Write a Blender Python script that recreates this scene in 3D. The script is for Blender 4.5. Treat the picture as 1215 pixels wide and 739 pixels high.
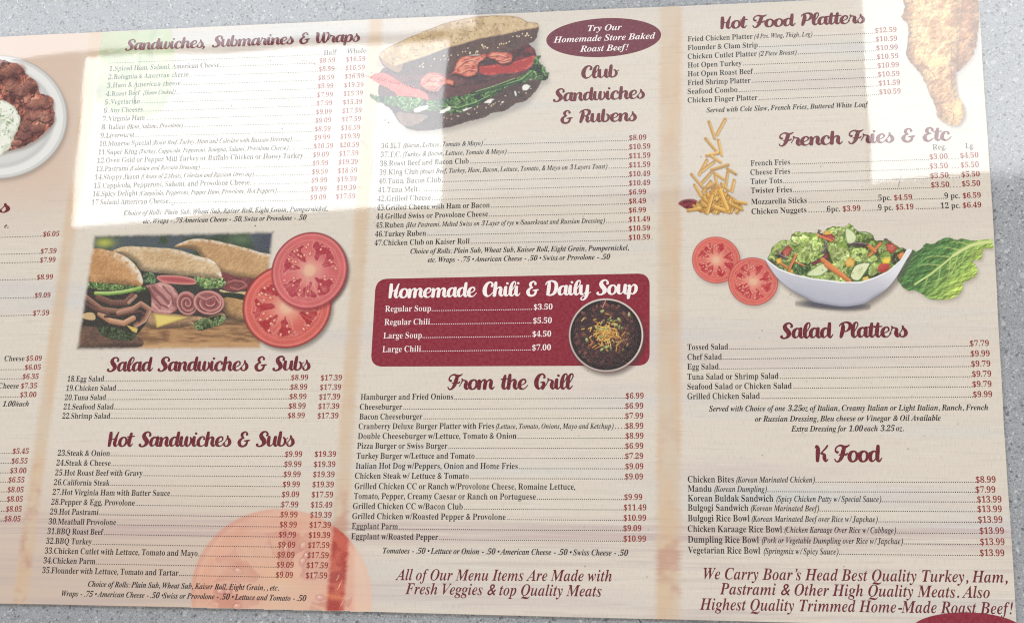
import bpy, math, random
import numpy as np
from mathutils import Matrix, Vector
from mathutils.geometry import delaunay_2d_cdt

for o in list(bpy.data.objects):
    bpy.data.objects.remove(o)
scene = bpy.context.scene
COL = scene.collection

# ------------------------------------------------------------------ camera
# The countertop is the plane z = 0; the camera hangs about half a metre above
# the menu, turned and tilted a little, as the photographer held the phone.
PW, PH, F = 1215.0, 739.0, 1700.0
cx, cy = PW / 2, PH / 2
def unit(v):
    v = np.array(v, float)
    return v / np.linalg.norm(v)
u_c = unit((10000, -135, -1700))            # menu's right in camera axes (x right, y down, z away)
d_c = np.array((-213.0, 5570.0, -1700.0))
d_c = unit(d_c - u_c * d_c.dot(u_c))
up_c = -d_c
n_c = np.cross(u_c, up_c)
DIST = 0.50
B3 = np.stack([u_c, up_c, n_c])             # rows: world axes in camera axes
cam_w = -B3 @ np.array((0, 0, DIST))        # camera in world axes
def cam_axis(v):
    return B3 @ np.array(v, float)
rot = Matrix([list(r) for r in np.stack([cam_axis((1, 0, 0)), cam_axis((0, -1, 0)), cam_axis((0, 0, -1))], 1)])
cam_data = bpy.data.cameras.new('camera')
cam = bpy.data.objects.new('camera', cam_data)
COL.objects.link(cam)
cam.matrix_world = Matrix.Translation(Vector(cam_w)) @ rot.to_4x4()
cam_data.sensor_width = 36.0
cam_data.lens = 36.0 * F / PW
cam_data.clip_start = 0.01
cam_data.clip_end = 50
scene.camera = cam

def ray_plane(x, y, z):
    """where the sight line through a photo point meets the level plane at height z"""
    x = np.asarray(x, float); y = np.asarray(y, float)
    d = np.stack([x - cx, y - cy, np.full_like(x, F)], -1) @ B3.T
    t = (z - cam_w[2]) / d[..., 2]
    return cam_w + d * t[..., None]
def P(x, y):
    return ray_plane(x, y, 0.0)[..., :2]
PX = float(np.linalg.norm(P(608, 370) - P(607, 370)))      # metres per photo pixel mid-picture

# ------------------------------------------------------------------ light
world = bpy.data.worlds.new('World')
scene.world = world
world.use_nodes = True
wb = world.node_tree.nodes['Background']
wb.inputs[0].default_value = (0.98, 0.97, 0.96, 1)
wb.inputs[1].default_value = 0.48
scene.view_settings.view_transform = 'Standard'
scene.view_settings.look = 'None'
scene.view_settings.exposure = 0.0
scene.view_settings.gamma = 1.0
scene.view_settings.use_curve_mapping = False
scene.cycles.filter_width = 1.1
scene.cycles.use_denoising = True
scene.cycles.denoiser = "OPENIMAGEDENOISE"
scene.cycles.denoising_input_passes = "RGB_ALBEDO_NORMAL"
scene.cycles.denoising_prefilter = "NONE"
scene.cycles.denoising_quality = "HIGH"
scene.cycles.use_adaptive_sampling = False
scene.cycles.max_bounces = 6

def ceiling_lamp(name, quad, H, radiance, color):
    """a rectangular ceiling light at height H whose mirror image in the laminate
    covers the given corner points (tl, tr, br, bl)"""
    q = [ray_plane(np.array(px), np.array(py), -H)[:2] for px, py in quad]
    c = sum(q) / 4
    ex = ((q[1] - q[0]) + (q[2] - q[3])) / 2
    ey = ((q[0] - q[3]) + (q[1] - q[2])) / 2
    sx, sy = np.linalg.norm(ex), np.linalg.norm(ey)
    ang = math.atan2(ex[1], ex[0])
    L = bpy.data.lights.new(name, 'AREA')
    L.shape = 'RECTANGLE'
    L.size, L.size_y = sx, sy
    L.energy = radiance * math.pi * sx * sy
    L.color = color
    o = bpy.data.objects.new(name, L)
    COL.objects.link(o)
    o.location = (c[0], c[1], H)
    o.rotation_euler = (0, 0, ang)              # an area lamp faces down as it is
    return o
ceiling_lamp('ceiling_lamp_over_left', [(98, 76), (526, 43), (532, 243), (84, 262)], 2.0, 12.0, (0.92, 0.97, 1.0))
ceiling_lamp('ceiling_lamp_over_right', [(1010, -120), (1290, -140), (1318, 197), (1037, 216)], 2.0, 10.2, (0.95, 0.98, 1.0))
ceiling_lamp('ceiling_strip', [(-260, 20), (560, -60), (566, 36), (-250, 86)], 2.0, 7.0, (0.9, 0.95, 1.0))
ceiling_lamp('ceiling_panel_between', [(530, -150), (1006, -170), (1034, 213), (535, 243)], 2.0, 1.5, (0.84, 0.94, 1.0))
# unseen lamps added for the general light, outside the mirror direction
def side_lamp(name, loc, size, energy, color):
    L = bpy.data.lights.new(name, 'AREA')
    L.shape = 'RECTANGLE'
    L.size, L.size_y = size
    L.energy = energy
    L.color = color
    o = bpy.data.objects.new(name, L)
    COL.objects.link(o)
    o.location = loc
    o.rotation_euler = (Vector((0, 0, 0)) - Vector(loc)).to_track_quat('-Z', 'Y').to_euler()
    return o
side_lamp('fill_lamp_front', (0.9, -2.2, 2.0), (1.2, 0.6), 26, (1.0, 0.95, 0.88))
side_lamp('fill_lamp_back', (-1.5, 2.6, 2.0), (1.2, 0.6), 24, (0.93, 0.97, 1.0))
side_lamp('fill_lamp_side', (2.4, 0.6, 2.0), (1.2, 0.6), 16, (1.0, 0.98, 0.95))

# ------------------------------------------------------------------ materials
def nodes(name):
    m = bpy.data.materials.new(name)
    m.use_nodes = True
    nt = m.node_tree
    nt.nodes.clear()
    out = nt.nodes.new('ShaderNodeOutputMaterial')
    bs = nt.nodes.new('ShaderNodeBsdfPrincipled')
    nt.links.new(bs.outputs[0], out.inputs[0])
    return m, nt, bs
def srgb(c):
    c = np.asarray(c, float) / 255.0
    return np.where(c <= 0.04045, c / 12.92, ((c + 0.055) / 1.055) ** 2.4)
def rgba(c):
    return tuple(srgb(c)) + (1.0,)

def N(nt, typ, **kw):
    n = nt.nodes.new(typ)
    for k, v in kw.items():
        setattr(n, k, v)
    return n
def math_node(nt, op, a, b=None, c=None, clamp=False):
    n = N(nt, 'ShaderNodeMath', operation=op, use_clamp=clamp)
    for i, v in enumerate((a, b, c)):
        if v is None: continue
        if hasattr(v, 'links'): nt.links.new(v, n.inputs[i])
        else: n.inputs[i].default_value = v
    return n.outputs[0]
def mix_col(nt, fac, a, b, blend='MIX'):
    n = N(nt, 'ShaderNodeMix', data_type='RGBA', blend_type=blend)
    for i, v in ((0, fac), (6, a), (7, b)):
        if hasattr(v, 'links'): nt.links.new(v, n.inputs[i])
        else: n.inputs[i].default_value = v
    return n.outputs[2]
def noise(nt, vec, scale, detail=2.0, rough=0.5, mul=None):
    if mul is not None:
        mp = N(nt, 'ShaderNodeMapping')
        nt.links.new(vec, mp.inputs[0])
        mp.inputs['Scale'].default_value = mul
        vec = mp.outputs[0]
    n = N(nt, 'ShaderNodeTexNoise')
    nt.links.new(vec, n.inputs['Vector'])
    n.inputs['Scale'].default_value = scale
    n.inputs['Detail'].default_value = detail
    n.inputs['Roughness'].default_value = rough
    return n.outputs[0]
def ramp(nt, v, lo, hi):
    n = N(nt, 'ShaderNodeMapRange', interpolation_type='SMOOTHSTEP')
    nt.links.new(v, n.inputs[0])
    n.inputs[1].default_value = lo
    n.inputs[2].default_value = hi
    return n.outputs[0]

# laminate film: every printed surface lies under the same glossy film, so all
# the print materials share one group that gives its gloss and slight ripple
def film_group():
    g = bpy.data.node_groups.new('laminate_film', 'ShaderNodeTree')
    g.interface.new_socket('Normal', in_out='OUTPUT', socket_type='NodeSocketVector')
    g.interface.new_socket('Gloss', in_out='OUTPUT', socket_type='NodeSocketFloat')
    out = N(g, 'NodeGroupOutput')
    geo = N(g, 'ShaderNodeNewGeometry')
    pos = geo.outputs['Position']
    broad = noise(g, pos, 14.0, 1.0)
    fine = noise(g, pos, 900.0, 2.0)
    weave = noise(g, pos, 1.0, 1.0, mul=(350, 2600, 1))
    h = math_node(g, 'ADD', math_node(g, 'MULTIPLY', broad, 0.017), math_node(g, 'MULTIPLY', fine, 0.00008))
    h = math_node(g, 'ADD', h, math_node(g, 'MULTIPLY', weave, 0.00004))
    b = N(g, 'ShaderNodeBump')
    b.inputs['Strength'].default_value = 1.0
    b.inputs['Distance'].default_value = 0.012
    g.links.new(h, b.inputs['Height'])
    g.links.new(b.outputs[0], out.inputs[0])
    sm = noise(g, pos, 30.0, 4.0)
    g.links.new(math_node(g, 'MULTIPLY_ADD', sm, 0.05, 0.0), out.inputs[1])
    return g
FILM = film_group()
def add_film(nt, bs):
    f = N(nt, 'ShaderNodeGroup')
    f.node_tree = FILM
    nt.links.new(f.outputs[0], bs.inputs['Coat Normal'])
    nt.links.new(f.outputs[1], bs.inputs['Coat Roughness'])
    bs.inputs['Coat Weight'].default_value = 1.0
    bs.inputs['Coat IOR'].default_value = 1.5
    bs.inputs['Roughness'].default_value = 0.75
    bs.inputs['Specular IOR Level'].default_value = 0.1

# printed paper: off-white wood-and-linen ground with tan column bands
BANDS = [(0.5 * (P(65, 430)[0] + P(84, 240)[0]), 8.5), (0.5 * (P(416, 455)[0] + P(428, 270)[0]), 9.0), (0.5 * (P(794, 455)[0] + P(795, 200)[0]), 13.0)]
def paper_group():
    g = bpy.data.node_groups.new('printed_paper', 'ShaderNodeTree')
    g.interface.new_socket('Color', in_out='OUTPUT', socket_type='NodeSocketColor')
    g.interface.new_socket('Band', in_out='OUTPUT', socket_type='NodeSocketFloat')
    out = N(g, 'NodeGroupOutput')
    geo = N(g, 'ShaderNodeNewGeometry')
    pos = geo.outputs['Position']
    sep = N(g, 'ShaderNodeSeparateXYZ')
    g.links.new(pos, sep.inputs[0])
    X, Y = sep.outputs[0], sep.outputs[1]
    base = (0.67, 0.595, 0.505, 1)
    # broad grey / pink washes running across the boards
    wash = noise(g, pos, 1.0, 3.0, 0.6, mul=(3, 34, 1))
    col = mix_col(g, ramp(g, wash, 0.50, 0.72), base, (0.60, 0.515, 0.475, 1))
    wash2 = noise(g, pos, 1.0, 2.0, 0.6, mul=(5, 60, 7))
    col = mix_col(g, ramp(g, wash2, 0.5, 0.8), col, (0.58, 0.575, 0.565, 1))
    # long grain streaks
    grain = noise(g, pos, 1.0, 5.0, 0.7, mul=(48, 900, 1))
    col = mix_col(g, math_node(g, 'MULTIPLY', ramp(g, grain, 0.50, 0.85), 0.75), col, (0.50, 0.45, 0.39, 1))
    grain3 = noise(g, pos, 1.0, 3.0, 0.6, mul=(60, 2300, 1))
    col = mix_col(g, math_node(g, 'MULTIPLY', ramp(g, grain3, 0.5, 0.85), 0.55), col, (0.80, 0.76, 0.71, 1))
    # linen threads both ways
    thr = noise(g, pos, 1.0, 1.0, 0.5, mul=(2600, 420, 1))
    col = mix_col(g, math_node(g, 'MULTIPLY', ramp(g, thr, 0.45, 0.8), 0.35), col, (0.47, 0.43, 0.385, 1))
    # pink and peach wash on the left panel
    pl = math_node(g, 'MULTIPLY', ramp(g, math_node(g, 'MULTIPLY', X, -1.0), -float(P(150, 200)[0]), -float(P(60, 200)[0])),
                   ramp(g, Y, float(P(60, 300)[1]), float(P(60, 200)[1])))
    col = mix_col(g, math_node(g, 'MULTIPLY', pl, 0.75), col, (0.62, 0.445, 0.345, 1))
    pb = ramp(g, math_node(g, 'MULTIPLY', Y, -1.0), -float(P(200, 500)[1]), -float(P(200, 700)[1]))  # lower left: its warmer, dimmer light painted into the paper colour
    pb = math_node(g, 'MULTIPLY', pb, ramp(g, math_node(g, 'MULTIPLY', X, -1.0), -float(P(560, 600)[0]), -float(P(150, 600)[0])))
    col = mix_col(g, math_node(g, 'MULTIPLY', pb, 0.85), col, (0.575, 0.435, 0.345, 1))
    # reddish board stripe that crosses low down
    d = math_node(g, 'ABSOLUTE', math_node(g, 'SUBTRACT', Y, float(P(400, 628)[1])))
    st = math_node(g, 'MULTIPLY', ramp(g, math_node(g, 'MULTIPLY', d, -1.0), -0.0065, -0.001), ramp(g, noise(g, pos, 1.0, 3.0, 0.7, mul=(9, 500, 1)), 0.35, 0.6))
    col = mix_col(g, math_node(g, 'MULTIPLY', st, 0.6), col, (0.47, 0.34, 0.34, 1))
    low = ramp(g, math_node(g, 'MULTIPLY', Y, -1.0), -float(P(400, 560)[1]), -float(P(400, 690)[1]))
    br = ramp(g, noise(g, pos, 1.0, 4.0, 0.7, mul=(9, 260, 3)), 0.46, 0.68)
    col = mix_col(g, math_node(g, 'MULTIPLY', math_node(g, 'MULTIPLY', low, br), 0.55), col, (0.47, 0.38, 0.36, 1))
    # tan bands between the columns, their edges frayed by the grain
    fray = noise(g, pos, 1.0, 3.0, 0.6, mul=(30, 1500, 1))
    tone = noise(g, pos, 1.0, 3.0, 0.6, mul=(160, 30, 1))
    btot = None
    for k, (bx, hw) in enumerate(BANDS):
        a = math_node(g, 'ABSOLUTE', math_node(g, 'SUBTRACT', X, float(bx)))
        a = math_node(g, 'ADD', a, math_node(g, 'MULTIPLY', math_node(g, 'SUBTRACT', fray, 0.5), 0.0035))
        m = ramp(g, math_node(g, 'MULTIPLY', a, -1.0), -(hw + 4.5) * PX, -(hw - 4.5) * PX)
        btot = m if btot is None else math_node(g, 'MAXIMUM', btot, m)
    tan = mix_col(g, ramp(g, tone, 0.35, 0.65), (0.62, 0.42, 0.25, 1), (0.60, 0.47, 0.34, 1))
    tan = mix_col(g, math_node(g, 'MULTIPLY', ramp(g, grain, 0.5, 0.85), 0.6), tan, (0.47, 0.31, 0.17, 1))
    rs = ramp(g, noise(g, pos, 1.0, 3.0, 0.65, mul=(60, 75, 1)), 0.50, 0.66)
    tan = mix_col(g, math_node(g, 'MULTIPLY', math_node(g, 'MULTIPLY', rs, math_node(g, 'MULTIPLY_ADD', ramp(g, math_node(g, 'MULTIPLY', Y, -1.0), -float(P(400, 480)[1]), -float(P(400, 620)[1])), 0.8, 0.2)), 0.7), tan, (0.45, 0.18, 0.12, 1))
    col = mix_col(g, math_node(g, 'MULTIPLY', btot, 0.72), col, tan)
    g.links.new(col, out.inputs[0])
    g.links.new(btot, out.inputs[1])
    return g
PAPER = paper_group()

def paper_material():
    m, nt, bs = nodes('printed_laminated_paper')
    pg = N(nt, 'ShaderNodeGroup'); pg.node_tree = PAPER
    nt.links.new(pg.outputs[0], bs.inputs['Base Color'])
    add_film(nt, bs)
    return m
def picture_material():
    """a printed picture: ink colour and ink cover come from the print's own colour layer;
    where there is no ink the paper shows"""
    m, nt, bs = nodes('printed_picture')
    pg = N(nt, 'ShaderNodeGroup'); pg.node_tree = PAPER
    at = N(nt, 'ShaderNodeVertexColor', layer_name='ink')
    geo = N(nt, 'ShaderNodeNewGeometry')
    thr = noise(nt, geo.outputs['Position'], 1.0, 1.0, 0.5, mul=(2600, 1500, 1))
    ink = mix_col(nt, math_node(nt, 'MULTIPLY', ramp(nt, thr, 0.4, 0.8), 0.07), at.outputs['Color'], (0.75, 0.72, 0.68, 1))
    col = mix_col(nt, at.outputs['Alpha'], pg.outputs[0], ink)
    nt.links.new(col, bs.inputs['Base Color'])
    add_film(nt, bs)
    return m
def overlay_material():
    """a picture printed over another print: no ink means the print below shows"""
    m, nt, bs = nodes('overprinted_picture')
    at = N(nt, 'ShaderNodeVertexColor', layer_name='ink')
    geo = N(nt, 'ShaderNodeNewGeometry')
    thr = noise(nt, geo.outputs['Position'], 1.0, 1.0, 0.5, mul=(2600, 1500, 1))
    ink = mix_col(nt, math_node(nt, 'MULTIPLY', ramp(nt, thr, 0.4, 0.8), 0.07), at.outputs['Color'], (0.75, 0.72, 0.68, 1))
    nt.links.new(ink, bs.inputs['Base Color'])
    add_film(nt, bs)
    tr = N(nt, 'ShaderNodeBsdfTransparent')
    mx = N(nt, 'ShaderNodeMixShader')
    nt.links.new(at.outputs['Alpha'], mx.inputs[0]); nt.links.new(tr.outputs[0], mx.inputs[1]); nt.links.new(bs.outputs[0], mx.inputs[2])
    out = [n for n in nt.nodes if n.type == 'OUTPUT_MATERIAL'][0]
    nt.links.new(mx.outputs[0], out.inputs[0])
    return m
def ink_material(name, c, spread=0.12):
    m, nt, bs = nodes(name)
    geo = N(nt, 'ShaderNodeNewGeometry')
    v = noise(nt, geo.outputs['Position'], 1.0, 2.0, 0.5, mul=(900, 900, 1))
    c1 = rgba(c)
    c2 = tuple(min(1, x * (1 + spread) + 0.02) for x in c1[:3]) + (1,)
    nt.links.new(mix_col(nt, ramp(nt, v, 0.3, 0.7), c1, c2), bs.inputs['Base Color'])
    add_film(nt, bs)
    return m
def granite_material():
    m, nt, bs = nodes('speckled_grey_quartz')
    geo = N(nt, 'ShaderNodeNewGeometry')
    pos = geo.outputs['Position']
    v = N(nt, 'ShaderNodeTexVoronoi'); nt.links.new(pos, v.inputs['Vector']); v.inputs['Scale'].default_value = 1900
    sepc = N(nt, 'ShaderNodeSeparateColor'); nt.links.new(v.outputs['Color'], sepc.inputs[0])
    v2 = N(nt, 'ShaderNodeTexVoronoi'); nt.links.new(pos, v2.inputs['Vector']); v2.inputs['Scale'].default_value = 1250
    sep2 = N(nt, 'ShaderNodeSeparateColor'); nt.links.new(v2.outputs['Color'], sep2.inputs[0])
    n = noise(nt, pos, 2600, 3.0, 0.7)
    n2 = noise(nt, pos, 500, 3.0, 0.6)
    col = mix_col(nt, ramp(nt, n, 0.35, 0.68), (0.235, 0.245, 0.265, 1), (0.40, 0.41, 0.425, 1))
    col = mix_col(nt, math_node(nt, 'MULTIPLY', ramp(nt, n2, 0.45, 0.7), 0.5), col, (0.33, 0.335, 0.345, 1))
    col = mix_col(nt, math_node(nt, 'MULTIPLY', math_node(nt, 'GREATER_THAN', sepc.outputs[0], 0.88), 0.45), col, (0.085, 0.085, 0.09, 1))
    col = mix_col(nt, math_node(nt, 'MULTIPLY', math_node(nt, 'GREATER_THAN', sep2.outputs[1], 0.96), 0.6), col, (0.05, 0.05, 0.052, 1))
    col = mix_col(nt, math_node(nt, 'MULTIPLY', math_node(nt, 'GREATER_THAN', sepc.outputs[1], 0.945), 0.4), col, (0.66, 0.66, 0.65, 1))
    col = mix_col(nt, math_node(nt, 'MULTIPLY', math_node(nt, 'GREATER_THAN', sep2.outputs[2], 0.985), 0.45), col, (0.74, 0.74, 0.72, 1))
    smudge = ramp(nt, noise(nt, pos, 22, 4.0, 0.6), 0.45, 0.75)
    col = mix_col(nt, math_node(nt, 'MULTIPLY', smudge, 0.22), col, (0.20, 0.20, 0.21, 1))
    v3 = N(nt, 'ShaderNodeTexVoronoi'); nt.links.new(pos, v3.inputs['Vector']); v3.inputs['Scale'].default_value = 420
    sep3 = N(nt, 'ShaderNodeSeparateColor'); nt.links.new(v3.outputs['Color'], sep3.inputs[0])
    fl = math_node(nt, 'MULTIPLY', math_node(nt, 'GREATER_THAN', sep3.outputs[0], 0.955), math_node(nt, 'LESS_THAN', v3.outputs['Distance'], 0.42))
    col = mix_col(nt, math_node(nt, 'MULTIPLY', fl, 0.35), col, (0.60, 0.60, 0.59, 1))
    nt.links.new(col, bs.inputs['Base Color'])
    bs.inputs['Roughness'].default_value = 0.5
    bs.inputs['Specular IOR Level'].default_value = 0.3
    bs.inputs['Coat Weight'].default_value = 0.8
    bs.inputs['Coat Roughness'].default_value = 0.06
    return m
M_PAPER = paper_material()
M_PIC = picture_material()
M_OVER = overlay_material()
M_BLACK = ink_material('black_ink', (12, 9, 12), 0.1)
M_GREY = ink_material('dark_grey_ink', (62, 56, 58), 0.2)
M_RED = ink_material('dark_red_ink', (100, 15, 30))
M_BRICK = ink_material('brick_red_ink', (134, 28, 14))
M_WHITE = ink_material('unprinted_white', (236, 226, 222), 0.03)
M_WINE = ink_material('wine_red_ink', (130, 24, 44), 0.05)
M_MAROON = ink_material('maroon_ink', (104, 20, 42), 0.05)
M_GRANITE = granite_material()

# ------------------------------------------------------------------ mesh helpers
def link(name, verts, faces, mat, parent=None, loc=(0, 0, 0), label=None):
    me = bpy.data.meshes.new(name)
    me.from_pydata([tuple(v) for v in verts], [], faces)
    me.materials.append(mat)
    o = bpy.data.objects.new(name, me)
    COL.objects.link(o)
    o.location = loc
    if parent is not None:
        o.parent = parent
    if label: o['label'] = label
    return o

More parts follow.
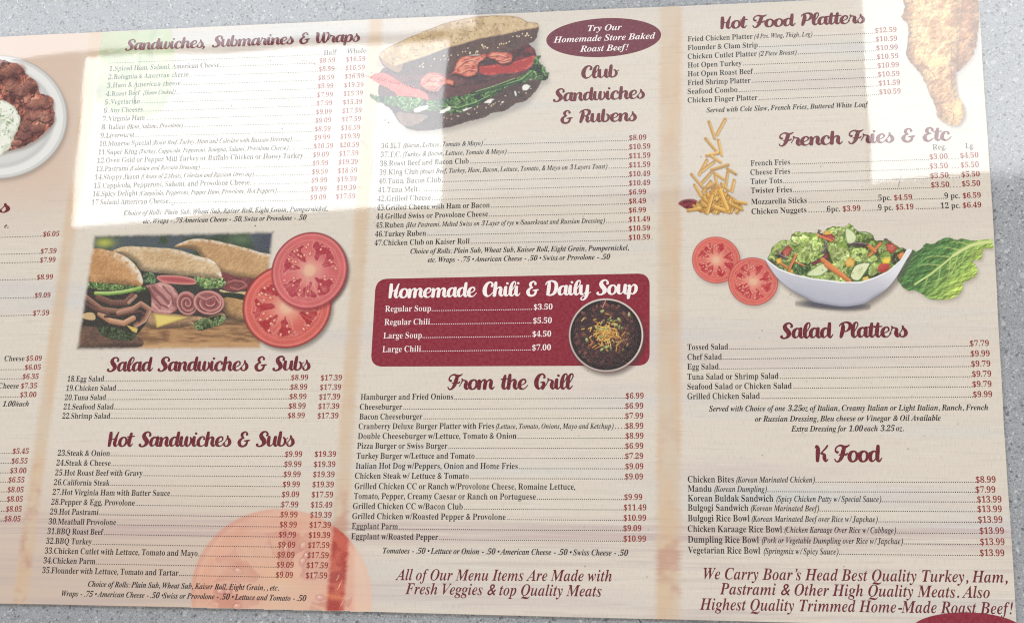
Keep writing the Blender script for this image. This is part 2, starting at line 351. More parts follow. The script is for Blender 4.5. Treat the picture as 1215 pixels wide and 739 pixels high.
# ------------------------------------------------------------------ letter shapes (advance : outline / outline ..., 500 units per em)
BOLD_SRC = '''
A325:95,0 95,14 92,14 65,19 56,36 56,44 59,53 77,99 188,99 203,61 211,34 201,19 171,14 171,0 330,0 330,14 316,17 306,26 286,65 167,347 154,347 37,56 18,23 7,16 -7,14 -7,0/132,238 180,120 85,120
a256:219,-1 245,21 239,31 227,26 220,30 218,47 218,157 213,193 196,218 166,232 121,237 94,235 71,229 51,220 37,207 28,193 25,176 27,162 33,151 44,144 58,142 71,144 82,150 89,160 92,172 85,191 78,204 86,216 110,220 127,218 139,210 146,198 148,180 148,142 89,122 47,101 23,77 15,47 19,26 30,9 48,-3 71,-7 113,2 149,26 161,1 190,-8/94,34 88,62 103,103 148,126 148,47 130,31 113,25
B330:177,0 234,6 276,26 303,57 312,98 301,138 268,166 214,184 275,211 295,261 280,304 237,330 164,339 12,339 12,327 38,322 52,307 56,275 56,61 53,38 47,24 33,16 12,13 12,0/136,291 140,316 147,321 161,323 185,319 201,307 209,287 212,257 208,224 196,203 174,191 140,188 136,188/151,20 142,25 136,49 136,172 147,172 183,168 206,155 220,131 224,96 221,61 211,37 193,23 165,18
b269:40,-9 78,21 110,0 143,-8 174,-3 201,10 223,30 240,56 251,88 255,124 252,155 243,183 229,205 211,223 189,233 165,237 131,230 103,208 103,339 6,339 6,327 27,319 32,289 32,-9/111,21 103,51 103,180 107,192 116,201 137,209 158,203 172,187 180,159 183,119 180,71 173,37 158,17 136,11
C349:272,11 333,66 319,79 294,53 267,33 237,21 207,18 151,34 118,85 107,169 117,258 147,312 198,330 233,323 265,303 292,271 312,230 325,230 325,347 312,347 304,330 289,324 274,328 230,342 193,347 145,341 103,324 68,297 42,261 25,219 20,170 25,121 42,78 68,42 102,15 144,-2 191,-8
c219:169,6 212,45 202,54 178,35 152,29 124,36 102,57 88,92 84,140 94,201 126,221 142,216 147,202 147,195 146,187 154,161 176,152 189,154 198,160 204,170 207,183 201,204 186,222 162,234 130,238 99,233 71,221 48,202 30,176 18,146 15,112 18,79 28,51 44,26 65,8 89,-4 116,-8
D369:170,0 269,19 329,75 349,170 337,242 302,295 244,328 165,339 11,339 11,327 32,324 45,317 53,303 55,279 55,56 53,34 47,22 35,16 15,13 15,0/150,20 141,25 136,54 136,287 141,315 150,321 166,323 219,306 250,255 261,171 255,103 238,56 208,27 166,18
d276:140,2 166,29 166,-8 219,4 263,8 263,21 249,24 242,30 238,56 238,339 131,339 131,327 158,320 164,312 166,299 166,209 140,230 109,237 83,233 61,221 41,202 27,177 18,146 15,110 17,78 26,50 40,26 58,8 79,-4 104,-8/109,27 97,44 90,73 88,114 90,156 97,186 110,203 130,209 154,201 162,191 166,180 166,57 160,42 150,31 139,23 128,21
E329:300,0 320,107 306,107 292,78 276,56 257,40 233,29 205,23 172,21 143,26 138,35 136,50 136,166 138,166 179,159 193,149 203,135 214,88 227,88 227,257 215,257 206,223 193,200 173,187 144,183 136,183 136,289 139,310 149,319 173,321 220,316 253,303 274,277 286,238 297,238 297,339 12,339 12,327 33,324 46,317 54,301 56,275 56,58 54,36 47,22 33,15 11,13 11,0
e224:169,8 212,54 201,64 176,40 149,32 115,42 94,72 87,124 211,124 211,129 204,174 185,209 156,230 117,237 89,233 65,222 44,203 28,179 18,150 15,117 18,82 28,51 43,26 63,8 87,-4 115,-8/87,152 95,204 120,221 135,217 144,206 150,160 150,143 87,143
F301:191,0 191,13 156,18 146,23 140,32 136,60 136,167 141,167 170,162 191,149 204,125 212,88 225,88 225,258 212,258 204,224 191,201 170,188 142,184 136,184 136,297 138,314 149,320 171,321 205,319 231,313 250,303 265,287 274,266 281,238 293,238 293,339 11,339 11,327 32,322 46,315 53,302 56,279 56,62 53,39 47,25 33,17 12,13 12,0
f159:149,0 149,12 129,14 118,19 112,30 110,49 110,206 152,206 152,231 110,231 110,291 114,320 121,328 134,330 144,328 147,322 146,318 144,313 138,291 140,280 146,272 167,265 178,267 188,273 194,283 196,298 192,316 179,332 158,342 130,346 92,341 63,324 45,298 39,263 39,231 12,231 12,206 39,206 39,55 37,26 30,16 11,12 11,0
G378:266,0 332,22 332,96 334,115 340,127 352,133 373,136 373,148 205,148 205,136 230,133 245,127 253,115 255,95 255,53 252,34 244,20 229,12 205,10 165,20 134,50 115,100 109,170 119,259 149,312 199,330 223,327 245,317 266,302 285,282 300,258 312,229 326,229 326,347 312,347 302,330 289,325 275,328 232,342 192,347 145,341 104,324 69,297 43,262 26,219 21,171 26,120 43,77 70,41 105,15 149,-2 200,-8
g243:163,-99 203,-84 227,-60 235,-28 233,-7 225,10 212,22 193,30 131,37 105,37 83,41 75,53 77,62 84,70 106,78 117,77 128,77 153,79 174,86 192,97 206,113 214,131 217,152 213,177 200,200 236,200 236,227 174,227 146,234 117,237 90,235 65,227 45,215 30,199 20,180 16,158 31,112 76,82 50,69 32,55 21,40 18,23 26,-1 51,-19 21,-34 11,-56 17,-75 36,-91 66,-101 109,-105/102,97 92,109 87,129 85,157 87,186 92,206 102,217 117,221 132,217 142,206 147,186 149,157 142,109 132,97 117,93/91,-84 71,-77 58,-66 55,-54 59,-38 72,-26 153,-26 186,-31 193,-38 196,-49 177,-77 120,-87
H390:180,0 180,13 158,16 145,24 138,37 136,60 136,165 255,165 255,60 252,36 245,23 232,16 210,13 210,0 378,0 378,13 356,16 343,25 337,39 335,60 335,282 337,303 343,316 356,323 378,327 378,339 210,339 210,327 239,322 251,309 255,282 255,187 136,187 136,282 139,309 152,322 180,327 180,339 12,339 12,327 33,323 46,316 53,302 56,282 56,60 53,37 47,24 33,16 12,13 12,0
h284:134,0 134,12 122,14 115,19 110,42 110,175 129,195 151,202 163,200 171,192 175,162 175,42 170,19 154,12 151,12 151,0 271,0 271,12 258,14 251,19 246,42 246,158 239,202 217,228 181,237 142,227 110,199 110,339 14,339 14,328 27,325 34,320 39,297 39,42 34,19 14,12 14,0
I194:183,0 183,13 153,20 140,33 136,58 136,288 138,307 146,318 160,324 182,327 182,339 10,339 10,327 33,324 47,318 54,307 56,288 56,56 53,36 46,24 31,17 10,13 10,0
i148:89,272 102,280 110,292 113,307 110,322 102,334 90,342 75,345 60,342 48,334 40,322 38,307 40,292 48,280 60,272 75,270/134,0 134,12 115,20 111,42 111,231 16,231 15,219 35,212 39,188 39,42 34,19 14,12 14,0
J246:142,-36 178,2 190,66 190,273 193,306 206,321 234,327 234,339 59,339 59,327 91,320 100,314 106,305 110,273 110,16 103,-19 94,-27 78,-30 62,-26 57,-15 63,-1 69,21 67,35 59,46 48,53 33,56 20,53 8,45 0,33 -3,17 0,-1 9,-16 21,-30 38,-40 58,-46 81,-49
j156:94,273 106,282 114,294 117,308 114,323 106,335 94,343 79,346 65,343 53,335 44,323 42,308 44,293 52,281 64,273 79,271/65,-99 94,-82 112,-55 119,-16 119,231 16,231 16,219 32,217 42,212 48,186 48,-40 44,-74 36,-84 23,-87 12,-84 8,-77 14,-65 20,-49 17,-38 11,-29 -11,-22 -24,-24 -33,-30 -39,-39 -42,-52 -39,-66 -33,-79 -8,-98 27,-105
K380:181,0 181,13 158,16 145,24 138,37 136,60 136,148 149,159 236,49 249,26 240,16 228,14 209,13 209,0 387,0 387,13 363,19 345,35 202,212 257,269 309,312 355,327 362,327 362,339 217,339 217,327 249,323 260,312 254,297 239,278 136,174 136,282 140,309 153,322 181,327 181,339 13,339 13,327 34,323 47,316 54,302 56,282 56,60 54,37 47,24 34,16 12,13 12,0
k267:134,0 134,12 115,20 110,42 110,100 121,110 173,37 178,24 174,15 162,12 157,12 157,0 280,0 280,12 268,15 258,26 166,156 205,194 229,212 257,219 257,231 153,231 153,219 156,219 175,216 182,207 178,196 169,185 110,126 110,339 16,339 15,327 28,325 35,320 39,296 39,42 34,19 13,12 13,0
L318:299,0 318,115 305,115 291,84 275,59 257,41 234,30 207,23 174,21 149,23 138,35 136,62 136,282 140,310 155,323 186,327 186,339 12,339 12,327 33,323 46,316 53,303 56,282 56,60 53,37 47,24 33,16 12,13 12,0
l149:134,0 134,12 115,20 111,42 111,339 15,339 15,327 28,325 35,320 39,296 39,42 34,19 14,12 14,0
M472:126,0 126,13 104,15 89,22 81,36 79,60 79,290 201,0 215,0 339,297 339,62 335,33 322,19 295,13 295,0 459,0 459,13 433,17 421,32 417,64 417,282 419,302 426,315 439,323 460,327 460,339 335,339 236,106 138,339 11,339 11,327 39,322 53,310 56,285 56,59 53,37 46,24 32,16 11,13 11,0
m413:132,0 132,12 114,20 109,42 109,175 127,195 149,202 161,199 168,192 173,162 173,42 168,20 160,14 149,12 149,0 265,0 265,12 253,14 246,20 242,42 242,177 260,196 281,202 293,200 301,192 305,162 305,42 300,20 293,14 281,12 281,0 399,0 399,12 387,14 380,19 375,42 375,158 368,202 347,228 311,237 271,226 239,195 218,226 177,237 140,227 109,197 109,231 14,231 14,219 27,217 34,211 39,189 39,42 34,19 14,12 14,0
N368:314,-8 314,281 316,303 323,316 335,323 357,327 357,339 247,339 247,327 275,321 288,308 291,281 291,126 117,339 14,339 14,327 27,323 57,289 57,59 53,31 40,17 14,13 14,0 124,0 124,13 102,16 88,23 82,36 80,59 80,261 300,-8
n284:134,0 134,12 122,14 115,19 110,42 110,175 129,195 151,202 163,200 171,192 175,162 175,42 170,19 154,12 151,12 151,0 271,0 271,12 258,14 251,19 246,42 246,158 239,202 217,228 181,237 142,228 110,199 110,231 14,231 14,219 27,217 34,211 39,189 39,42 34,19 14,12 14,0
O391:231,-5 264,6 294,22 321,43 342,69 358,100 368,133 371,170 368,207 358,241 342,271 321,297 296,318 266,334 233,344 198,347 161,344 127,334 97,317 71,296 49,270 34,239 24,206 21,170 24,133 34,100 49,69 70,43 96,22 126,6 158,-5 194,-8/160,19 132,50 114,100 108,170 118,259 146,312 194,330 231,320 259,289 277,239 282,170 273,80 245,27 197,9
o251:156,-4 183,8 205,27 222,51 232,81 236,115 232,149 222,179 205,203 183,222 156,233 125,237 94,233 67,221 45,203 28,178 18,148 14,115 18,82 28,52 45,27 67,9 94,-3 126,-8/108,14 96,29 89,61 87,115 89,169 96,202 107,217 126,223 143,217 155,202 161,169 164,115 162,61 156,29 143,14 126,9
P311:180,0 180,13 158,16 145,24 138,37 136,60 136,153 180,153 234,159 273,179 297,209 305,247 301,273 290,296 273,314 250,328 214,336 159,339 12,339 12,327 33,323 46,316 53,302 56,282 56,60 53,37 47,24 33,16 12,13 12,0/136,297 141,316 161,321 187,316 205,303 214,279 218,245 214,211 202,188 182,175 150,171 136,171
p277:147,-104 147,-92 124,-88 113,-73 110,-43 110,24 136,0 169,-8 194,-3 217,9 235,28 249,54 258,84 261,119 258,151 249,180 236,204 218,222 196,234 172,238 134,227 107,196 107,231 15,231 15,220 35,211 39,181 39,-48 38,-75 30,-87 13,-92 13,-104/125,29 110,51 110,175 127,199 148,207 168,201 180,185 186,155 188,115 186,74 178,44 165,27 146,21
Q391:324,-82 369,-69 366,-55 331,-60 281,-45 246,0 299,25 338,64 363,113 371,170 368,207 358,241 342,271 321,297 296,318 266,334 233,344 198,347 161,344 127,334 97,317 71,296 49,270 34,239 24,206 21,170 24,131 35,96 52,64 76,37 105,15 139,-1 173,-48 220,-77 282,-86/161,19 132,50 114,100 108,170 118,259 146,312 194,330 231,320 259,289 277,239 283,170 274,80 245,27 198,9
q271:264,-104 264,-92 251,-90 243,-85 238,-62 238,239 230,239 192,210 160,231 127,238 96,233 69,221 47,201 30,175 19,143 15,107 18,75 27,48 40,25 59,8 81,-3 106,-7 139,0 167,22 167,-62 165,-76 159,-85 130,-92 130,-104/111,28 97,45 90,74 87,116 90,162 98,195 112,213 134,220 158,210 167,180 167,50 163,38 155,30 133,22
R352:180,0 180,13 158,16 145,24 138,37 136,60 136,158 150,158 252,0 358,0 358,13 356,13 337,19 322,38 235,167 292,197 311,249 301,289 274,317 227,334 162,339 12,339 12,327 33,323 46,316 53,302 56,282 56,60 53,37 47,24 33,16 12,13 12,0/136,287 141,315 151,319 167,321 200,313 219,289 226,250 222,216 208,192 185,179 152,174 136,174
r214:147,0 147,12 118,19 113,27 111,42 111,143 113,164 121,180 130,190 141,194 154,186 165,172 185,166 197,168 207,175 213,185 216,198 213,214 205,226 192,234 174,237 157,234 139,224 123,209 109,188 109,231 16,231 15,219 35,212 39,188 39,42 34,19 14,12 14,0
S291:46,-8 52,5 63,9 73,7 94,1 118,-6 143,-8 179,-4 209,6 234,22 252,43 264,69 268,99 261,140 251,157 236,174 189,203 141,226 102,251 92,265 89,283 93,302 104,318 122,328 145,331 165,328 185,319 203,305 219,287 231,264 240,238 252,238 252,347 239,347 233,335 223,331 217,332 210,334 171,344 138,347 110,344 86,335 65,320 50,300 40,275 37,247 42,215 57,188 83,164 121,142 168,119 198,96 208,67 203,45 191,27 172,15 147,11 111,18 83,37 62,70 47,118 32,118 32,-8
s215:145,-2 170,14 186,38 192,71 189,94 180,113 165,128 143,141 109,158 86,173 78,193 80,204 87,213 97,219 111,221 130,217 146,206 160,189 170,165 182,165 182,238 172,238 166,230 159,227 154,228 148,229 124,235 105,238 73,232 48,217 33,193 28,164 31,144 41,126 57,110 80,97 116,78 136,63 143,44 141,30 133,20 121,13 105,11 84,16 65,29 49,50 40,79 27,79 27,-7 38,-7 44,3 55,7 65,5 90,-5 113,-8
T315:244,0 244,13 220,15 206,23 198,37 196,60 196,323 200,323 248,313 279,284 293,236 306,236 306,339 8,339 8,237 22,237 30,273 49,300 76,317 111,323 116,323 116,60 113,37 106,23 91,16 69,13 69,0
t170:136,7 166,49 154,56 141,36 125,30 117,32 111,38 108,61 108,208 155,208 155,231 108,231 108,316 96,316 66,275 15,223 15,208 36,208 36,53 39,26 49,8 66,-3 92,-7
U367:242,-1 283,24 307,69 315,135 315,282 316,301 322,314 334,322 353,327 353,339 245,339 245,327 268,323 282,315 290,302 292,282 292,119 282,62 253,28 205,16 173,22 151,38 139,66 135,104 135,282 138,309 151,322 179,327 179,339 11,339 11,327 32,323 45,316 52,302 55,282 55,116 62,60 85,21 125,-2 185,-10
u279:119,-5 139,3 156,14 170,30 170,-8 223,5 268,10 268,22 247,29 241,52 241,231 141,231 141,219 156,217 165,211 170,185 170,49 153,32 132,27 120,28 112,34 106,55 106,231 9,231 9,219 22,217 29,210 34,185 34,72 38,38 49,13 68,-2 98,-8
V319:171,-10 285,285 304,318 315,324 329,327 329,339 223,339 223,327 254,322 262,315 264,305 259,281 193,107 120,282 114,305 116,315 124,322 157,327 157,339 -11,339 -11,327 6,322 17,313 33,284 158,-10
v228:119,-8 194,181 207,208 215,215 227,220 227,231 152,231 152,219 173,215 180,203 176,188 138,91 97,200 96,206 101,216 116,219 122,219 122,231 -2,231 -2,219 9,216 16,209 29,185 106,-8
W455:142,-8 235,230 319,-8 332,-8 428,282 443,314 452,322 465,327 465,339 375,339 375,327 401,321 407,314 409,303 403,275 353,124 297,288 293,307 301,322 327,327 327,339 171,339 171,327 199,320 213,297 224,263 166,114 110,278 105,306 106,315 112,322 135,327 135,339 -12,339 -12,327 2,324 11,318 24,293 127,-8
w324:104,-8 166,147 215,-8 227,-8 307,192 316,212 332,220 332,231 265,231 265,220 283,215 288,205 285,191 250,105 222,195 221,200 220,206 225,215 241,219 241,231 125,231 125,220 141,215 150,198 157,175 124,95 89,188 86,198 85,206 89,215 103,219 103,231 -8,231 -8,219 5,212 13,197 91,-8
X351:130,0 130,13 102,18 93,34 103,60 156,136 205,59 216,31 207,17 181,13 178,13 178,0 346,0 346,13 344,13 325,21 308,43 209,197 266,278 300,315 318,324 339,327 341,327 341,339 218,339 218,327 244,322 252,308 240,278 197,216 150,289 142,309 149,322 171,327 182,327 182,339 11,339 12,327 24,324 35,317 58,288 144,155 67,50 39,22 9,13 9,0
x238:88,0 88,11 85,11 69,15 63,26 73,46 103,85 129,44 138,23 133,15 116,12 116,0 238,0 238,12 226,16 217,27 148,137 189,189 210,210 232,221 232,231 150,231 150,219 169,216 175,208 167,191 137,153 111,194 105,209 110,216 126,219 126,231 3,231 3,219 18,212 32,196 92,102 46,42 25,22 4,11 4,0
Y317:244,0 244,13 222,16 209,24 202,37 200,60 200,152 285,292 305,316 327,326 327,339 220,339 220,326 222,326 250,320 260,304 248,273 185,168 122,292 116,310 124,322 146,326 154,326 154,339 -10,339 -10,326 1,324 11,320 22,308 35,288 120,133 120,60 117,37 111,24 97,16 76,13 76,0
y224:71,-97 84,-87 96,-71 121,-18 193,181 206,209 214,216 223,219 223,231 151,231 151,219 171,216 177,204 176,194 172,180 138,89 99,191 97,199 96,205 101,216 121,219 121,231 -4,231 -3,219 12,214 18,205 27,187 105,-4 96,-33 85,-55 73,-69 64,-73 57,-71 55,-65 55,-61 56,-57 54,-45 48,-37 27,-30 14,-32 4,-40 -3,-50 -5,-62 -2,-80 8,-93 22,-102 39,-105
Z329:303,0 316,122 303,122 286,77 260,46 225,27 178,22 114,22 303,330 303,339 43,339 33,236 46,236 57,265 70,287 86,303 105,313 160,320 206,320 15,8 15,0
z218:200,0 206,80 194,80 181,51 166,33 144,22 114,19 94,19 205,217 205,231 24,231 20,161 33,161 41,186 54,202 71,211 96,214 125,214 10,11 10,0
0280:179,1 211,18 234,46 250,82 259,127 263,179 259,231 250,276 234,312 211,340 180,356 141,362 99,356 68,340 44,312 29,276 20,231 17,180 20,128 29,83 44,46 68,18 99,1 140,-5/117,38 104,68 97,115 95,179 97,243 104,290 117,320 141,330 163,320 177,290 183,243 185,179 183,115 177,68 163,38 140,28
1280:255,0 255,27 215,27 202,29 194,35 189,59 189,359 133,359 98,333 55,307 21,295 23,279 30,268 39,260 50,258 65,261 80,272 115,310 115,59 109,34 90,27 49,27 49,0
2280:254,0 257,105 227,105 223,90 217,75 208,64 196,57 182,55 65,55 115,103 178,164 217,209 238,245 244,279 237,313 215,340 179,356 130,362 96,360 69,353 47,342 32,328 23,312 20,295 24,271 37,256 58,248 84,245 86,283 94,310 108,326 130,332 146,328 158,318 166,301 169,277 162,229 139,183 92,127 18,52 18,0
3280:172,1 215,19 232,33 245,52 254,75 257,103 253,129 243,150 227,166 208,177 168,191 197,204 222,224 239,250 244,281 236,315 213,341 176,357 128,362 81,357 46,344 25,323 18,299 22,279 35,265 56,257 83,254 86,291 99,320 110,329 126,332 144,328 157,316 165,298 168,274 164,244 152,220 132,205 104,200 71,200 71,169 102,169 135,164 160,151 175,130 180,104 177,78 171,59 161,45 149,37 118,30 93,34 73,46 61,66 57,94 41,92 27,84 17,72 14,55 17,40 25,26 40,13 60,4 87,-3 122,-5
4280:266,0 266,27 259,27 230,33 221,43 218,62 218,93 270,93 270,126 218,126 218,357 149,357 7,124 7,93 145,93 145,62 142,43 133,33 104,27 90,27 90,0/109,238 118,252 129,272 141,294 149,310 146,261 145,214 145,126 42,126
5280:168,1 210,20 228,36 241,56 250,80 253,110 244,157 218,190 177,210 125,217 94,215 70,210 78,302 182,302 199,297 205,283 209,266 238,266 235,357 46,357 30,184 53,175 77,181 109,184 137,179 159,166 172,143 177,110 174,83 168,62 158,47 146,37 115,30 97,32 83,39 65,62 60,90 44,88 31,82 23,71 20,56 23,40 30,26 43,14 62,4 89,-3 123,-5
6280:197,3 233,29 255,67 262,116 255,159 235,192 203,212 162,219 120,213 93,201 100,257 114,298 134,324 161,333 172,330 181,323 191,298 194,268 222,271 240,280 250,292 254,307 245,334 233,345 217,354 194,360 165,362 131,358 102,347 77,329 58,305 42,276 31,242 25,205 23,165 26,112 38,69 57,36 82,13 112,0 147,-5/127,36 109,60 97,102 93,165 115,181 144,189 163,184 177,170 186,146 190,111 187,73 178,48 165,33 148,28
7280:125,0 263,333 263,357 25,357 22,252 52,252 55,277 64,296 84,303 216,303 83,0
8280:190,2 231,21 256,53 265,95 260,123 246,149 220,172 182,194 231,227 244,248 249,275 242,309 222,337 189,356 143,362 104,359 74,349 52,334 38,315 29,294 27,271 31,244 43,220 62,199 89,181 59,163 35,144 20,120 15,91 18,66 28,43 45,23 68,8 99,-2 137,-5/111,237 100,254 97,277 100,299 108,317 121,329 140,333 154,331 165,325 181,303 186,275 184,253 178,236 167,222 151,211/116,28 98,42 86,63 83,89 85,113 94,133 122,161 155,143 178,127 191,108 195,86 191,61 180,41 162,28 139,24
9280:149,-1 179,11 204,29 224,53 239,83 249,117 257,194 253,248 241,290 222,322 197,345 166,358 132,362 99,358 71,347 48,329 31,304 21,275 18,241 24,197 45,164 76,144 116,138 139,140 158,147 187,172 176,91 153,43 116,27 94,30 77,42 65,59 56,80 38,70 32,52 40,25 50,13 66,3 87,-3 114,-5/102,191 90,244 93,281 102,307 116,323 135,329 156,321 172,300 183,262 187,207 167,183 153,176 137,174
'''
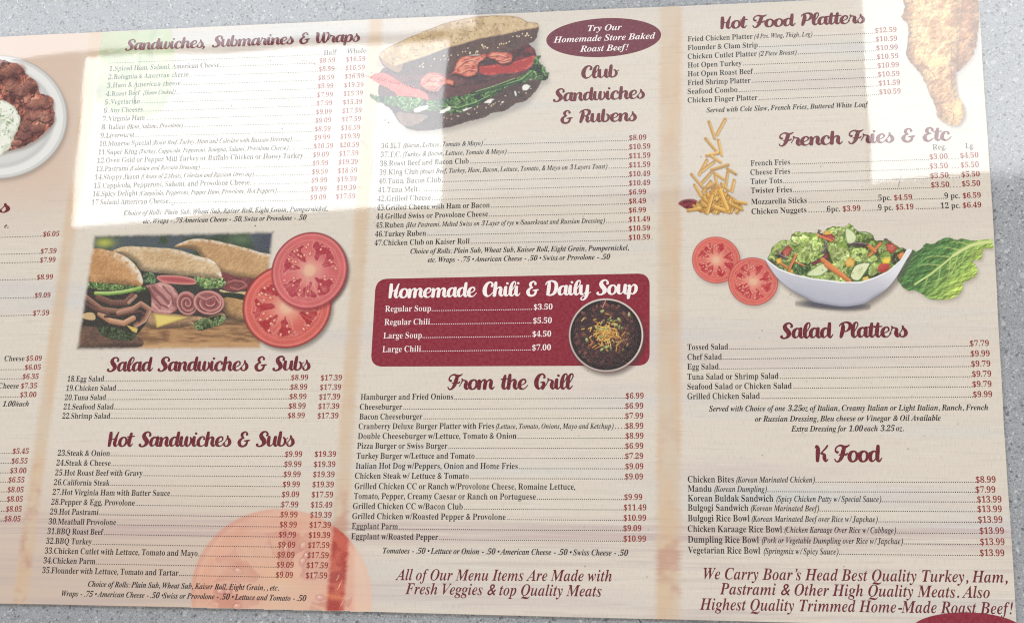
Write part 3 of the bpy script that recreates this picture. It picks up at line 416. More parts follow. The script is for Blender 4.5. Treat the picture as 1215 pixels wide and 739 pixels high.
ITALIC_SRC = '''
A313:53,0 53,13 29,18 21,30 25,42 37,60 72,105 178,105 177,65 174,45 168,29 155,18 133,13 133,0 289,0 289,13 255,25 243,59 243,66 255,344 241,344 -10,36 -29,18 -51,13 -51,0/184,244 179,125 89,125
a250:62,-3 83,9 102,29 121,56 117,39 116,26 123,2 147,-7 185,10 223,58 212,65 193,39 178,30 172,33 170,42 173,55 180,81 221,226 168,226 160,198 147,222 123,231 94,224 62,206 42,187 24,164 -4,110 -11,82 -14,55 -10,30 1,10 18,-2 40,-7/54,38 49,60 52,86 62,119 81,163 105,196 117,206 128,209 143,203 148,185 143,150 131,110 114,71 92,42 81,33 69,31
B321:128,0 180,4 220,15 248,32 267,53 278,78 282,104 265,149 215,179 267,197 298,225 308,263 300,295 275,318 231,331 165,336 55,336 55,324 81,317 87,311 90,301 89,288 86,275 29,64 16,30 0,15 -25,12 -25,0/143,185 135,186 166,302 173,315 188,319 223,307 235,271 229,236 213,208 186,191 150,185/103,21 96,33 100,56 131,169 140,169 189,155 206,111 200,73 183,43 157,23 124,16
b240:97,-1 134,17 156,35 176,58 206,110 214,138 217,165 213,192 202,213 184,226 163,231 128,220 96,190 141,350 85,341 36,336 36,323 44,323 62,319 68,307 62,279 -6,39 -9,23 1,9 26,-3 57,-7/56,14 52,25 57,52 72,103 86,144 100,173 115,190 133,196 150,188 156,166 151,128 138,86 119,49 95,21 81,14 68,11
C328:227,11 288,68 274,79 226,31 171,15 138,21 113,39 96,68 91,106 97,158 113,214 137,263 165,299 196,320 230,327 259,321 281,303 294,272 299,231 313,230 335,345 321,345 313,334 303,331 296,332 287,334 248,342 214,345 163,337 115,313 86,290 62,262 42,230 27,195 18,159 15,123 19,85 31,53 51,27 78,8 111,-4 151,-9
c206:121,10 166,62 152,72 122,37 92,26 77,29 66,38 58,53 56,73 62,120 80,166 104,201 116,212 128,215 138,212 141,205 136,192 131,177 139,159 159,152 172,154 182,161 189,171 191,186 187,202 175,217 157,227 133,231 99,224 66,206 35,179 12,145 -2,109 -7,73 -2,39 13,14 37,-2 69,-7
D360:116,0 186,5 238,22 282,53 309,84 329,119 341,156 346,196 328,274 276,320 188,336 55,336 55,324 82,317 87,310 90,299 86,275 29,64 16,30 0,15 -25,12 -25,0/102,20 96,37 97,46 99,58 162,293 172,314 181,319 195,321 238,310 264,277 273,222 270,182 262,144 249,109 232,78 211,52 186,32 158,20 126,16
d249:64,-3 84,9 103,29 122,57 117,26 125,1 148,-7 166,-3 183,10 221,58 210,66 190,39 177,31 171,36 173,45 177,62 255,350 202,342 153,336 153,322 174,319 179,314 181,307 180,297 177,284 159,219 141,228 122,231 90,224 58,203 22,160 -3,110 -12,61 -8,32 3,11 19,-3 41,-7/56,38 50,59 55,94 70,135 89,172 111,200 132,211 146,205 150,186 146,155 134,114 116,74 95,43 83,34 72,31
E328:261,0 290,102 277,102 258,73 237,51 215,35 191,25 128,17 102,21 95,33 97,42 100,55 131,169 138,170 145,170 172,167 191,159 201,144 205,121 205,111 204,102 215,102 251,240 238,240 218,208 192,192 149,187 135,187 164,296 170,311 180,318 201,320 240,315 268,303 284,280 289,246 289,242 303,242 322,336 55,336 55,324 82,317 87,310 90,299 89,288 86,275 29,64 16,30 0,15 -25,12 -25,0
e201:118,10 160,62 146,71 118,38 91,27 76,29 65,37 58,49 56,66 59,93 114,107 154,129 178,156 186,185 182,203 171,218 154,227 131,231 106,227 82,216 58,200 37,179 18,154 4,128 -5,100 -8,73 -3,39 12,14 35,-2 65,-7/77,154 94,188 111,207 128,214 139,209 144,194 141,176 134,158 105,128 62,109
F306:132,0 132,12 105,18 99,25 97,35 101,61 130,169 172,165 185,159 194,150 201,118 201,109 200,101 211,101 246,238 233,238 220,214 203,197 179,187 150,184 143,184 135,185 165,295 174,314 195,319 236,315 263,302 279,280 284,248 284,241 298,241 318,336 55,336 55,324 81,318 87,311 90,301 89,288 86,275 29,64 16,30 0,15 -25,12 -25,0
f144:-18,-98 8,-83 30,-58 48,-21 64,26 79,84 105,205 147,205 150,226 108,226 133,309 145,328 160,335 166,333 168,329 164,320 160,308 167,291 184,284 204,291 210,311 207,327 196,339 180,347 158,350 124,342 94,319 68,280 49,226 14,226 10,205 45,205 19,78 3,2 -11,-49 -25,-76 -34,-84 -44,-87 -50,-85 -53,-80 -49,-73 -45,-59 -51,-42 -68,-36 -86,-43 -93,-63 -90,-79 -81,-92 -67,-101 -49,-104
G372:232,-1 294,23 317,112 328,143 336,151 350,154 354,154 354,166 213,166 213,154 242,150 248,143 250,133 246,108 232,55 225,35 214,21 199,13 177,11 140,17 113,36 95,66 90,108 95,159 112,214 137,262 165,298 197,319 230,327 261,321 285,304 300,275 305,236 319,236 341,345 328,345 321,334 312,331 298,333 260,342 228,345 173,337 122,315 91,293 65,266 44,235 28,202 19,167 16,131 25,73 55,29 102,1 165,-9
g222:90,-101 118,-94 141,-82 159,-67 170,-48 174,-27 170,-9 161,7 135,24 101,38 70,47 54,54 49,62 52,71 62,79 88,78 117,80 143,90 165,104 182,122 193,143 197,168 196,177 195,185 223,185 225,206 182,206 149,224 111,231 84,227 59,218 37,204 21,185 10,164 7,141 9,124 15,110 43,85 9,62 1,51 -2,38 5,21 25,4 -23,-19 -34,-33 -38,-50 -32,-71 -13,-88 17,-100 58,-104/70,100 64,122 71,165 91,200 103,211 116,214 132,206 138,184 130,140 111,106 99,96 87,93/41,-84 22,-75 10,-62 6,-46 15,-23 45,-3 103,-24 116,-35 121,-49 117,-63 105,-76 87,-84 63,-87
H378:132,0 132,12 105,18 97,35 101,61 128,165 248,165 221,64 209,30 192,15 167,12 167,0 324,0 324,12 297,18 291,25 289,36 293,61 350,275 362,307 378,320 403,324 403,336 246,336 246,324 273,318 279,311 282,301 278,275 254,188 135,188 158,272 170,305 185,320 211,324 211,336 55,336 55,324 81,318 87,311 90,301 89,288 86,275 29,64 16,30 0,15 -25,12 -25,0
h266:197,11 239,67 228,73 206,42 191,32 185,35 183,43 184,49 186,56 210,127 222,166 226,193 216,221 188,231 162,225 137,210 112,184 86,147 140,350 82,340 36,336 36,322 44,322 62,319 67,306 66,297 61,279 -14,0 47,0 69,74 98,138 128,180 157,194 164,191 166,184 162,165 145,114 129,62 123,31 131,2 156,-7
I186:132,0 132,12 105,18 96,35 101,61 157,272 169,305 184,319 211,324 211,336 54,336 54,324 81,317 90,301 89,288 86,275 29,64 16,30 0,15 -25,12 -25,0
i145:111,279 121,286 129,297 131,310 129,322 121,333 111,340 98,343 85,340 75,333 67,322 65,310 67,297 75,286 85,279 98,277/77,11 116,60 106,67 85,40 71,32 65,34 62,41 67,64 112,231 66,223 14,216 15,203 19,203 34,200 40,189 38,176 33,157 8,65 3,48 1,31 3,15 10,4 21,-4 37,-6
J222:62,-47 92,-32 113,-6 128,33 193,272 205,305 220,320 246,324 246,336 90,336 90,324 117,317 123,310 125,299 124,288 121,275 51,14 37,-21 28,-30 16,-33 7,-30 4,-24 10,-12 14,-1 15,9 13,19 7,28 -15,35 -29,32 -40,25 -47,13 -49,0 -31,-39 24,-52
j133:114,279 124,286 132,297 134,310 132,322 124,333 114,340 101,343 88,340 77,333 70,322 68,310 70,297 77,286 88,279 101,277/-11,-97 19,-73 42,-33 61,24 114,231 69,223 16,216 17,203 22,203 37,200 43,189 42,183 41,177 -13,-32 -28,-74 -37,-84 -48,-88 -56,-86 -58,-82 -54,-73 -50,-60 -56,-43 -74,-37 -93,-44 -100,-65 -96,-80 -86,-93 -69,-102 -49,-105
K318:132,0 132,12 105,18 99,25 97,35 101,61 127,160 130,165 134,161 181,61 192,30 187,17 168,13 160,13 160,0 300,0 300,13 277,21 263,42 190,199 290,292 319,316 338,324 342,324 342,336 239,336 239,325 259,319 266,308 256,290 227,261 139,180 134,178 133,180 158,272 170,305 185,320 211,324 211,336 55,336 55,324 82,317 87,310 90,299 89,288 86,275 29,64 16,30 0,15 -25,12 -25,0
k241:186,9 218,57 206,62 193,39 179,31 168,38 158,59 150,95 141,150 188,189 212,206 224,210 237,213 237,226 135,226 135,213 153,210 159,199 154,188 142,174 118,153 79,123 140,350 82,340 36,336 36,322 44,322 62,319 67,306 66,297 61,279 -14,0 47,0 72,94 89,107 101,48 115,15 131,-2 152,-7
L317:261,0 293,100 277,100 252,63 222,37 185,22 140,18 120,19 106,21 98,24 96,32 102,62 157,272 169,304 185,319 211,324 211,336 54,336 54,324 81,317 87,310 90,299 86,275 29,64 16,30 0,15 -25,12 -25,0
l129:50,-3 69,9 108,59 98,66 77,39 62,31 56,33 54,40 56,51 59,64 136,350 39,335 39,323 44,323 59,319 65,309 58,277 -2,63 -6,46 -8,30 -5,14 2,3 14,-5 30,-7
M437:154,-8 338,279 281,64 274,43 269,30 254,16 227,12 227,0 384,0 384,12 357,18 349,35 350,48 353,61 409,272 421,305 437,320 463,324 463,336 350,336 196,98 167,336 54,336 54,324 80,318 86,310 89,300 85,275 28,64 16,30 -1,15 -26,12 -26,0 82,0 82,12 55,18 49,25 47,35 51,61 107,270 140,-8
m391:303,-2 323,11 362,60 351,68 340,52 332,42 318,33 312,35 310,43 311,49 312,57 337,127 348,167 352,194 343,221 315,231 291,226 269,214 246,192 223,162 228,194 219,221 191,231 164,225 139,210 114,183 87,144 113,231 13,216 14,203 18,203 33,200 39,189 37,179 32,157 -11,0 49,0 73,80 102,142 132,182 146,191 159,195 166,192 168,184 164,166 114,0 171,0 186,46 212,113 237,159 261,186 283,195 290,192 293,184 288,166 271,115 255,63 250,31 258,3 283,-6
N349:246,-8 322,272 335,305 351,320 376,324 376,336 269,336 269,324 296,317 302,310 304,299 303,289 299,275 252,103 147,336 48,336 48,324 78,316 84,307 87,295 85,283 81,264 28,64 16,30 -1,15 -26,12 -26,0 82,0 82,12 55,18 46,35 51,61 104,262 231,-8
n266:179,-3 198,10 238,60 227,67 208,41 194,32 187,35 185,43 212,127 224,168 228,193 219,221 191,231 164,225 139,210 114,183 87,144 113,231 13,216 14,203 18,203 33,200 39,189 37,179 32,157 -11,0 49,0 73,80 102,142 131,181 159,194 166,191 168,184 164,165 147,114 131,62 125,31 133,2 159,-7
O356:185,0 235,24 265,49 292,79 313,112 330,149 340,186 343,224 335,274 311,312 273,336 223,345 171,336 123,312 94,287 67,258 45,224 28,188 18,151 14,115 22,63 46,24 84,0 133,-9/115,14 99,27 89,48 86,77 94,143 116,214 148,275 182,313 200,324 219,327 240,323 257,310 267,289 270,261 265,208 249,147 225,88 199,45 169,18 137,10
o235:99,-3 125,8 149,24 170,46 187,70 201,97 209,124 212,151 207,184 191,209 165,225 131,231 105,227 80,217 57,200 36,179 18,155 4,128 -5,101 -8,73 -2,40 15,15 40,-2 72,-7/58,18 52,44 56,83 67,128 84,171 105,203 117,212 128,215 147,206 153,179 149,143 137,98 120,55 100,23 88,13 77,10
P305:132,0 132,12 105,18 99,25 97,35 101,61 128,160 146,160 202,163 241,172 267,187 288,207 301,231 305,258 293,301 255,327 193,336 55,336 55,324 81,317 87,310 90,301 89,288 86,275 29,64 16,30 0,15 -25,12 -25,0/141,177 133,178 163,292 171,313 188,319 221,306 232,270 227,231 211,202 184,183 148,177
p246:64,-104 64,-91 40,-86 35,-81 33,-72 36,-51 51,5 67,-4 85,-7 110,-3 134,9 157,27 178,50 196,77 210,106 219,137 222,167 218,194 208,214 191,226 170,231 131,218 93,180 108,231 63,224 12,216 12,204 33,201 39,188 36,170 -22,-53 -28,-71 -38,-85 -59,-90 -59,-104/63,15 58,28 64,58 77,106 105,173 140,195 154,188 159,167 154,134 142,93 123,53 101,23 88,14 76,11
Q356:234,-99 269,-85 299,-61 327,-27 317,-16 281,-47 239,-57 180,-45 140,-36 110,-34 100,-34 125,-9 140,-6 169,-3 198,7 226,21 252,41 298,92 316,123 330,155 339,189 342,224 334,275 311,313 273,336 222,344 191,341 161,331 131,316 104,296 79,272 57,245 39,214 26,181 17,147 14,113 19,71 35,39 61,14 100,-5 30,-67 16,-84 18,-89 24,-91 42,-86 75,-80 131,-92 166,-101 193,-104/98,26 86,75 91,127 108,188 131,247 158,291 187,318 219,327 257,311 270,262 265,214 251,155 221,80 202,51 182,29 159,15 135,10
q239:179,-104 179,-91 155,-86 150,-80 148,-70 153,-47 225,227 167,227 164,214 145,226 124,231 93,224 62,203 26,160 2,110 -7,61 -4,32 7,11 23,-3 45,-7 66,-4 85,6 120,46 93,-56 85,-78 74,-88 56,-90 56,-104/60,38 55,59 65,110 78,143 96,176 117,201 136,211 150,205 155,188 150,152 138,111 120,72 98,42 87,34 76,31
R320:132,0 132,12 105,18 99,25 97,35 101,61 129,166 145,166 198,0 298,0 298,13 271,21 262,30 255,46 213,172 254,185 285,206 303,231 309,261 302,294 280,317 243,331 189,336 55,336 55,324 82,317 87,310 90,299 89,288 86,275 29,64 16,30 0,15 -25,12 -25,0/140,183 134,183 165,297 173,316 189,320 222,307 233,271 227,235 210,207 183,189 147,183
r194:49,0 71,73 95,130 117,167 134,180 139,177 150,166 164,162 176,164 185,172 191,183 193,197 186,222 166,231 147,225 128,209 108,181 85,141 113,231 13,216 14,203 18,203 33,200 39,189 37,179 32,157 -11,0
S275:164,-2 201,19 224,51 232,94 229,121 218,145 181,189 163,204 147,220 123,246 114,274 118,295 130,312 147,323 167,327 184,325 199,317 212,306 222,291 228,272 230,251 230,246 230,240 244,240 268,343 255,343 244,333 233,329 220,332 185,341 155,345 127,341 102,332 81,318 66,299 55,276 52,251 57,220 73,192 106,160 141,127 163,100 170,73 161,42 139,19 124,12 108,10 76,15 53,33 38,63 34,104 34,108 20,108 -7,-6 7,-6 18,7 29,11 43,8 83,-5 115,-9
s188:88,-5 106,2 121,13 132,27 139,43 142,61 137,86 123,111 109,131 92,151 77,172 72,190 80,207 100,215 130,199 147,154 160,153 171,229 158,229 152,222 143,220 139,220 134,222 86,230 61,226 40,213 26,194 21,170 29,138 51,103 71,79 85,57 89,39 82,18 61,11 25,28 10,79 -5,81 -18,-3 -5,-5 2,3 11,6 21,4 68,-7
T300:188,0 188,13 161,18 155,24 153,34 155,47 228,318 232,318 266,309 288,283 297,240 311,240 326,336 54,336 35,246 48,246 65,277 89,299 116,313 145,318 153,318 80,45 73,30 64,20 33,13 33,0
t138:45,-3 66,11 86,33 107,63 96,71 73,41 58,31 52,33 50,42 52,57 57,77 94,204 134,204 139,224 100,224 121,296 100,296 59,249 10,221 10,204 34,204 -8,52 -11,39 -12,29 -3,2 23,-7
U356:177,-6 205,3 228,19 249,43 266,76 281,119 323,260 343,310 354,319 369,323 369,336 266,336 266,324 296,314 306,293 295,238 268,145 238,70 222,46 204,32 184,23 160,21 136,24 118,35 106,52 102,73 108,114 154,280 164,308 179,321 204,324 204,336 50,336 50,325 77,319 83,312 86,300 85,292 82,281 42,133 32,81 39,44 61,16 96,-2 144,-9
u266:60,-2 85,14 110,40 135,77 126,30 128,14 135,3 146,-5 160,-7 180,-3 199,10 239,60 228,68 217,52 209,42 195,33 189,36 187,43 235,224 176,224 153,147 124,85 93,43 66,30 59,32 57,40 60,59 109,231 55,222 9,216 10,203 14,203 29,200 35,189 28,157 11,97 0,56 -4,31 6,2 35,-7
V297:66,-8 303,285 328,312 340,320 355,322 357,322 357,336 253,336 253,323 276,318 284,307 278,287 263,267 122,92 131,272 133,292 135,305 145,318 171,323 171,336 21,336 21,324 40,319 53,310 61,295 63,274 50,-8
v211:47,-7 73,20 124,76 160,125 182,165 189,198 187,211 181,222 171,228 160,231 148,229 138,223 132,213 130,202 133,190 141,179 152,159 138,126 119,99 92,66 92,88 86,187 79,220 72,231 -2,217 -1,204 4,204 19,196 29,171 34,116 36,19 36,-7
W409:73,-9 220,235 214,-9 229,-9 401,278 424,310 437,319 453,324 453,336 360,336 360,324 363,324 383,319 390,306 388,297 383,286 285,121 288,239 290,290 297,315 306,321 321,324 321,336 186,336 186,323 202,321 213,316 219,306 221,291 221,273 128,119 130,275 135,311 144,319 159,323 159,336 23,336 23,322 41,319 53,309 59,293 61,268 59,-9
w313:51,-7 134,133 147,-8 161,-7 183,19 265,125 293,197 291,211 285,222 276,229 263,232 251,229 242,223 234,202 237,190 246,179 255,169 258,160 254,146 244,125 226,97 199,65 183,231 171,231 93,98 84,197 72,231 -2,217 -1,204 4,204 19,196 29,170 34,115 36,19 36,-8
X283:70,0 70,13 45,18 37,30 43,49 57,66 120,131 145,45 146,41 146,35 138,19 114,13 114,0 265,0 265,13 241,18 224,36 208,76 173,189 250,271 285,306 303,318 321,324 321,336 219,336 219,324 222,324 240,320 246,309 240,293 222,270 165,211 144,282 141,292 140,300 142,311 149,319 177,324 177,336 25,336 25,324 43,321 56,314 65,303 73,286 112,155 19,54 -14,23 -30,15 -49,13 -49,0
x225:27,1 52,30 76,69 85,35 95,11 109,-2 127,-7 146,-3 163,8 201,54 191,61 181,49 172,40 158,32 145,40 136,64 122,136 143,166 154,180 166,185 173,184 180,181 191,177 201,175 218,182 225,203 222,214 216,223 207,229 195,232 175,227 157,215 117,163 111,192 107,211 103,222 96,228 88,231 78,230 62,227 41,223 13,219 13,207 24,208 28,208 47,201 55,178 71,96 45,54 37,44 28,41 14,46 -6,51 -17,49 -26,43 -32,33 -34,22 -31,9 -25,0 -14,-6 -1,-8
Y260:173,0 173,13 143,18 137,24 135,36 138,53 165,156 262,290 286,315 309,324 309,336 201,336 201,324 206,324 228,318 235,302 231,284 217,262 156,179 122,293 120,300 120,305 122,314 127,320 153,324 153,336 18,336 18,323 38,316 50,290 91,168 93,163 93,157 93,152 92,147 65,45 58,30 49,20 17,13 17,0
y210:-4,-101 15,-91 55,-55 94,-4 130,55 159,113 179,163 187,197 185,211 179,222 169,228 156,231 143,228 134,222 127,212 125,200 128,187 139,177 149,168 153,157 142,119 110,56 95,135 84,189 74,220 63,231 36,226 17,222 -7,219 -7,206 -1,206 10,205 18,200 24,187 33,159 43,117 52,67 59,22 62,-5 56,-23 44,-42 28,-58 15,-64 -6,-55 -31,-46 -51,-54 -57,-63 -60,-74 -57,-86 -50,-96 -38,-102 -22,-105
Z297:246,0 274,98 260,98 234,62 203,37 165,23 119,18 80,18 293,316 293,336 62,336 35,245 49,244 86,287 106,300 129,310 186,317 213,317 -6,14 -6,0
z194:137,-35 154,-25 165,-10 169,6 162,26 142,33 123,26 116,8 117,1 123,-11 125,-14 126,-18 123,-22 116,-24 105,-20 96,-7 76,29 60,44 41,55 182,224 24,224 3,148 15,148 25,168 36,175 57,177 119,177 -25,0 -27,-5 -24,-10 -18,-12 -5,-4 13,4 42,-10 79,-31 115,-39
'''
PUNCT_SRC = '''
$271:235,298 199,318 161,328 161,346 120,346 120,328 69,311 37,279 26,236 36,202 67,171 120,149 120,41 68,59 26,91 26,31 72,7 120,-5 120,-59 161,-59 161,-5 211,14 241,48 251,88 240,130 209,163 161,185 161,284 201,268 235,244/120,198 86,217 75,243 88,269 120,284/161,131 193,111 203,84 192,57 161,41
&313:248,170 232,141 211,115 163,170 211,214 226,261 215,298 186,325 144,335 97,325 67,297 56,256 68,214 95,177 36,132 14,77 26,35 57,6 100,-5 150,7 208,47 247,0 310,0 241,80 275,125 297,170/178,81 142,52 105,41 76,51 63,77 79,111 123,145/104,261 115,284 141,293 169,283 180,258 171,232 136,203 114,229
(162:84,116 101,241 156,347 129,347 77,280 44,200 32,116 44,32 77,-48 129,-115 156,-115 101,-9
)162:78,116 60,-9 6,-115 33,-115 84,-48 118,32 130,116 118,200 84,280 33,347 6,347 60,241
,110:30,-59 74,-30 88,13 78,48 53,62 31,53 23,33 30,13 48,5 46,-25 30,-50
.110:55,56 33,47 25,26 33,4 55,-5 76,4 85,26 76,47
-162:142,134 20,134 20,87 142,87
/141:4,-5 39,-5 137,346 102,346
!136:40,272 43,218 55,132 60,108 68,101 75,108 80,132 93,218 96,272 89,327 68,346 46,327/68,56 47,47 38,26 47,4 68,-5 89,4 98,26 89,47
'110:30,223 72,251 87,299 77,332 53,346 32,338 23,315 30,295 50,286 48,258 30,232
:110:55,229 33,220 25,199 33,178 55,169 76,178 85,199 76,220/55,56 33,47 25,26 33,4 55,-5 76,4 85,26 76,47
•177:89,233 45,214 27,171 45,127 89,109 132,127 151,171 132,214
'''
# ------------------------------------------------------------------ lettering
def parse_font(src):
    out = {}
    for row in src.strip('\n').split('\n'):
        ch, rest = row[0], row[1:]
        adv, body = rest.split(':', 1)
        loops = [np.array([[int(q) for q in p.split(',')] for p in l.split()], float) for l in body.split('/') if l]
        out[ch] = (float(adv), loops)
    return out
BOLD = parse_font(BOLD_SRC)
ITAL = parse_font(ITALIC_SRC)
PUNC = parse_font(PUNCT_SRC)

def offset_loops(loops, ax, ay):
    """slim (or fatten, when negative) the strokes of a glyph; thin hairlines keep their weight"""
    E0 = np.concatenate(loops); E1 = np.concatenate([np.roll(l, -1, 0) for l in loops])
    S = E1 - E0
    res = []
    for l in loops:
        d = np.roll(l, -1, 0) - l
        d /= np.linalg.norm(d, axis=1)[:, None] + 1e-9
        n = np.stack([-d[:, 1], d[:, 0]], 1)             # left normal = inward for outer loops
        m = n + np.roll(n, 1, 0)
        k = np.maximum((m * m).sum(1) / 2, 0.6)
        m = m / k[:, None]
        if ax > 0:
            u = m / (np.linalg.norm(m, axis=1)[:, None] + 1e-9)
            o = l + u * 0.8                              # distance across the stroke
            den = u[:, None, 0] * S[None, :, 1] - u[:, None, 1] * S[None, :, 0]
            den = np.where(np.abs(den) < 1e-9, 1e-9, den)
            r = E0[None] - o[:, None]
            t = (r[..., 0] * S[None, :, 1] - r[..., 1] * S[None, :, 0]) / den
            q = (r[..., 0] * u[:, None, 1] - r[..., 1] * u[:, None, 0]) / den
            t = np.where((t > 0) & (q >= -0.01) & (q <= 1.01), t, 1e6).min(1)
            f = np.minimum(1.0, np.maximum(t - 12, 0) * 0.42 / ax)
            m = m * f[:, None]
        res.append(l + m * np.array([ax, ay]))
    return res
def simplify(l, tol=3.0):
    keep = [l[0]]
    n = len(l)
    if n < 8: return l
    for i in range(1, n):
        a, b, c = keep[-1], l[i], l[(i + 1) % n]
        v = c - a
        dd = abs((b[0] - a[0]) * v[1] - (b[1] - a[1]) * v[0]) / (np.linalg.norm(v) + 1e-9)
        if dd > tol or (b - a).dot(v) < 0 or (c - b).dot(v) < 0: keep.append(b)
    return np.array(keep) if len(keep) > 3 else l
_cache = {}
def glyph(style, ch):
    key = (style, ch)
    if key in _cache: return _cache[key]
    src, ax, ay, shear, tol = STYLES[style]
    if ch in src: adv, loops = src[ch]; sh = 0.0
    elif ch in PUNC:
        adv, loops = PUNC[ch]; sh = shear
        ax = ax * 0.25; ay = 0
        if ch == '.' or ch == ',' or ch == '\u2022': ax = -3; ay = -3
    elif ch in BOLD: adv, loops = BOLD[ch]; sh = shear     # figures of the italic
    else: adv, loops, sh = 130.0, [], 0.0
    if ch == ' ': adv, loops = 118.0, []
    if ch in '$&' : ax = -2 if style != 'regular' else 3
    loops = [simplify(l, tol) for l in offset_loops(loops, ax, ay)] if loops else []
    if sh: loops = [np.stack([l[:, 0] + l[:, 1] * sh, l[:, 1]], 1) for l in loops]
    V, T = [], []
    if loops:
        idx, k0 = [], 0
        for l in loops:
            idx.append(list(range(k0, k0 + len(l)))); k0 += len(l)
        vv, _, tris, *_r = delaunay_2d_cdt([Vector((p[0], p[1])) for l in loops for p in l], [], idx, 5, 1e-3)
        V = np.array([(v[0], v[1]) for v in vv])
        for t in tris:
            q = V[list(t)]; r_ = np.roll(q, -1, 0)
            cr = (q[:, 0] * r_[:, 1] - q[:, 1] * r_[:, 0]).sum()
            if abs(cr) < 1e-3: continue
            T.append(tuple(t) if cr > 0 else tuple(t)[::-1])
    if style in ('regular', 'italic', 'note') and ch != ' ': adv -= 4
    if ch == '&' and style != 'regular': adv += 26
    _cache[key] = (adv, V, T)
    return _cache[key]
STYLES = {  # source, slimming x, slimming y, shear for borrowed signs, simplification
    'regular': (BOLD, 6.0, 0.0, 0.0, 2.2),
    'price': (BOLD, 2.0, -1.0, 0.0, 2.0),
    'italic': (ITAL, 5.5, 0.0, 0.24, 2.2),
    'note': (ITAL, 1.0, 0.0, 0.24, 2.2),
    'slogan': (ITAL, 5.0, 0.0, 0.24, 1.0),
}
CAP = 339.0

def shape_text(text, style):
    """glyph geometry of one run, in font units"""
    x = 0.0; V = []; T = []; n = 0
    if style == 'script':
        return shape_script(text)
    for ch in text:
        adv, v, t = glyph(style, ch)
        if len(v):
            V.append(v + np.array([x, 0])); T += [tuple(a + n for a in f) for f in t]; n += len(v)
        x += adv
    V = np.concatenate(V)
    return np.column_stack([V, np.zeros(len(V))]), T
Z_INK = 0.00006
def place(V, x0, y0, x1, y1, cap, capu=CAP):
    """lay a run on the sheet so that it spans x0..x1; its baseline runs between the two points"""
    a, b = P(x0, y0), P(x1, y1)
    d = b - a; L = np.linalg.norm(d); d /= L
    up = np.array([-d[1], d[0]])
    lo, hi = V[:, 0].min(), V[:, 0].max()
    s = cap * PX / capu
    xs = (V[:, 0] - lo) / (hi - lo) * L
    q = a + xs[:, None] * d + (V[:, 1] * s)[:, None] * up
    return np.column_stack([q, V[:, 2]])
def dots(x0, y0, x1, y1, size=0.85, pitch=2.05):
    a, b = P(x0, y0 - size * 0.4), P(x1, y1 - size * 0.4)
    d = b - a; L = np.linalg.norm(d); d /= L
    up = np.array([-d[1], d[0]])
    n = max(2, int(L / (pitch * PX)))
    c = a + np.linspace(0, L, n)[:, None] * d
    h = size * PX / 2
    V = np.concatenate([c - h * d - h * up, c + h * d - h * up, c + h * d + h * up, c - h * d + h * up])
    T = [(i, i + n, i + 2 * n, i + 3 * n) for i in range(n)]
    return np.column_stack([V, np.zeros(len(V))]), T

def text_object(name, runs, mat, parent, label=None, z=Z_INK):
    """runs: list of (V, faces) already on the sheet -> one mesh"""
    VV, FF, n = [], [], 0
    for V, T in runs:
        VV.append(V); FF += [tuple(i + n for i in t) for t in T]; n += len(V)
    V = np.concatenate(VV)
    c = np.array([V[:, 0].min(), V[:, 1].min(), 0.0])
    o = link(name, V - c, FF, mat, parent, (c[0], c[1], z), label)
    return o

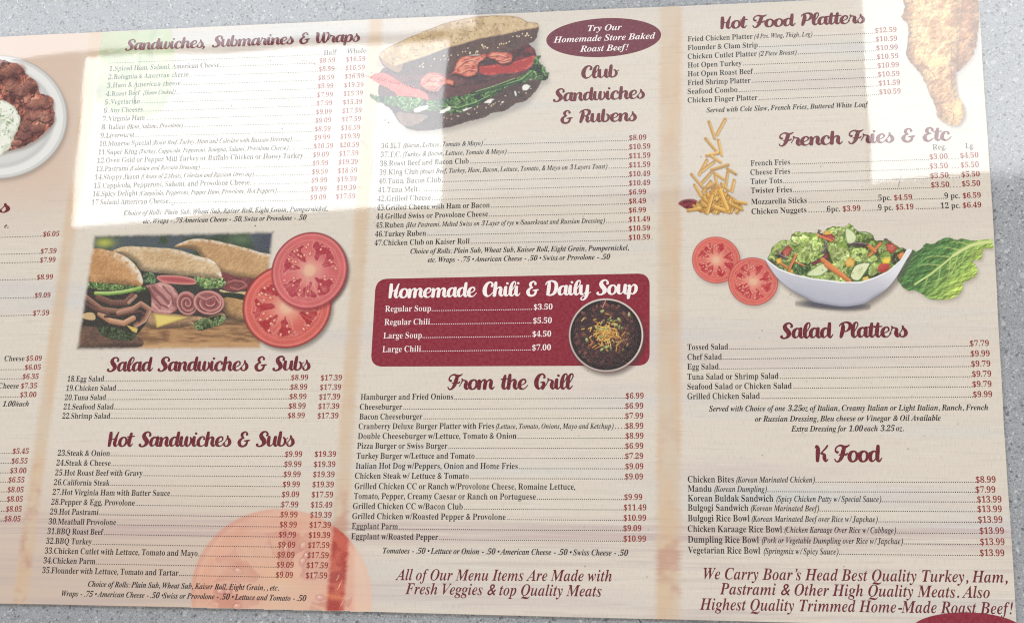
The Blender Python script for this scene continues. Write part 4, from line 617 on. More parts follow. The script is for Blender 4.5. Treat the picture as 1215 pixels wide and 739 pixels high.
# --- the fat brush script of the headings: every letter is drawn with pen strokes (x, y, pen width)
def curve(pts, n=5):
    p = np.array(pts, float)
    q = np.vstack([2 * p[0] - p[1], p, 2 * p[-1] - p[-2]])
    out = []
    for i in range(1, len(q) - 2):
        for k in range(n):
            t = k / n
            out.append(0.5 * ((2 * q[i]) + (-q[i - 1] + q[i + 1]) * t + (2 * q[i - 1] - 5 * q[i] + 4 * q[i + 1] - q[i + 2]) * t * t
                              + (-q[i - 1] + 3 * q[i] - 3 * q[i + 1] + q[i + 2]) * t ** 3))
    out.append(p[-1])
    return np.array(out)
STEM_EXIT = [(24, 22, 29), (38, 4, 13), (56, 26, 8)]
SCRIPT = {
 'a': (90, [[(66, 76, 12), (50, 96, 14), (26, 80, 26), (17, 46, 31), (25, 12, 25), (44, 8, 12), (62, 34, 8), (68, 66, 8)], [(74, 98, 27), (72, 50, 32), (74, 20, 29), (88, 3, 14), (104, 26, 8)]]),
 'n': (90, [[(0, 76, 8), (12, 92, 16), (20, 74, 28), (19, 40, 32), (19, 4, 30)], [(24, 48, 8), (40, 84, 12), (60, 94, 20), (70, 76, 29), (68, 42, 32), (72, 18, 28), (86, 3, 14), (102, 26, 8)]]),
 'm': (138, [[(0, 76, 8), (12, 92, 16), (20, 74, 28), (19, 40, 32), (19, 4, 30)], [(24, 48, 8), (40, 84, 12), (58, 94, 20), (68, 74, 29), (67, 42, 32), (67, 4, 30)], [(72, 48, 8), (88, 84, 12), (106, 94, 20), (117, 76, 29), (115, 42, 32), (119, 18, 28), (133, 3, 14), (149, 26, 8)]]),
 'u': (92, [[(18, 98, 27), (17, 50, 32), (22, 18, 28), (38, 4, 13), (56, 22, 8), (66, 60, 8)], [(74, 98, 27), (73, 50, 32), (76, 20, 29), (90, 3, 14), (106, 26, 8)]]),
 'd': (92, [[(66, 76, 12), (50, 96, 14), (26, 80, 26), (17, 46, 31), (25, 12, 25), (44, 8, 12), (62, 34, 8), (68, 66, 8)], [(76, 146, 25), (75, 100, 31), (73, 50, 32), (76, 20, 29), (90, 3, 14), (108, 34, 8)]]),
 'h': (92, [[(20, 146, 25), (20, 100, 31), (19, 40, 32), (19, 4, 30)], [(24, 48, 8), (40, 84, 12), (60, 94, 20), (70, 76, 29), (68, 42, 32), (72, 18, 28), (86, 3, 14), (104, 30, 8)]]),
 'b': (84, [[(22, 146, 25), (21, 100, 31), (19, 50, 32), (23, 18, 27), (42, 3, 14), (64, 16, 18), (74, 46, 24), (64, 80, 17), (50, 90, 12)], [(62, 84, 10), (76, 72, 7), (94, 84, 7)]]),
 'o': (80, [[(50, 97, 13), (26, 82, 26), (16, 48, 31), (25, 14, 26), (46, 2, 14), (68, 18, 20), (76, 50, 23), (68, 82, 18), (50, 97, 13)], [(66, 88, 9), (80, 78, 7), (96, 86, 7)]]),
 'c': (74, [[(66, 70, 20), (64, 90, 15), (46, 99, 14), (26, 82, 26), (16, 48, 31), (25, 14, 27), (46, 2, 14), (68, 12, 9), (88, 40, 7)]]),
 'e': (74, [[(18, 36, 9), (44, 46, 9), (66, 66, 12), (62, 90, 15), (46, 98, 14), (26, 82, 25), (16, 48, 31), (25, 14, 27), (46, 2, 14), (68, 12, 9), (88, 40, 7)]]),
 'i': (46, [[(20, 98, 27), (19, 50, 32), (23, 18, 28), (38, 3, 14), (56, 28, 8)], [(28, 131, 25), (31, 133, 27), (33, 135, 24)]]),
 'l': (50, [[(22, 40, 8), (44, 84, 8), (58, 124, 10), (50, 148, 12), (33, 140, 19), (22, 104, 29), (19, 50, 32), (24, 16, 27), (40, 3, 14), (60, 32, 8)]]),
 'r': (70, [[(0, 30, 7), (14, 66, 8), (22, 98, 16)], [(14, 106, 12), (24, 92, 14), (44, 88, 14), (55, 74, 26), (52, 42, 32), (55, 18, 28), (68, 3, 14), (84, 28, 8)]]),
 's': (66, [[(0, 26, 7), (24, 60, 8), (38, 104, 12)], [(30, 110, 10), (36, 88, 18), (54, 62, 27), (60, 30, 29), (44, 5, 18), (22, 4, 12), (12, 18, 17), (20, 28, 10)]]),
 't': (50, [[(30, 138, 22), (26, 100, 30), (22, 50, 32), (25, 18, 28), (40, 3, 14), (58, 30, 8)], [(-2, 98, 11), (28, 102, 14), (62, 106, 11)]]),
 'p': (90, [[(2, 80, 8), (14, 94, 16), (21, 74, 28), (20, 30, 32), (18, -14, 30), (17, -42, 24)], [(24, 50, 8), (42, 86, 12), (60, 96, 18), (75, 76, 27), (76, 38, 29), (62, 8, 20), (46, 3, 12), (36, 12, 8)]]),
 'w': (112, [[(18, 98, 27), (16, 46, 32), (23, 14, 26), (40, 3, 13), (54, 24, 8), (60, 70, 8)], [(66, 98, 26), (63, 46, 32), (70, 14, 26), (86, 3, 14), (104, 26, 16), (108, 66, 19), (98, 92, 14)], [(100, 92, 9), (112, 76, 7), (126, 84, 7)]]),
 'y': (92, [[(18, 98, 27), (17, 50, 32), (22, 18, 28), (38, 4, 13), (56, 22, 8), (66, 60, 8)], [(74, 98, 27), (74, 40, 31), (72, -8, 29), (56, -44, 18), (34, -50, 12), (26, -34, 11), (42, -14, 8), (80, 6, 7), (106, 30, 7)]]),
 ',': (34, [[(12, 14, 24), (16, 0, 20), (4, -26, 7)]]),
 'S': (92, [[(90, 108, 22), (92, 128, 18), (74, 148, 15), (48, 142, 22), (36, 116, 33), (46, 88, 40), (66, 62, 40), (72, 32, 36), (54, 6, 20), (28, 0, 15), (12, 12, 20), (16, 24, 20)]]),
 'C': (94, [[(82, 104, 24), (86, 128, 19), (66, 149, 15), (38, 132, 28), (22, 86, 37), (26, 36, 35), (48, 5, 21), (74, 12, 11), (98, 44, 7)]]),
 'W': (132, [[(0, 122, 8), (10, 142, 16), (20, 120, 30), (20, 70, 34), (30, 20, 28), (46, 3, 14), (62, 34, 9), (70, 100, 9), (76, 140, 14)], [(80, 138, 24), (78, 80, 33), (86, 24, 29), (102, 3, 17), (124, 40, 18), (130, 104, 19), (118, 140, 16), (102, 128, 10)]]),
 'R': (100, [[(30, 138, 20), (32, 90, 33), (24, 36, 32), (18, 2, 22)], [(2, 112, 8), (16, 136, 13), (54, 151, 16), (84, 136, 27), (86, 104, 28), (66, 80, 14), (44, 76, 9)], [(54, 80, 12), (74, 62, 27), (74, 28, 30), (86, 3, 14), (104, 26, 8)]]),
 'H': (98, [[(18, 146, 28), (22, 84, 34), (22, 4, 26)], [(24, 66, 10), (50, 78, 10), (66, 80, 12)], [(88, 150, 12), (78, 112, 20), (70, 62, 32), (70, 22, 29), (84, 3, 14), (102, 26, 8)]]),
 'F': (98, [[(22, 84, 25), (4, 98, 14), (10, 130, 12), (40, 148, 16), (72, 134, 26), (98, 142, 15), (112, 154, 7)], [(72, 138, 28), (64, 92, 34), (54, 42, 31), (34, 6, 19), (12, 4, 12), (0, 26, 9)], [(32, 62, 10), (60, 68, 13), (86, 64, 16), (98, 80, 9)]]),
 'P': (92, [[(30, 138, 20), (32, 90, 33), (24, 36, 32), (18, 2, 22)], [(2, 112, 8), (16, 136, 13), (54, 151, 16), (86, 134, 28), (88, 98, 29), (66, 66, 15), (44, 60, 9)]]),
 'D': (108, [[(30, 140, 24), (31, 80, 33), (28, 12, 28)], [(0, 110, 8), (12, 138, 14), (50, 150, 16), (86, 130, 27), (96, 80, 33), (84, 26, 29), (52, 3, 17), (18, 8, 12)]]),
 'G': (100, [[(84, 110, 20), (84, 132, 17), (64, 149, 15), (38, 132, 28), (22, 86, 37), (26, 36, 34), (46, 5, 20), (64, 16, 10), (76, 46, 8)], [(58, 66, 10), (84, 68, 18)], [(86, 64, 24), (84, 26, 29), (78, 0, 20)]]),
 'E': (88, [[(78, 112, 20), (76, 134, 16), (56, 149, 15), (36, 132, 27), (36, 104, 25), (54, 86, 13), (68, 84, 10)], [(58, 84, 12), (32, 72, 22), (18, 42, 33), (32, 8, 25), (58, 2, 15), (86, 30, 8)]]),
 'K': (94, [[(0, 124, 8), (10, 144, 18), (22, 120, 30), (22, 80, 34), (22, 4, 26)], [(96, 148, 14), (82, 122, 15), (44, 74, 9)], [(48, 76, 14), (72, 64, 25), (76, 30, 30), (88, 3, 14), (104, 24, 8)]]),
 '&': (104, [[(76, 116, 22), (74, 134, 16), (56, 147, 14), (34, 130, 25), (34, 104, 23), (52, 86, 11)], [(54, 86, 12), (30, 74, 21), (16, 44, 31), (28, 10, 26), (54, 0, 20), (78, 14, 22), (86, 44, 18), (84, 62, 12)], [(58, 56, 10), (84, 56, 20), (106, 62, 12)]]),
}
def shape_script(text):
    V, T = [], []
    x = 0.0; n = 0; zk = 0
    for ch in text:
        if ch == ' ': x += 62; continue
        adv, strokes = SCRIPT[ch]
        for st in strokes:
            c = curve(st)
            xy = c[:, :2]; w = np.maximum(c[:, 2], 5) / 2 * 1.0
            d = np.gradient(xy, axis=0); d /= np.linalg.norm(d, axis=1)[:, None] + 1e-9
            # round-ish ends
            a = xy[0] - d[0] * w[0] * 0.55; b = xy[-1] + d[-1] * w[-1] * 0.55
            xy = np.vstack([a, xy, b]); w = np.concatenate([[w[0] * 0.55], w, [w[-1] * 0.55]]); d = np.vstack([d[0], d, d[-1]])
            nn = np.stack([-d[:, 1], d[:, 0]], 1)
            Lf, Rt = xy + nn * w[:, None], xy - nn * w[:, None]
            for k in range(len(xy) - 1):
                quad = np.array([Rt[k], Rt[k + 1], Lf[k + 1], Lf[k]])
                e = quad[[1, 2, 3, 0]] - quad
                quad[:, 0] += x + quad[:, 1] * 0.06
                z = 2.5e-7 * zk; zk = (zk + 1) % 240
                V.append(np.column_stack([quad, np.full(4, z)]))
                T += [(n, n + 1, n + 2), (n, n + 2, n + 3)]; n += 4
        x += adv
    V = np.concatenate(V)
    T2 = []
    for t in T:
        a, b, c = V[t[0]], V[t[1]], V[t[2]]
        cr = (b[0] - a[0]) * (c[1] - a[1]) - (b[1] - a[1]) * (c[0] - a[0])
        if abs(cr) < 1e-4: continue
        T2.append(t if cr > 0 else (t[0], t[2], t[1]))
    return V, T2
def heading(text, x0, y0, x1, y1, cap, parent, mat=None, name='section_heading', label=None):
    V, T = shape_script(text)
    return text_object(name, [(place(V, x0, y0, x1, y1, cap, 150.0), T)], mat or M_RED, parent, label)
# ------------------------------------------------------------------ countertop and menu sheet
def line_x(p, q):                                     # infinite line through two photo points, on the counter plane
    a, b = P(*p), P(*q)
    return a, b - a
def meet(l1, l2):
    (a, u), (b, v) = l1, l2
    t = np.linalg.solve(np.array([u, -v]).T, b - a)[0]
    return a + u * t
top = line_x((6, 43.5), (787, 8.2)); bot = line_x((6, 715.2), (420, 724.9)); rgt = line_x((1162, 7), (1205, 729))
left = line_x((-420, 0), (-520, 739))
corners = [meet(bot, left), meet(bot, rgt), meet(top, rgt), meet(top, left)]
base = sum(corners) / 4

counter = link('countertop', [(-1.4, -1.0, 0), (1.4, -1.0, 0), (1.4, 1.0, 0), (-1.4, 1.0, 0),
                              (-1.4, -1.0, -0.03), (1.4, -1.0, -0.03), (1.4, 1.0, -0.03), (-1.4, 1.0, -0.03)],
               [(0, 1, 2, 3), (7, 6, 5, 4), (0, 4, 5, 1), (1, 5, 6, 2), (2, 6, 7, 3), (3, 7, 4, 0)], M_GRANITE, loc=(0, 0, -0.0014))
counter['kind'] = 'structure'
counter['label'] = 'speckled grey quartz countertop under the menu'

menu = bpy.data.objects.new('menu', None)
COL.objects.link(menu)
menu.empty_display_size = 0.02
menu['label'] = 'laminated takeout menu with red script headings and food pictures on speckled grey counter'
menu['category'] = 'menu'

# the sheet: paper under laminate, 1.4 mm thick, edges very slightly uneven and rounded
def sheet():
    ring = []
    rnd = random.Random(4)
    for i in range(4):
        a, b = corners[i], corners[(i + 1) % 4]
        d = (b - a); L = np.linalg.norm(d); nrm = np.array([d[1], -d[0]]) / L
        k = 24
        for j in range(k):
            t = j / k
            w = 0.00018 * math.sin(t * 9 + i * 2) + 0.00008 * rnd.uniform(-1, 1)
            ring.append(a + d * t + nrm * (w if j else 0))
    n = len(ring)
    c = sum(ring) / n
    V = [(p[0], p[1], 0.0) for p in ring]
    for k, (grow, z) in enumerate(((0.00012, -0.00010), (0.00016, -0.0006), (0.00012, -0.0014))):
        for p in ring:
            q = p + unit(p - c) * grow
            V.append((q[0], q[1], z))
    Fc = [tuple(range(n))]
    for r in range(3):
        for i in range(n):
            j = (i + 1) % n
            Fc.append((r * n + j, r * n + i, (r + 1) * n + i, (r + 1) * n + j))
    Fc.append(tuple(range(4 * n - 1, 3 * n - 1, -1)))
    return V, Fc
V, Fc = sheet()
link('sheet', V, Fc, M_PAPER, menu, label='off-white laminated paper with wood grain and tan bands between the columns')

# ------------------------------------------------------------------ rows of text
STYLES['number'] = (BOLD, 6.0, 0.0, 0.0, 2.0)
STYLES['semi'] = (BOLD, 7.0, 0.0, 0.0, 2.0)
STYLES['badge'] = (ITAL, 1.0, -1.0, 0.24, 1.6)

def run(style, text, x0, x1, base, cap):
    (ax, ay), (bx, by) = base
    f = lambda x: ay + (by - ay) * (x - ax) / (bx - ax)
    V, T = shape_text(text, style)
    return place(V, x0, f(x0), x1, f(x1), cap), T
def drun(x0, x1, base, size=0.9, pitch=2.2):
    (ax, ay), (bx, by) = base
    f = lambda x: ay + (by - ay) * (x - ax) / (bx - ax)
    return dots(x0, f(x0), x1, f(x1), size, pitch)

def menu_row(base, segs, prices, cap=6.8, ink=None, pink=None, pcap=None, name='menu_line', label=None, pstyle='price', dsize=0.9, dpitch=2.2):
    """segs: (style, text, x0, x1) or ('.', x0, x1); prices: (text, x0, x1, y) -> child parts"""
    runs = []
    for s in segs:
        if s[0] == '.':
            if s[2] - s[1] > 2: runs.append(drun(s[1], s[2], base, dsize, dpitch))
        else:
            c = cap * (0.90 if s[0] == 'italic' else 1.0)
            runs.append(run(s[0], s[1], s[2], s[3], base, c))
    o = text_object(name, runs, ink or M_BLACK, menu)
    if label: o['label'] = label
    for t, x0, x1, y in prices:
        slope = (base[1][1] - base[0][1]) / (base[1][0] - base[0][0])
        r = run(pstyle, t, x0, x1, ((x0, y), (x1, y + slope * (x1 - x0))), pcap or cap * 0.93)
        p = text_object('price', [r], pink or M_BRICK, None)
        p.parent = o
        p.location = Vector(p.location) - Vector(o.location)
    return o

# --- column of sandwiches
A = [("Spiced Ham, Salami, American Cheese", 260, None, None, '8.59', '16.59'),
     ("Bolognia & American cheese", 223.5, None, None, '8.59', '16.59'),
     ("Ham & American cheese", 214, None, None, '8.59', '16.59'),
     ("Roast Beef", 166, "(Home Cooked)", (170, 208), '9.99', '19.39'),
     ("Vegetarian", 166, None, None, '7.99', '15.39'),
     ("Any Cheeses", 169, None, None, '7.99', '15.39'),
     ("Virginia Ham", 171.5, None, None, '9.09', '17.59'),
     ("Italian", 148, "(Ham, Salami, Provolone)", (150.5, 217), '9.09', '17.59'),
     ("Liverwurst", 159, None, None, '8.59', '16.59'),
     ("Monroe Special", 179, "(Roast Beef, Turkey, Ham and Coleslaw with Russian Dressing)", (181, 346), '9.99', '19.39'),
     ("Super King", 162.5, "(Turkey, Cappicola, Pepperoni, Bologna, Salami, Provolone Cheese)", (165, 342), '10.59', '20.59'),
     ("Oven Gold or Pepper Mill Turkey or Buffalo Chicken or Honey Turkey", 359.5, None, None, '9.09', '17.59'),
     ("Pastrami", 152, "(Coleslaw and Russian Dressing)", (154.5, 237), '9.99', '19.39'),
     ("Sloppy Jason", 165, "(Choice of 2 Meats, Coleslaw and Russian Dressing)", (167.5, 301), '9.59', '18.59'),
     ("Cappicola, Pepperoni, Salami, and Provolone Cheese", 296, None, None, '9.99', '19.39'),
     ("Spicy Delight", 163, "(Cappicola, Pepperoni, Pepper Ham, Provolone, Hot Peppers)", (165.5, 328), '9.99', '19.39'),
     ("Salami American Cheese", 199.5, None, None, '9.09', '17.59')]
for i, (nm, xe, it, ix, h, w) in enumerate(A):
    t = i / 16
    x0, y0 = 129.3 - 20.9 * t, 84.7 + 158.4 * t
    xh, yh = 378.8 - 10.8 * t, 74.5 + 162.4 * t + 0.4
    xw, yw = 410.5 - 12 * t, 73.5 + 162.5 * t
    nw = 6.0 if i < 9 else 9.6
    base = ((x0, y0), (xh, yh + 0.6))
    segs = [('number', '%d.' % (i + 1), x0, x0 + nw), ('regular', nm, x0 + nw + 0.8 + (1.5 if i == 7 else 0), xe)]
    e = xe
    if it: segs.append(('italic', it, ix[0], ix[1])); e = ix[1]
    segs.append(('.', e + 1.5, xh - 1.5))
    hx = 23 if len(h) > 4 else 18.6
    menu_row(base, segs, [('$' + h, xh, xh + hx, yh), ('$' + w, xw, xw + 22.8, yw)])
menu_row(((128, 75.8), (384, 65.6)), [('.', 130, 383), ('semi', 'Half', 384, 399.2)], [])
menu_row(((411, 64.1), (434, 63.2)), [('semi', 'Whole', 411.3, 434)], [])
def note(text, x0, y0, x1, y1, cap=6.4, ink=None, name='menu_note', style='note'):
    return text_object(name, [run(style, text, x0, x1, ((x0, y0), (x1, y1)), cap)], ink or M_BLACK, menu)
note("Choice of Rolls: Plain Sub, Wheat Sub, Kaiser Roll, Eight Grain, Pumpernickel,", 146.8, 255.6, 388.6, 250.3)
note("etc. Wraps - .75 American Cheese - .50, Swiss or Provolone - .50", 169.5, 265.3, 363.5, 260.9)
heading("Sandwiches, Submarines & Wraps", 148, 60.3, 427, 49.6, 15.6, menu)

heading("Salad Sandwiches & Subs", 126.5, 440.5, 368.2, 439.2, 17.4, menu)
for i, (nm, xe) in enumerate((("Egg Salad", 123.2), ("Chicken Salad", 137.4), ("Tuna Salad", 125.4), ("Seafood Salad", 134.5), ("Shrimp Salad", 130.5))):
    t = i / 4
    x0, y0 = 79.7 - 5.9 * t, 452.5 + 44 * t
    xh, yh = 345.4 - 4 * t, 450.8 + 45 * t
    menu_row(((x0, y0), (xh, yh)), [('number', '%d.' % (18 + i), x0, x0 + 9.6), ('regular', nm, x0 + 10.4, xe), ('.', xe + 1.5, xh - 0.8)],
             [('$8.99', xh, xh + 20, yh), ('$17.39', xh + 35.2, xh + 60, yh + 0.3)])
heading("Hot Sandwiches & Subs", 127.7, 529.5, 349.4, 529.2, 17.6, menu)
Hh = [("Steak & Onion", 130.2, '9.99', '19.39'), ("Steak & Cheese", 131, '9.99', '19.39'), ("Hot Roast Beef with Gravy", 168.9, '9.99', '19.39'),
      ("California Steak", 129.9, '9.99', '19.39'), ("Hot Virginia Ham with Butter Sauce", 201.5, '9.09', '17.59'),
      ("Pepper & Egg, Provolone", 159.7, '7.99', '15.49'), ("Hot Pastrami", 116.5, '9.99', '19.39'), ("Meatball Provolone", 137.4, '8.99', '17.39'),
      ("BBQ Roast Beef", 122.3, '9.99', '19.39'), ("BBQ Turkey", 108.6, '9.09', '17.59'),
      ("Chicken Cutlet with Lettuce, Tomato and Mayo", 234.2, '9.09', '17.59'), ("Chicken Parm", 112.9, '9.09', '17.59'),
      ("Flounder with Lettuce, Tomato and Tartar", 211.5, '9.09', '17.59')]
for i, (nm, xe, h, w) in enumerate(Hh):
    t = i / 12
    x0, y0 = 68.3 - 18.4 * t, 540.4 + 139 * t
    xh, yh = 338.1 - 11 * t, 541.6 + 143.1 * t
    xw, yw = 373.2 - 10.5 * t, 541.6 + 143.7 * t
    menu_row(((x0, y0), (xh, yh)), [('number', '%d.' % (23 + i), x0, x0 + 10.2), ('regular', nm, x0 + 10.8, xe), ('.', xe + 1.8, xh - 0.8)],
             [('$' + h, xh, xh + 20.2, yh), ('$' + w, xw, xw + 25.3, yw)])
note("Choice of Rolls: Plain Sub, Wheat Sub, Kaiser Roll, Eight Grain, , etc.", 104.2, 695.4, 330.9, 700.2)
note("Wraps - .75 \u2022 American Cheese - .50 \u2022Swiss or Provolone - .50 \u2022 Lettuce and Tomato - .50", 72.9, 706.7, 363.3, 712.7)

# --- the panel cut off by the left edge of the picture
def lrow(price, x0, x1, y, text=None, tx=None):
    sl = -0.03 + (y - 280) * 0.00011
    base = ((x0, y), (x0 + 100, y + 100 * sl))
    if text: segs = [(text[0], text[1], tx[0], tx[1])]
    else: segs = [('.', -95, x0 - 1)]
    menu_row(base, segs, [('$' + price, x0, x1, y)])
for a in (('6.05', 51, 70, 280.6), ('7.59', 48, 66.7, 301), ('7.99', 47.3, 65.5, 311.3), ('8.99', 43.6, 62.5, 331.7), ('9.09', 41, 59.5, 353.3),
          ('7.59', 39, 58, 374.2), ('6.05', 29.2, 48.1, 438.6), ('6.35', 26.5, 45.5, 449.5), ('3.00', 23.7, 42.8, 471),
          ('5.45', 14.8, 33.7, 538), ('6.55', 13.5, 32.3, 549.6), ('3.00', 11.8, 31, 561), ('6.55', 9.8, 28.6, 572), ('8.05', 8.8, 27.6, 583.6),
          ('8.05', 8, 26.6, 594.7), ('8.05', 7, 25.3, 606.5), ('8.05', 5, 24, 618)):
    lrow(*a)
lrow('5.09', 31, 49.2, 428, ('regular', 'Cheese'), (5, 28.8))
lrow('7.35', 24.6, 43.6, 460.5, ('regular', 'Cheese'), (-2, 22))
note("1.00/each", 3, 482, 34, 481.7)
note("e,", 5, 270.5, 10, 270.3)
heading("es", -14, 252.8, 11.5, 252, 17, menu)

# --- clubs
B = [("BLT", 475.3, "(Bacon, Lettuce, Tomato & Mayo)", (478.6, 572.7), '8.09'),
     ("T.C.", 475.6, "(Turkey & Bacon, Lettuce, Tomato & Mayo)", (477.9, 600.9), '10.59'),
     ("Roast Beef and Bacon Club", 556, None, None, '11.59'),
     ("King Club", 496.3, "(Roast Beef, Turkey, Ham, Bacon, Lettuce, Tomato, & Mayo on 3 Layers Toast)", (498.5, 720.7), '11.59'),
     ("Tuna, Bacon Club", 523, None, None, '10.49'), ("Tuna Melt", 495.5, None, None, '10.49'), ("Grilled Cheese", 511, None, None, '6.99'),
     ("Grilled Cheese with Ham or Bacon", 581, None, None, '8.49'), ("Grilled Swiss or Provolone Cheese", 579, None, None, '6.99'),
     ("Ruben", 479, "(Hot Pastrami, Melted Swiss on 3 Layer of rye w/Sauerkraut and Russian Dressing)", (482, 717.7), '11.49'),
     ("Turkey Ruben", 505.4, None, None, '10.59'), ("Chicken Club on Kaiser Roll", 557, None, None, '10.59')]
for i, (nm, xe, it, ix, p) in enumerate(B):
    t = i / 11
    x0, y0 = 452.2 - 8 * t, 176.3 + 115.1 * t
    xp, yp = 746.5 - 0.5 * t, 166.5 + 118.3 * t
    segs = [('number', '%d.' % (36 + i), x0, x0 + 9.8), ('regular', nm, x0 + 10.6, xe)]
    e = xe
    if it: segs.append(('italic', it, ix[0], ix[1])); e = ix[1]
    segs.append(('.', e + 2, xp - 0.8))
    menu_row(((x0, y0), (xp, yp + 0.6)), segs, [('$' + p, xp, xp + (25.2 if len(p) > 4 else 20.3), yp)])
note("Choice of Rolls: Plain Sub, Wheat Sub, Kaiser Roll, Eight Grain, Pumpernickel,", 486.8, 301.1, 746.2, 296.8)
note("etc. Wraps - .75 \u2022 American Cheese - .50 \u2022 Swiss or Provolone - .50", 507.4, 311.3, 724, 307.7)
heading("Club", 689.5, 93.6, 734.7, 91.8, 16.8, menu)
heading("Sandwiches", 655.9, 120.9, 765.3, 116.9, 16.8, menu)
heading("& Rubens", 664.8, 146.6, 755.6, 143.6, 16.8, menu)

# --- grill
G = [(427.8, 474.1, "Hamburger and Fried Onions", 537.6, None, None, '6.99', 742.4, 472.6),
     (426.8, 485.8, "Cheeseburger", 477, None, None, '6.99', 741.9, 484.5),
     (426.3, 497.3, "Bacon Cheeseburger", 501, None, None, '7.99', 741.9, 496.3),
     (425.3, 508.8, "Cranberry Deluxe Burger Platter with Fries", 586.1, "(Lettuce, Tomato, Onions, Mayo and Ketchup)", (588.3, 728), '8.99', 742, 508.2),
     (424.5, 520.5, "Double Cheeseburger w/Lettuce, Tomato & Onion", 612.8, None, None, '8.99', 742.2, 520),
     (423.5, 532, "Pizza Burger or Swiss Burger", 530.7, None, None, '6.99', 741.9, 532),
     (422.8, 543.9, "Turkey Burger w/Lettuce and Tomato", 563, None, None, '7.29', 741.8, 544),
     (421.9, 555.7, "Italian Hot Dog w/Peppers, Onion and Home Fries", 614.3, None, None, '9.09', 742, 556.2),
     (421, 567.4, "Chicken Steak w/ Lettuce & Tomato", 556, None, None, '9.09', 741.6, 568.3),
     (420.6, 579.8, "Grilled Chicken CC or Ranch w/Provolone Cheese, Romaine Lettuce,", 682.6, None, None, None, 741, 580.6),
     (419.8, 591.6, "Tomato, Pepper, Creamy Caesar or Ranch on Portuguese", 635.7, None, None, '9.99', 740.7, 592.6),
     (418.6, 603.4, "Grilled Chicken CC w/Bacon Club", 549, None, None, '11.49', 740.2, 604.9),
     (417.8, 615.3, "Grilled Chicken w/Roasted Pepper & Provolone", 599.8, None, None, '10.99', 739.9, 617.2),
     (417.3, 627.2, "Eggplant Parm", 472, None, None, '9.09', 739.6, 629.6),
     (416.5, 639.2, "Eggplant w/Roasted Pepper", 519.8, None, None, '10.99', 739.8, 642)]
for x0, y0, nm, xe, it, ix, p, xp, yp in G:
    segs = [('regular', nm, x0, xe)]
    e = xe
    if it: segs.append(('italic', it, ix[0], ix[1])); e = ix[1]
    if p: segs.append(('.', e + 2, xp - 0.8))
    menu_row(((x0, y0), (xp, yp)), segs, [('$' + p, xp, xp + (26.7 if len(p) > 4 else 21.3), yp)] if p else [])
note("Tomatoes - .50 \u2022 Lettuce or Onion - .50 \u2022 American Cheese - .50 \u2022 Swiss Cheese - .50", 454.3, 656, 745.4, 658.8)
heading("From the Grill", 530.7, 462.0, 680.4, 461.4, 18.0, menu)
note("All of Our Menu Items Are Made with", 469.1, 687.7, 726, 689.2, 12.2, M_RED, 'slogan', 'slogan')
note("Fresh Veggies & top Quality Meats", 480.7, 704.3, 713.7, 707.2, 12.2, M_RED, 'slogan', 'slogan')

# --- hot platters
heading("Hot Food Platters", 854.8, 34.8, 1026.7, 27.6, 16.2, menu)
R = [("Fried Chicken Platter", 893, "(4 Pcs. Wing, Thigh, Leg)", (895, 964), '12.59'), ("Flounder & Clam Strip", 899, None, None, '10.59'),
     ("Chicken Cutlet Platter", 898, "(2 Piece Breast)", (900.4, 945.3), '10.99'), ("Hot Open Turkey", 880, None, None, '10.59'),
     ("Hot Open Roast Beef", 893.5, None, None, '10.99'), ("Fried Shrimp Platter", 890.5, None, None, '10.59'),
     ("Seafood Combo", 875, None, None, '11.59'), ("Chicken Finger Platter", 898.8, None, None, '10.59')]
for i, (nm, xe, it, ix, p) in enumerate(R):
    t = i / 7
    y0 = 49.6 + 72.6 * t
    xp, yp = 1038.5 + 4.9 * t, 39.3 + 73 * t
    segs = [('regular', nm, 815.9, xe)]
    e = xe
    if it: segs.append(('italic', it, ix[0], ix[1])); e = ix[1]
    segs.append(('.', e + 2, xp - 1))
    menu_row(((815.9, y0), (xp, yp + 0.8)), segs, [('$' + p, xp, xp + 25.4, yp)])
note("Served with Cole Slaw, French Fries, Buttered White Loaf", 838.2, 133.8, 1030.7, 127.0)
heading("French Fries & Etc", 923.8, 173.8, 1129.3, 166.6, 16.8, menu)
note("Reg.", 1106.6, 177.9, 1122.9, 177.3, 6.6, M_GREY, 'menu_line', 'regular')
note("Lg.", 1145.6, 176.5, 1156, 176.2, 6.6, M_GREY, 'menu_line', 'regular')
for nm, xs, y0, xe, dx, p1, xa, ya, p2, xb, yb in (
        ("French Fries", 890.6, 197, 937.4, 938.5, '3.00', 1103, 189.3, '4.50', 1139.5, 187.7),
        ("Cheese Fries", 890.3, 207.8, 937.7, 940, '3.50', 1103.2, 200.4, '5.50', 1140, 199),
        ("Tater Tots", 890.6, 218.6, 928.2, 930, '3.50', 1104, 211.6, '5.50', 1141, 210.1),
        ("Twister Fries", 891, 229.4, 939.7, 941.5, '3.50', 1104.9, 222.7, '5.50', 1141.6, 221.2)):
    menu_row(((xs, y0), (xa, ya + 0.5)), [('regular', nm, xs, xe), ('.', dx, xa - 1.5), ('.', xa + 22.8, xb - 2.5)],
             [('$' + p1, xa, xa + 21.6, ya), ('$' + p2, xb, xb + 21.6, yb)])
menu_row(((891.3, 242.7), (1142.5, 235.2)), [('regular', "Mozzarella Sticks", 891.3, 957.3), ('.', 960, 1041), ('semi', '5pc.', 1042.3, 1057.6), ('.', 1083, 1119.5), ('semi', '9 pc.', 1120.8, 1138.8)],
         [('$4.59', 1060.9, 1082.3, 237.6), ('$6.59', 1142.5, 1163.9, 235.2)])
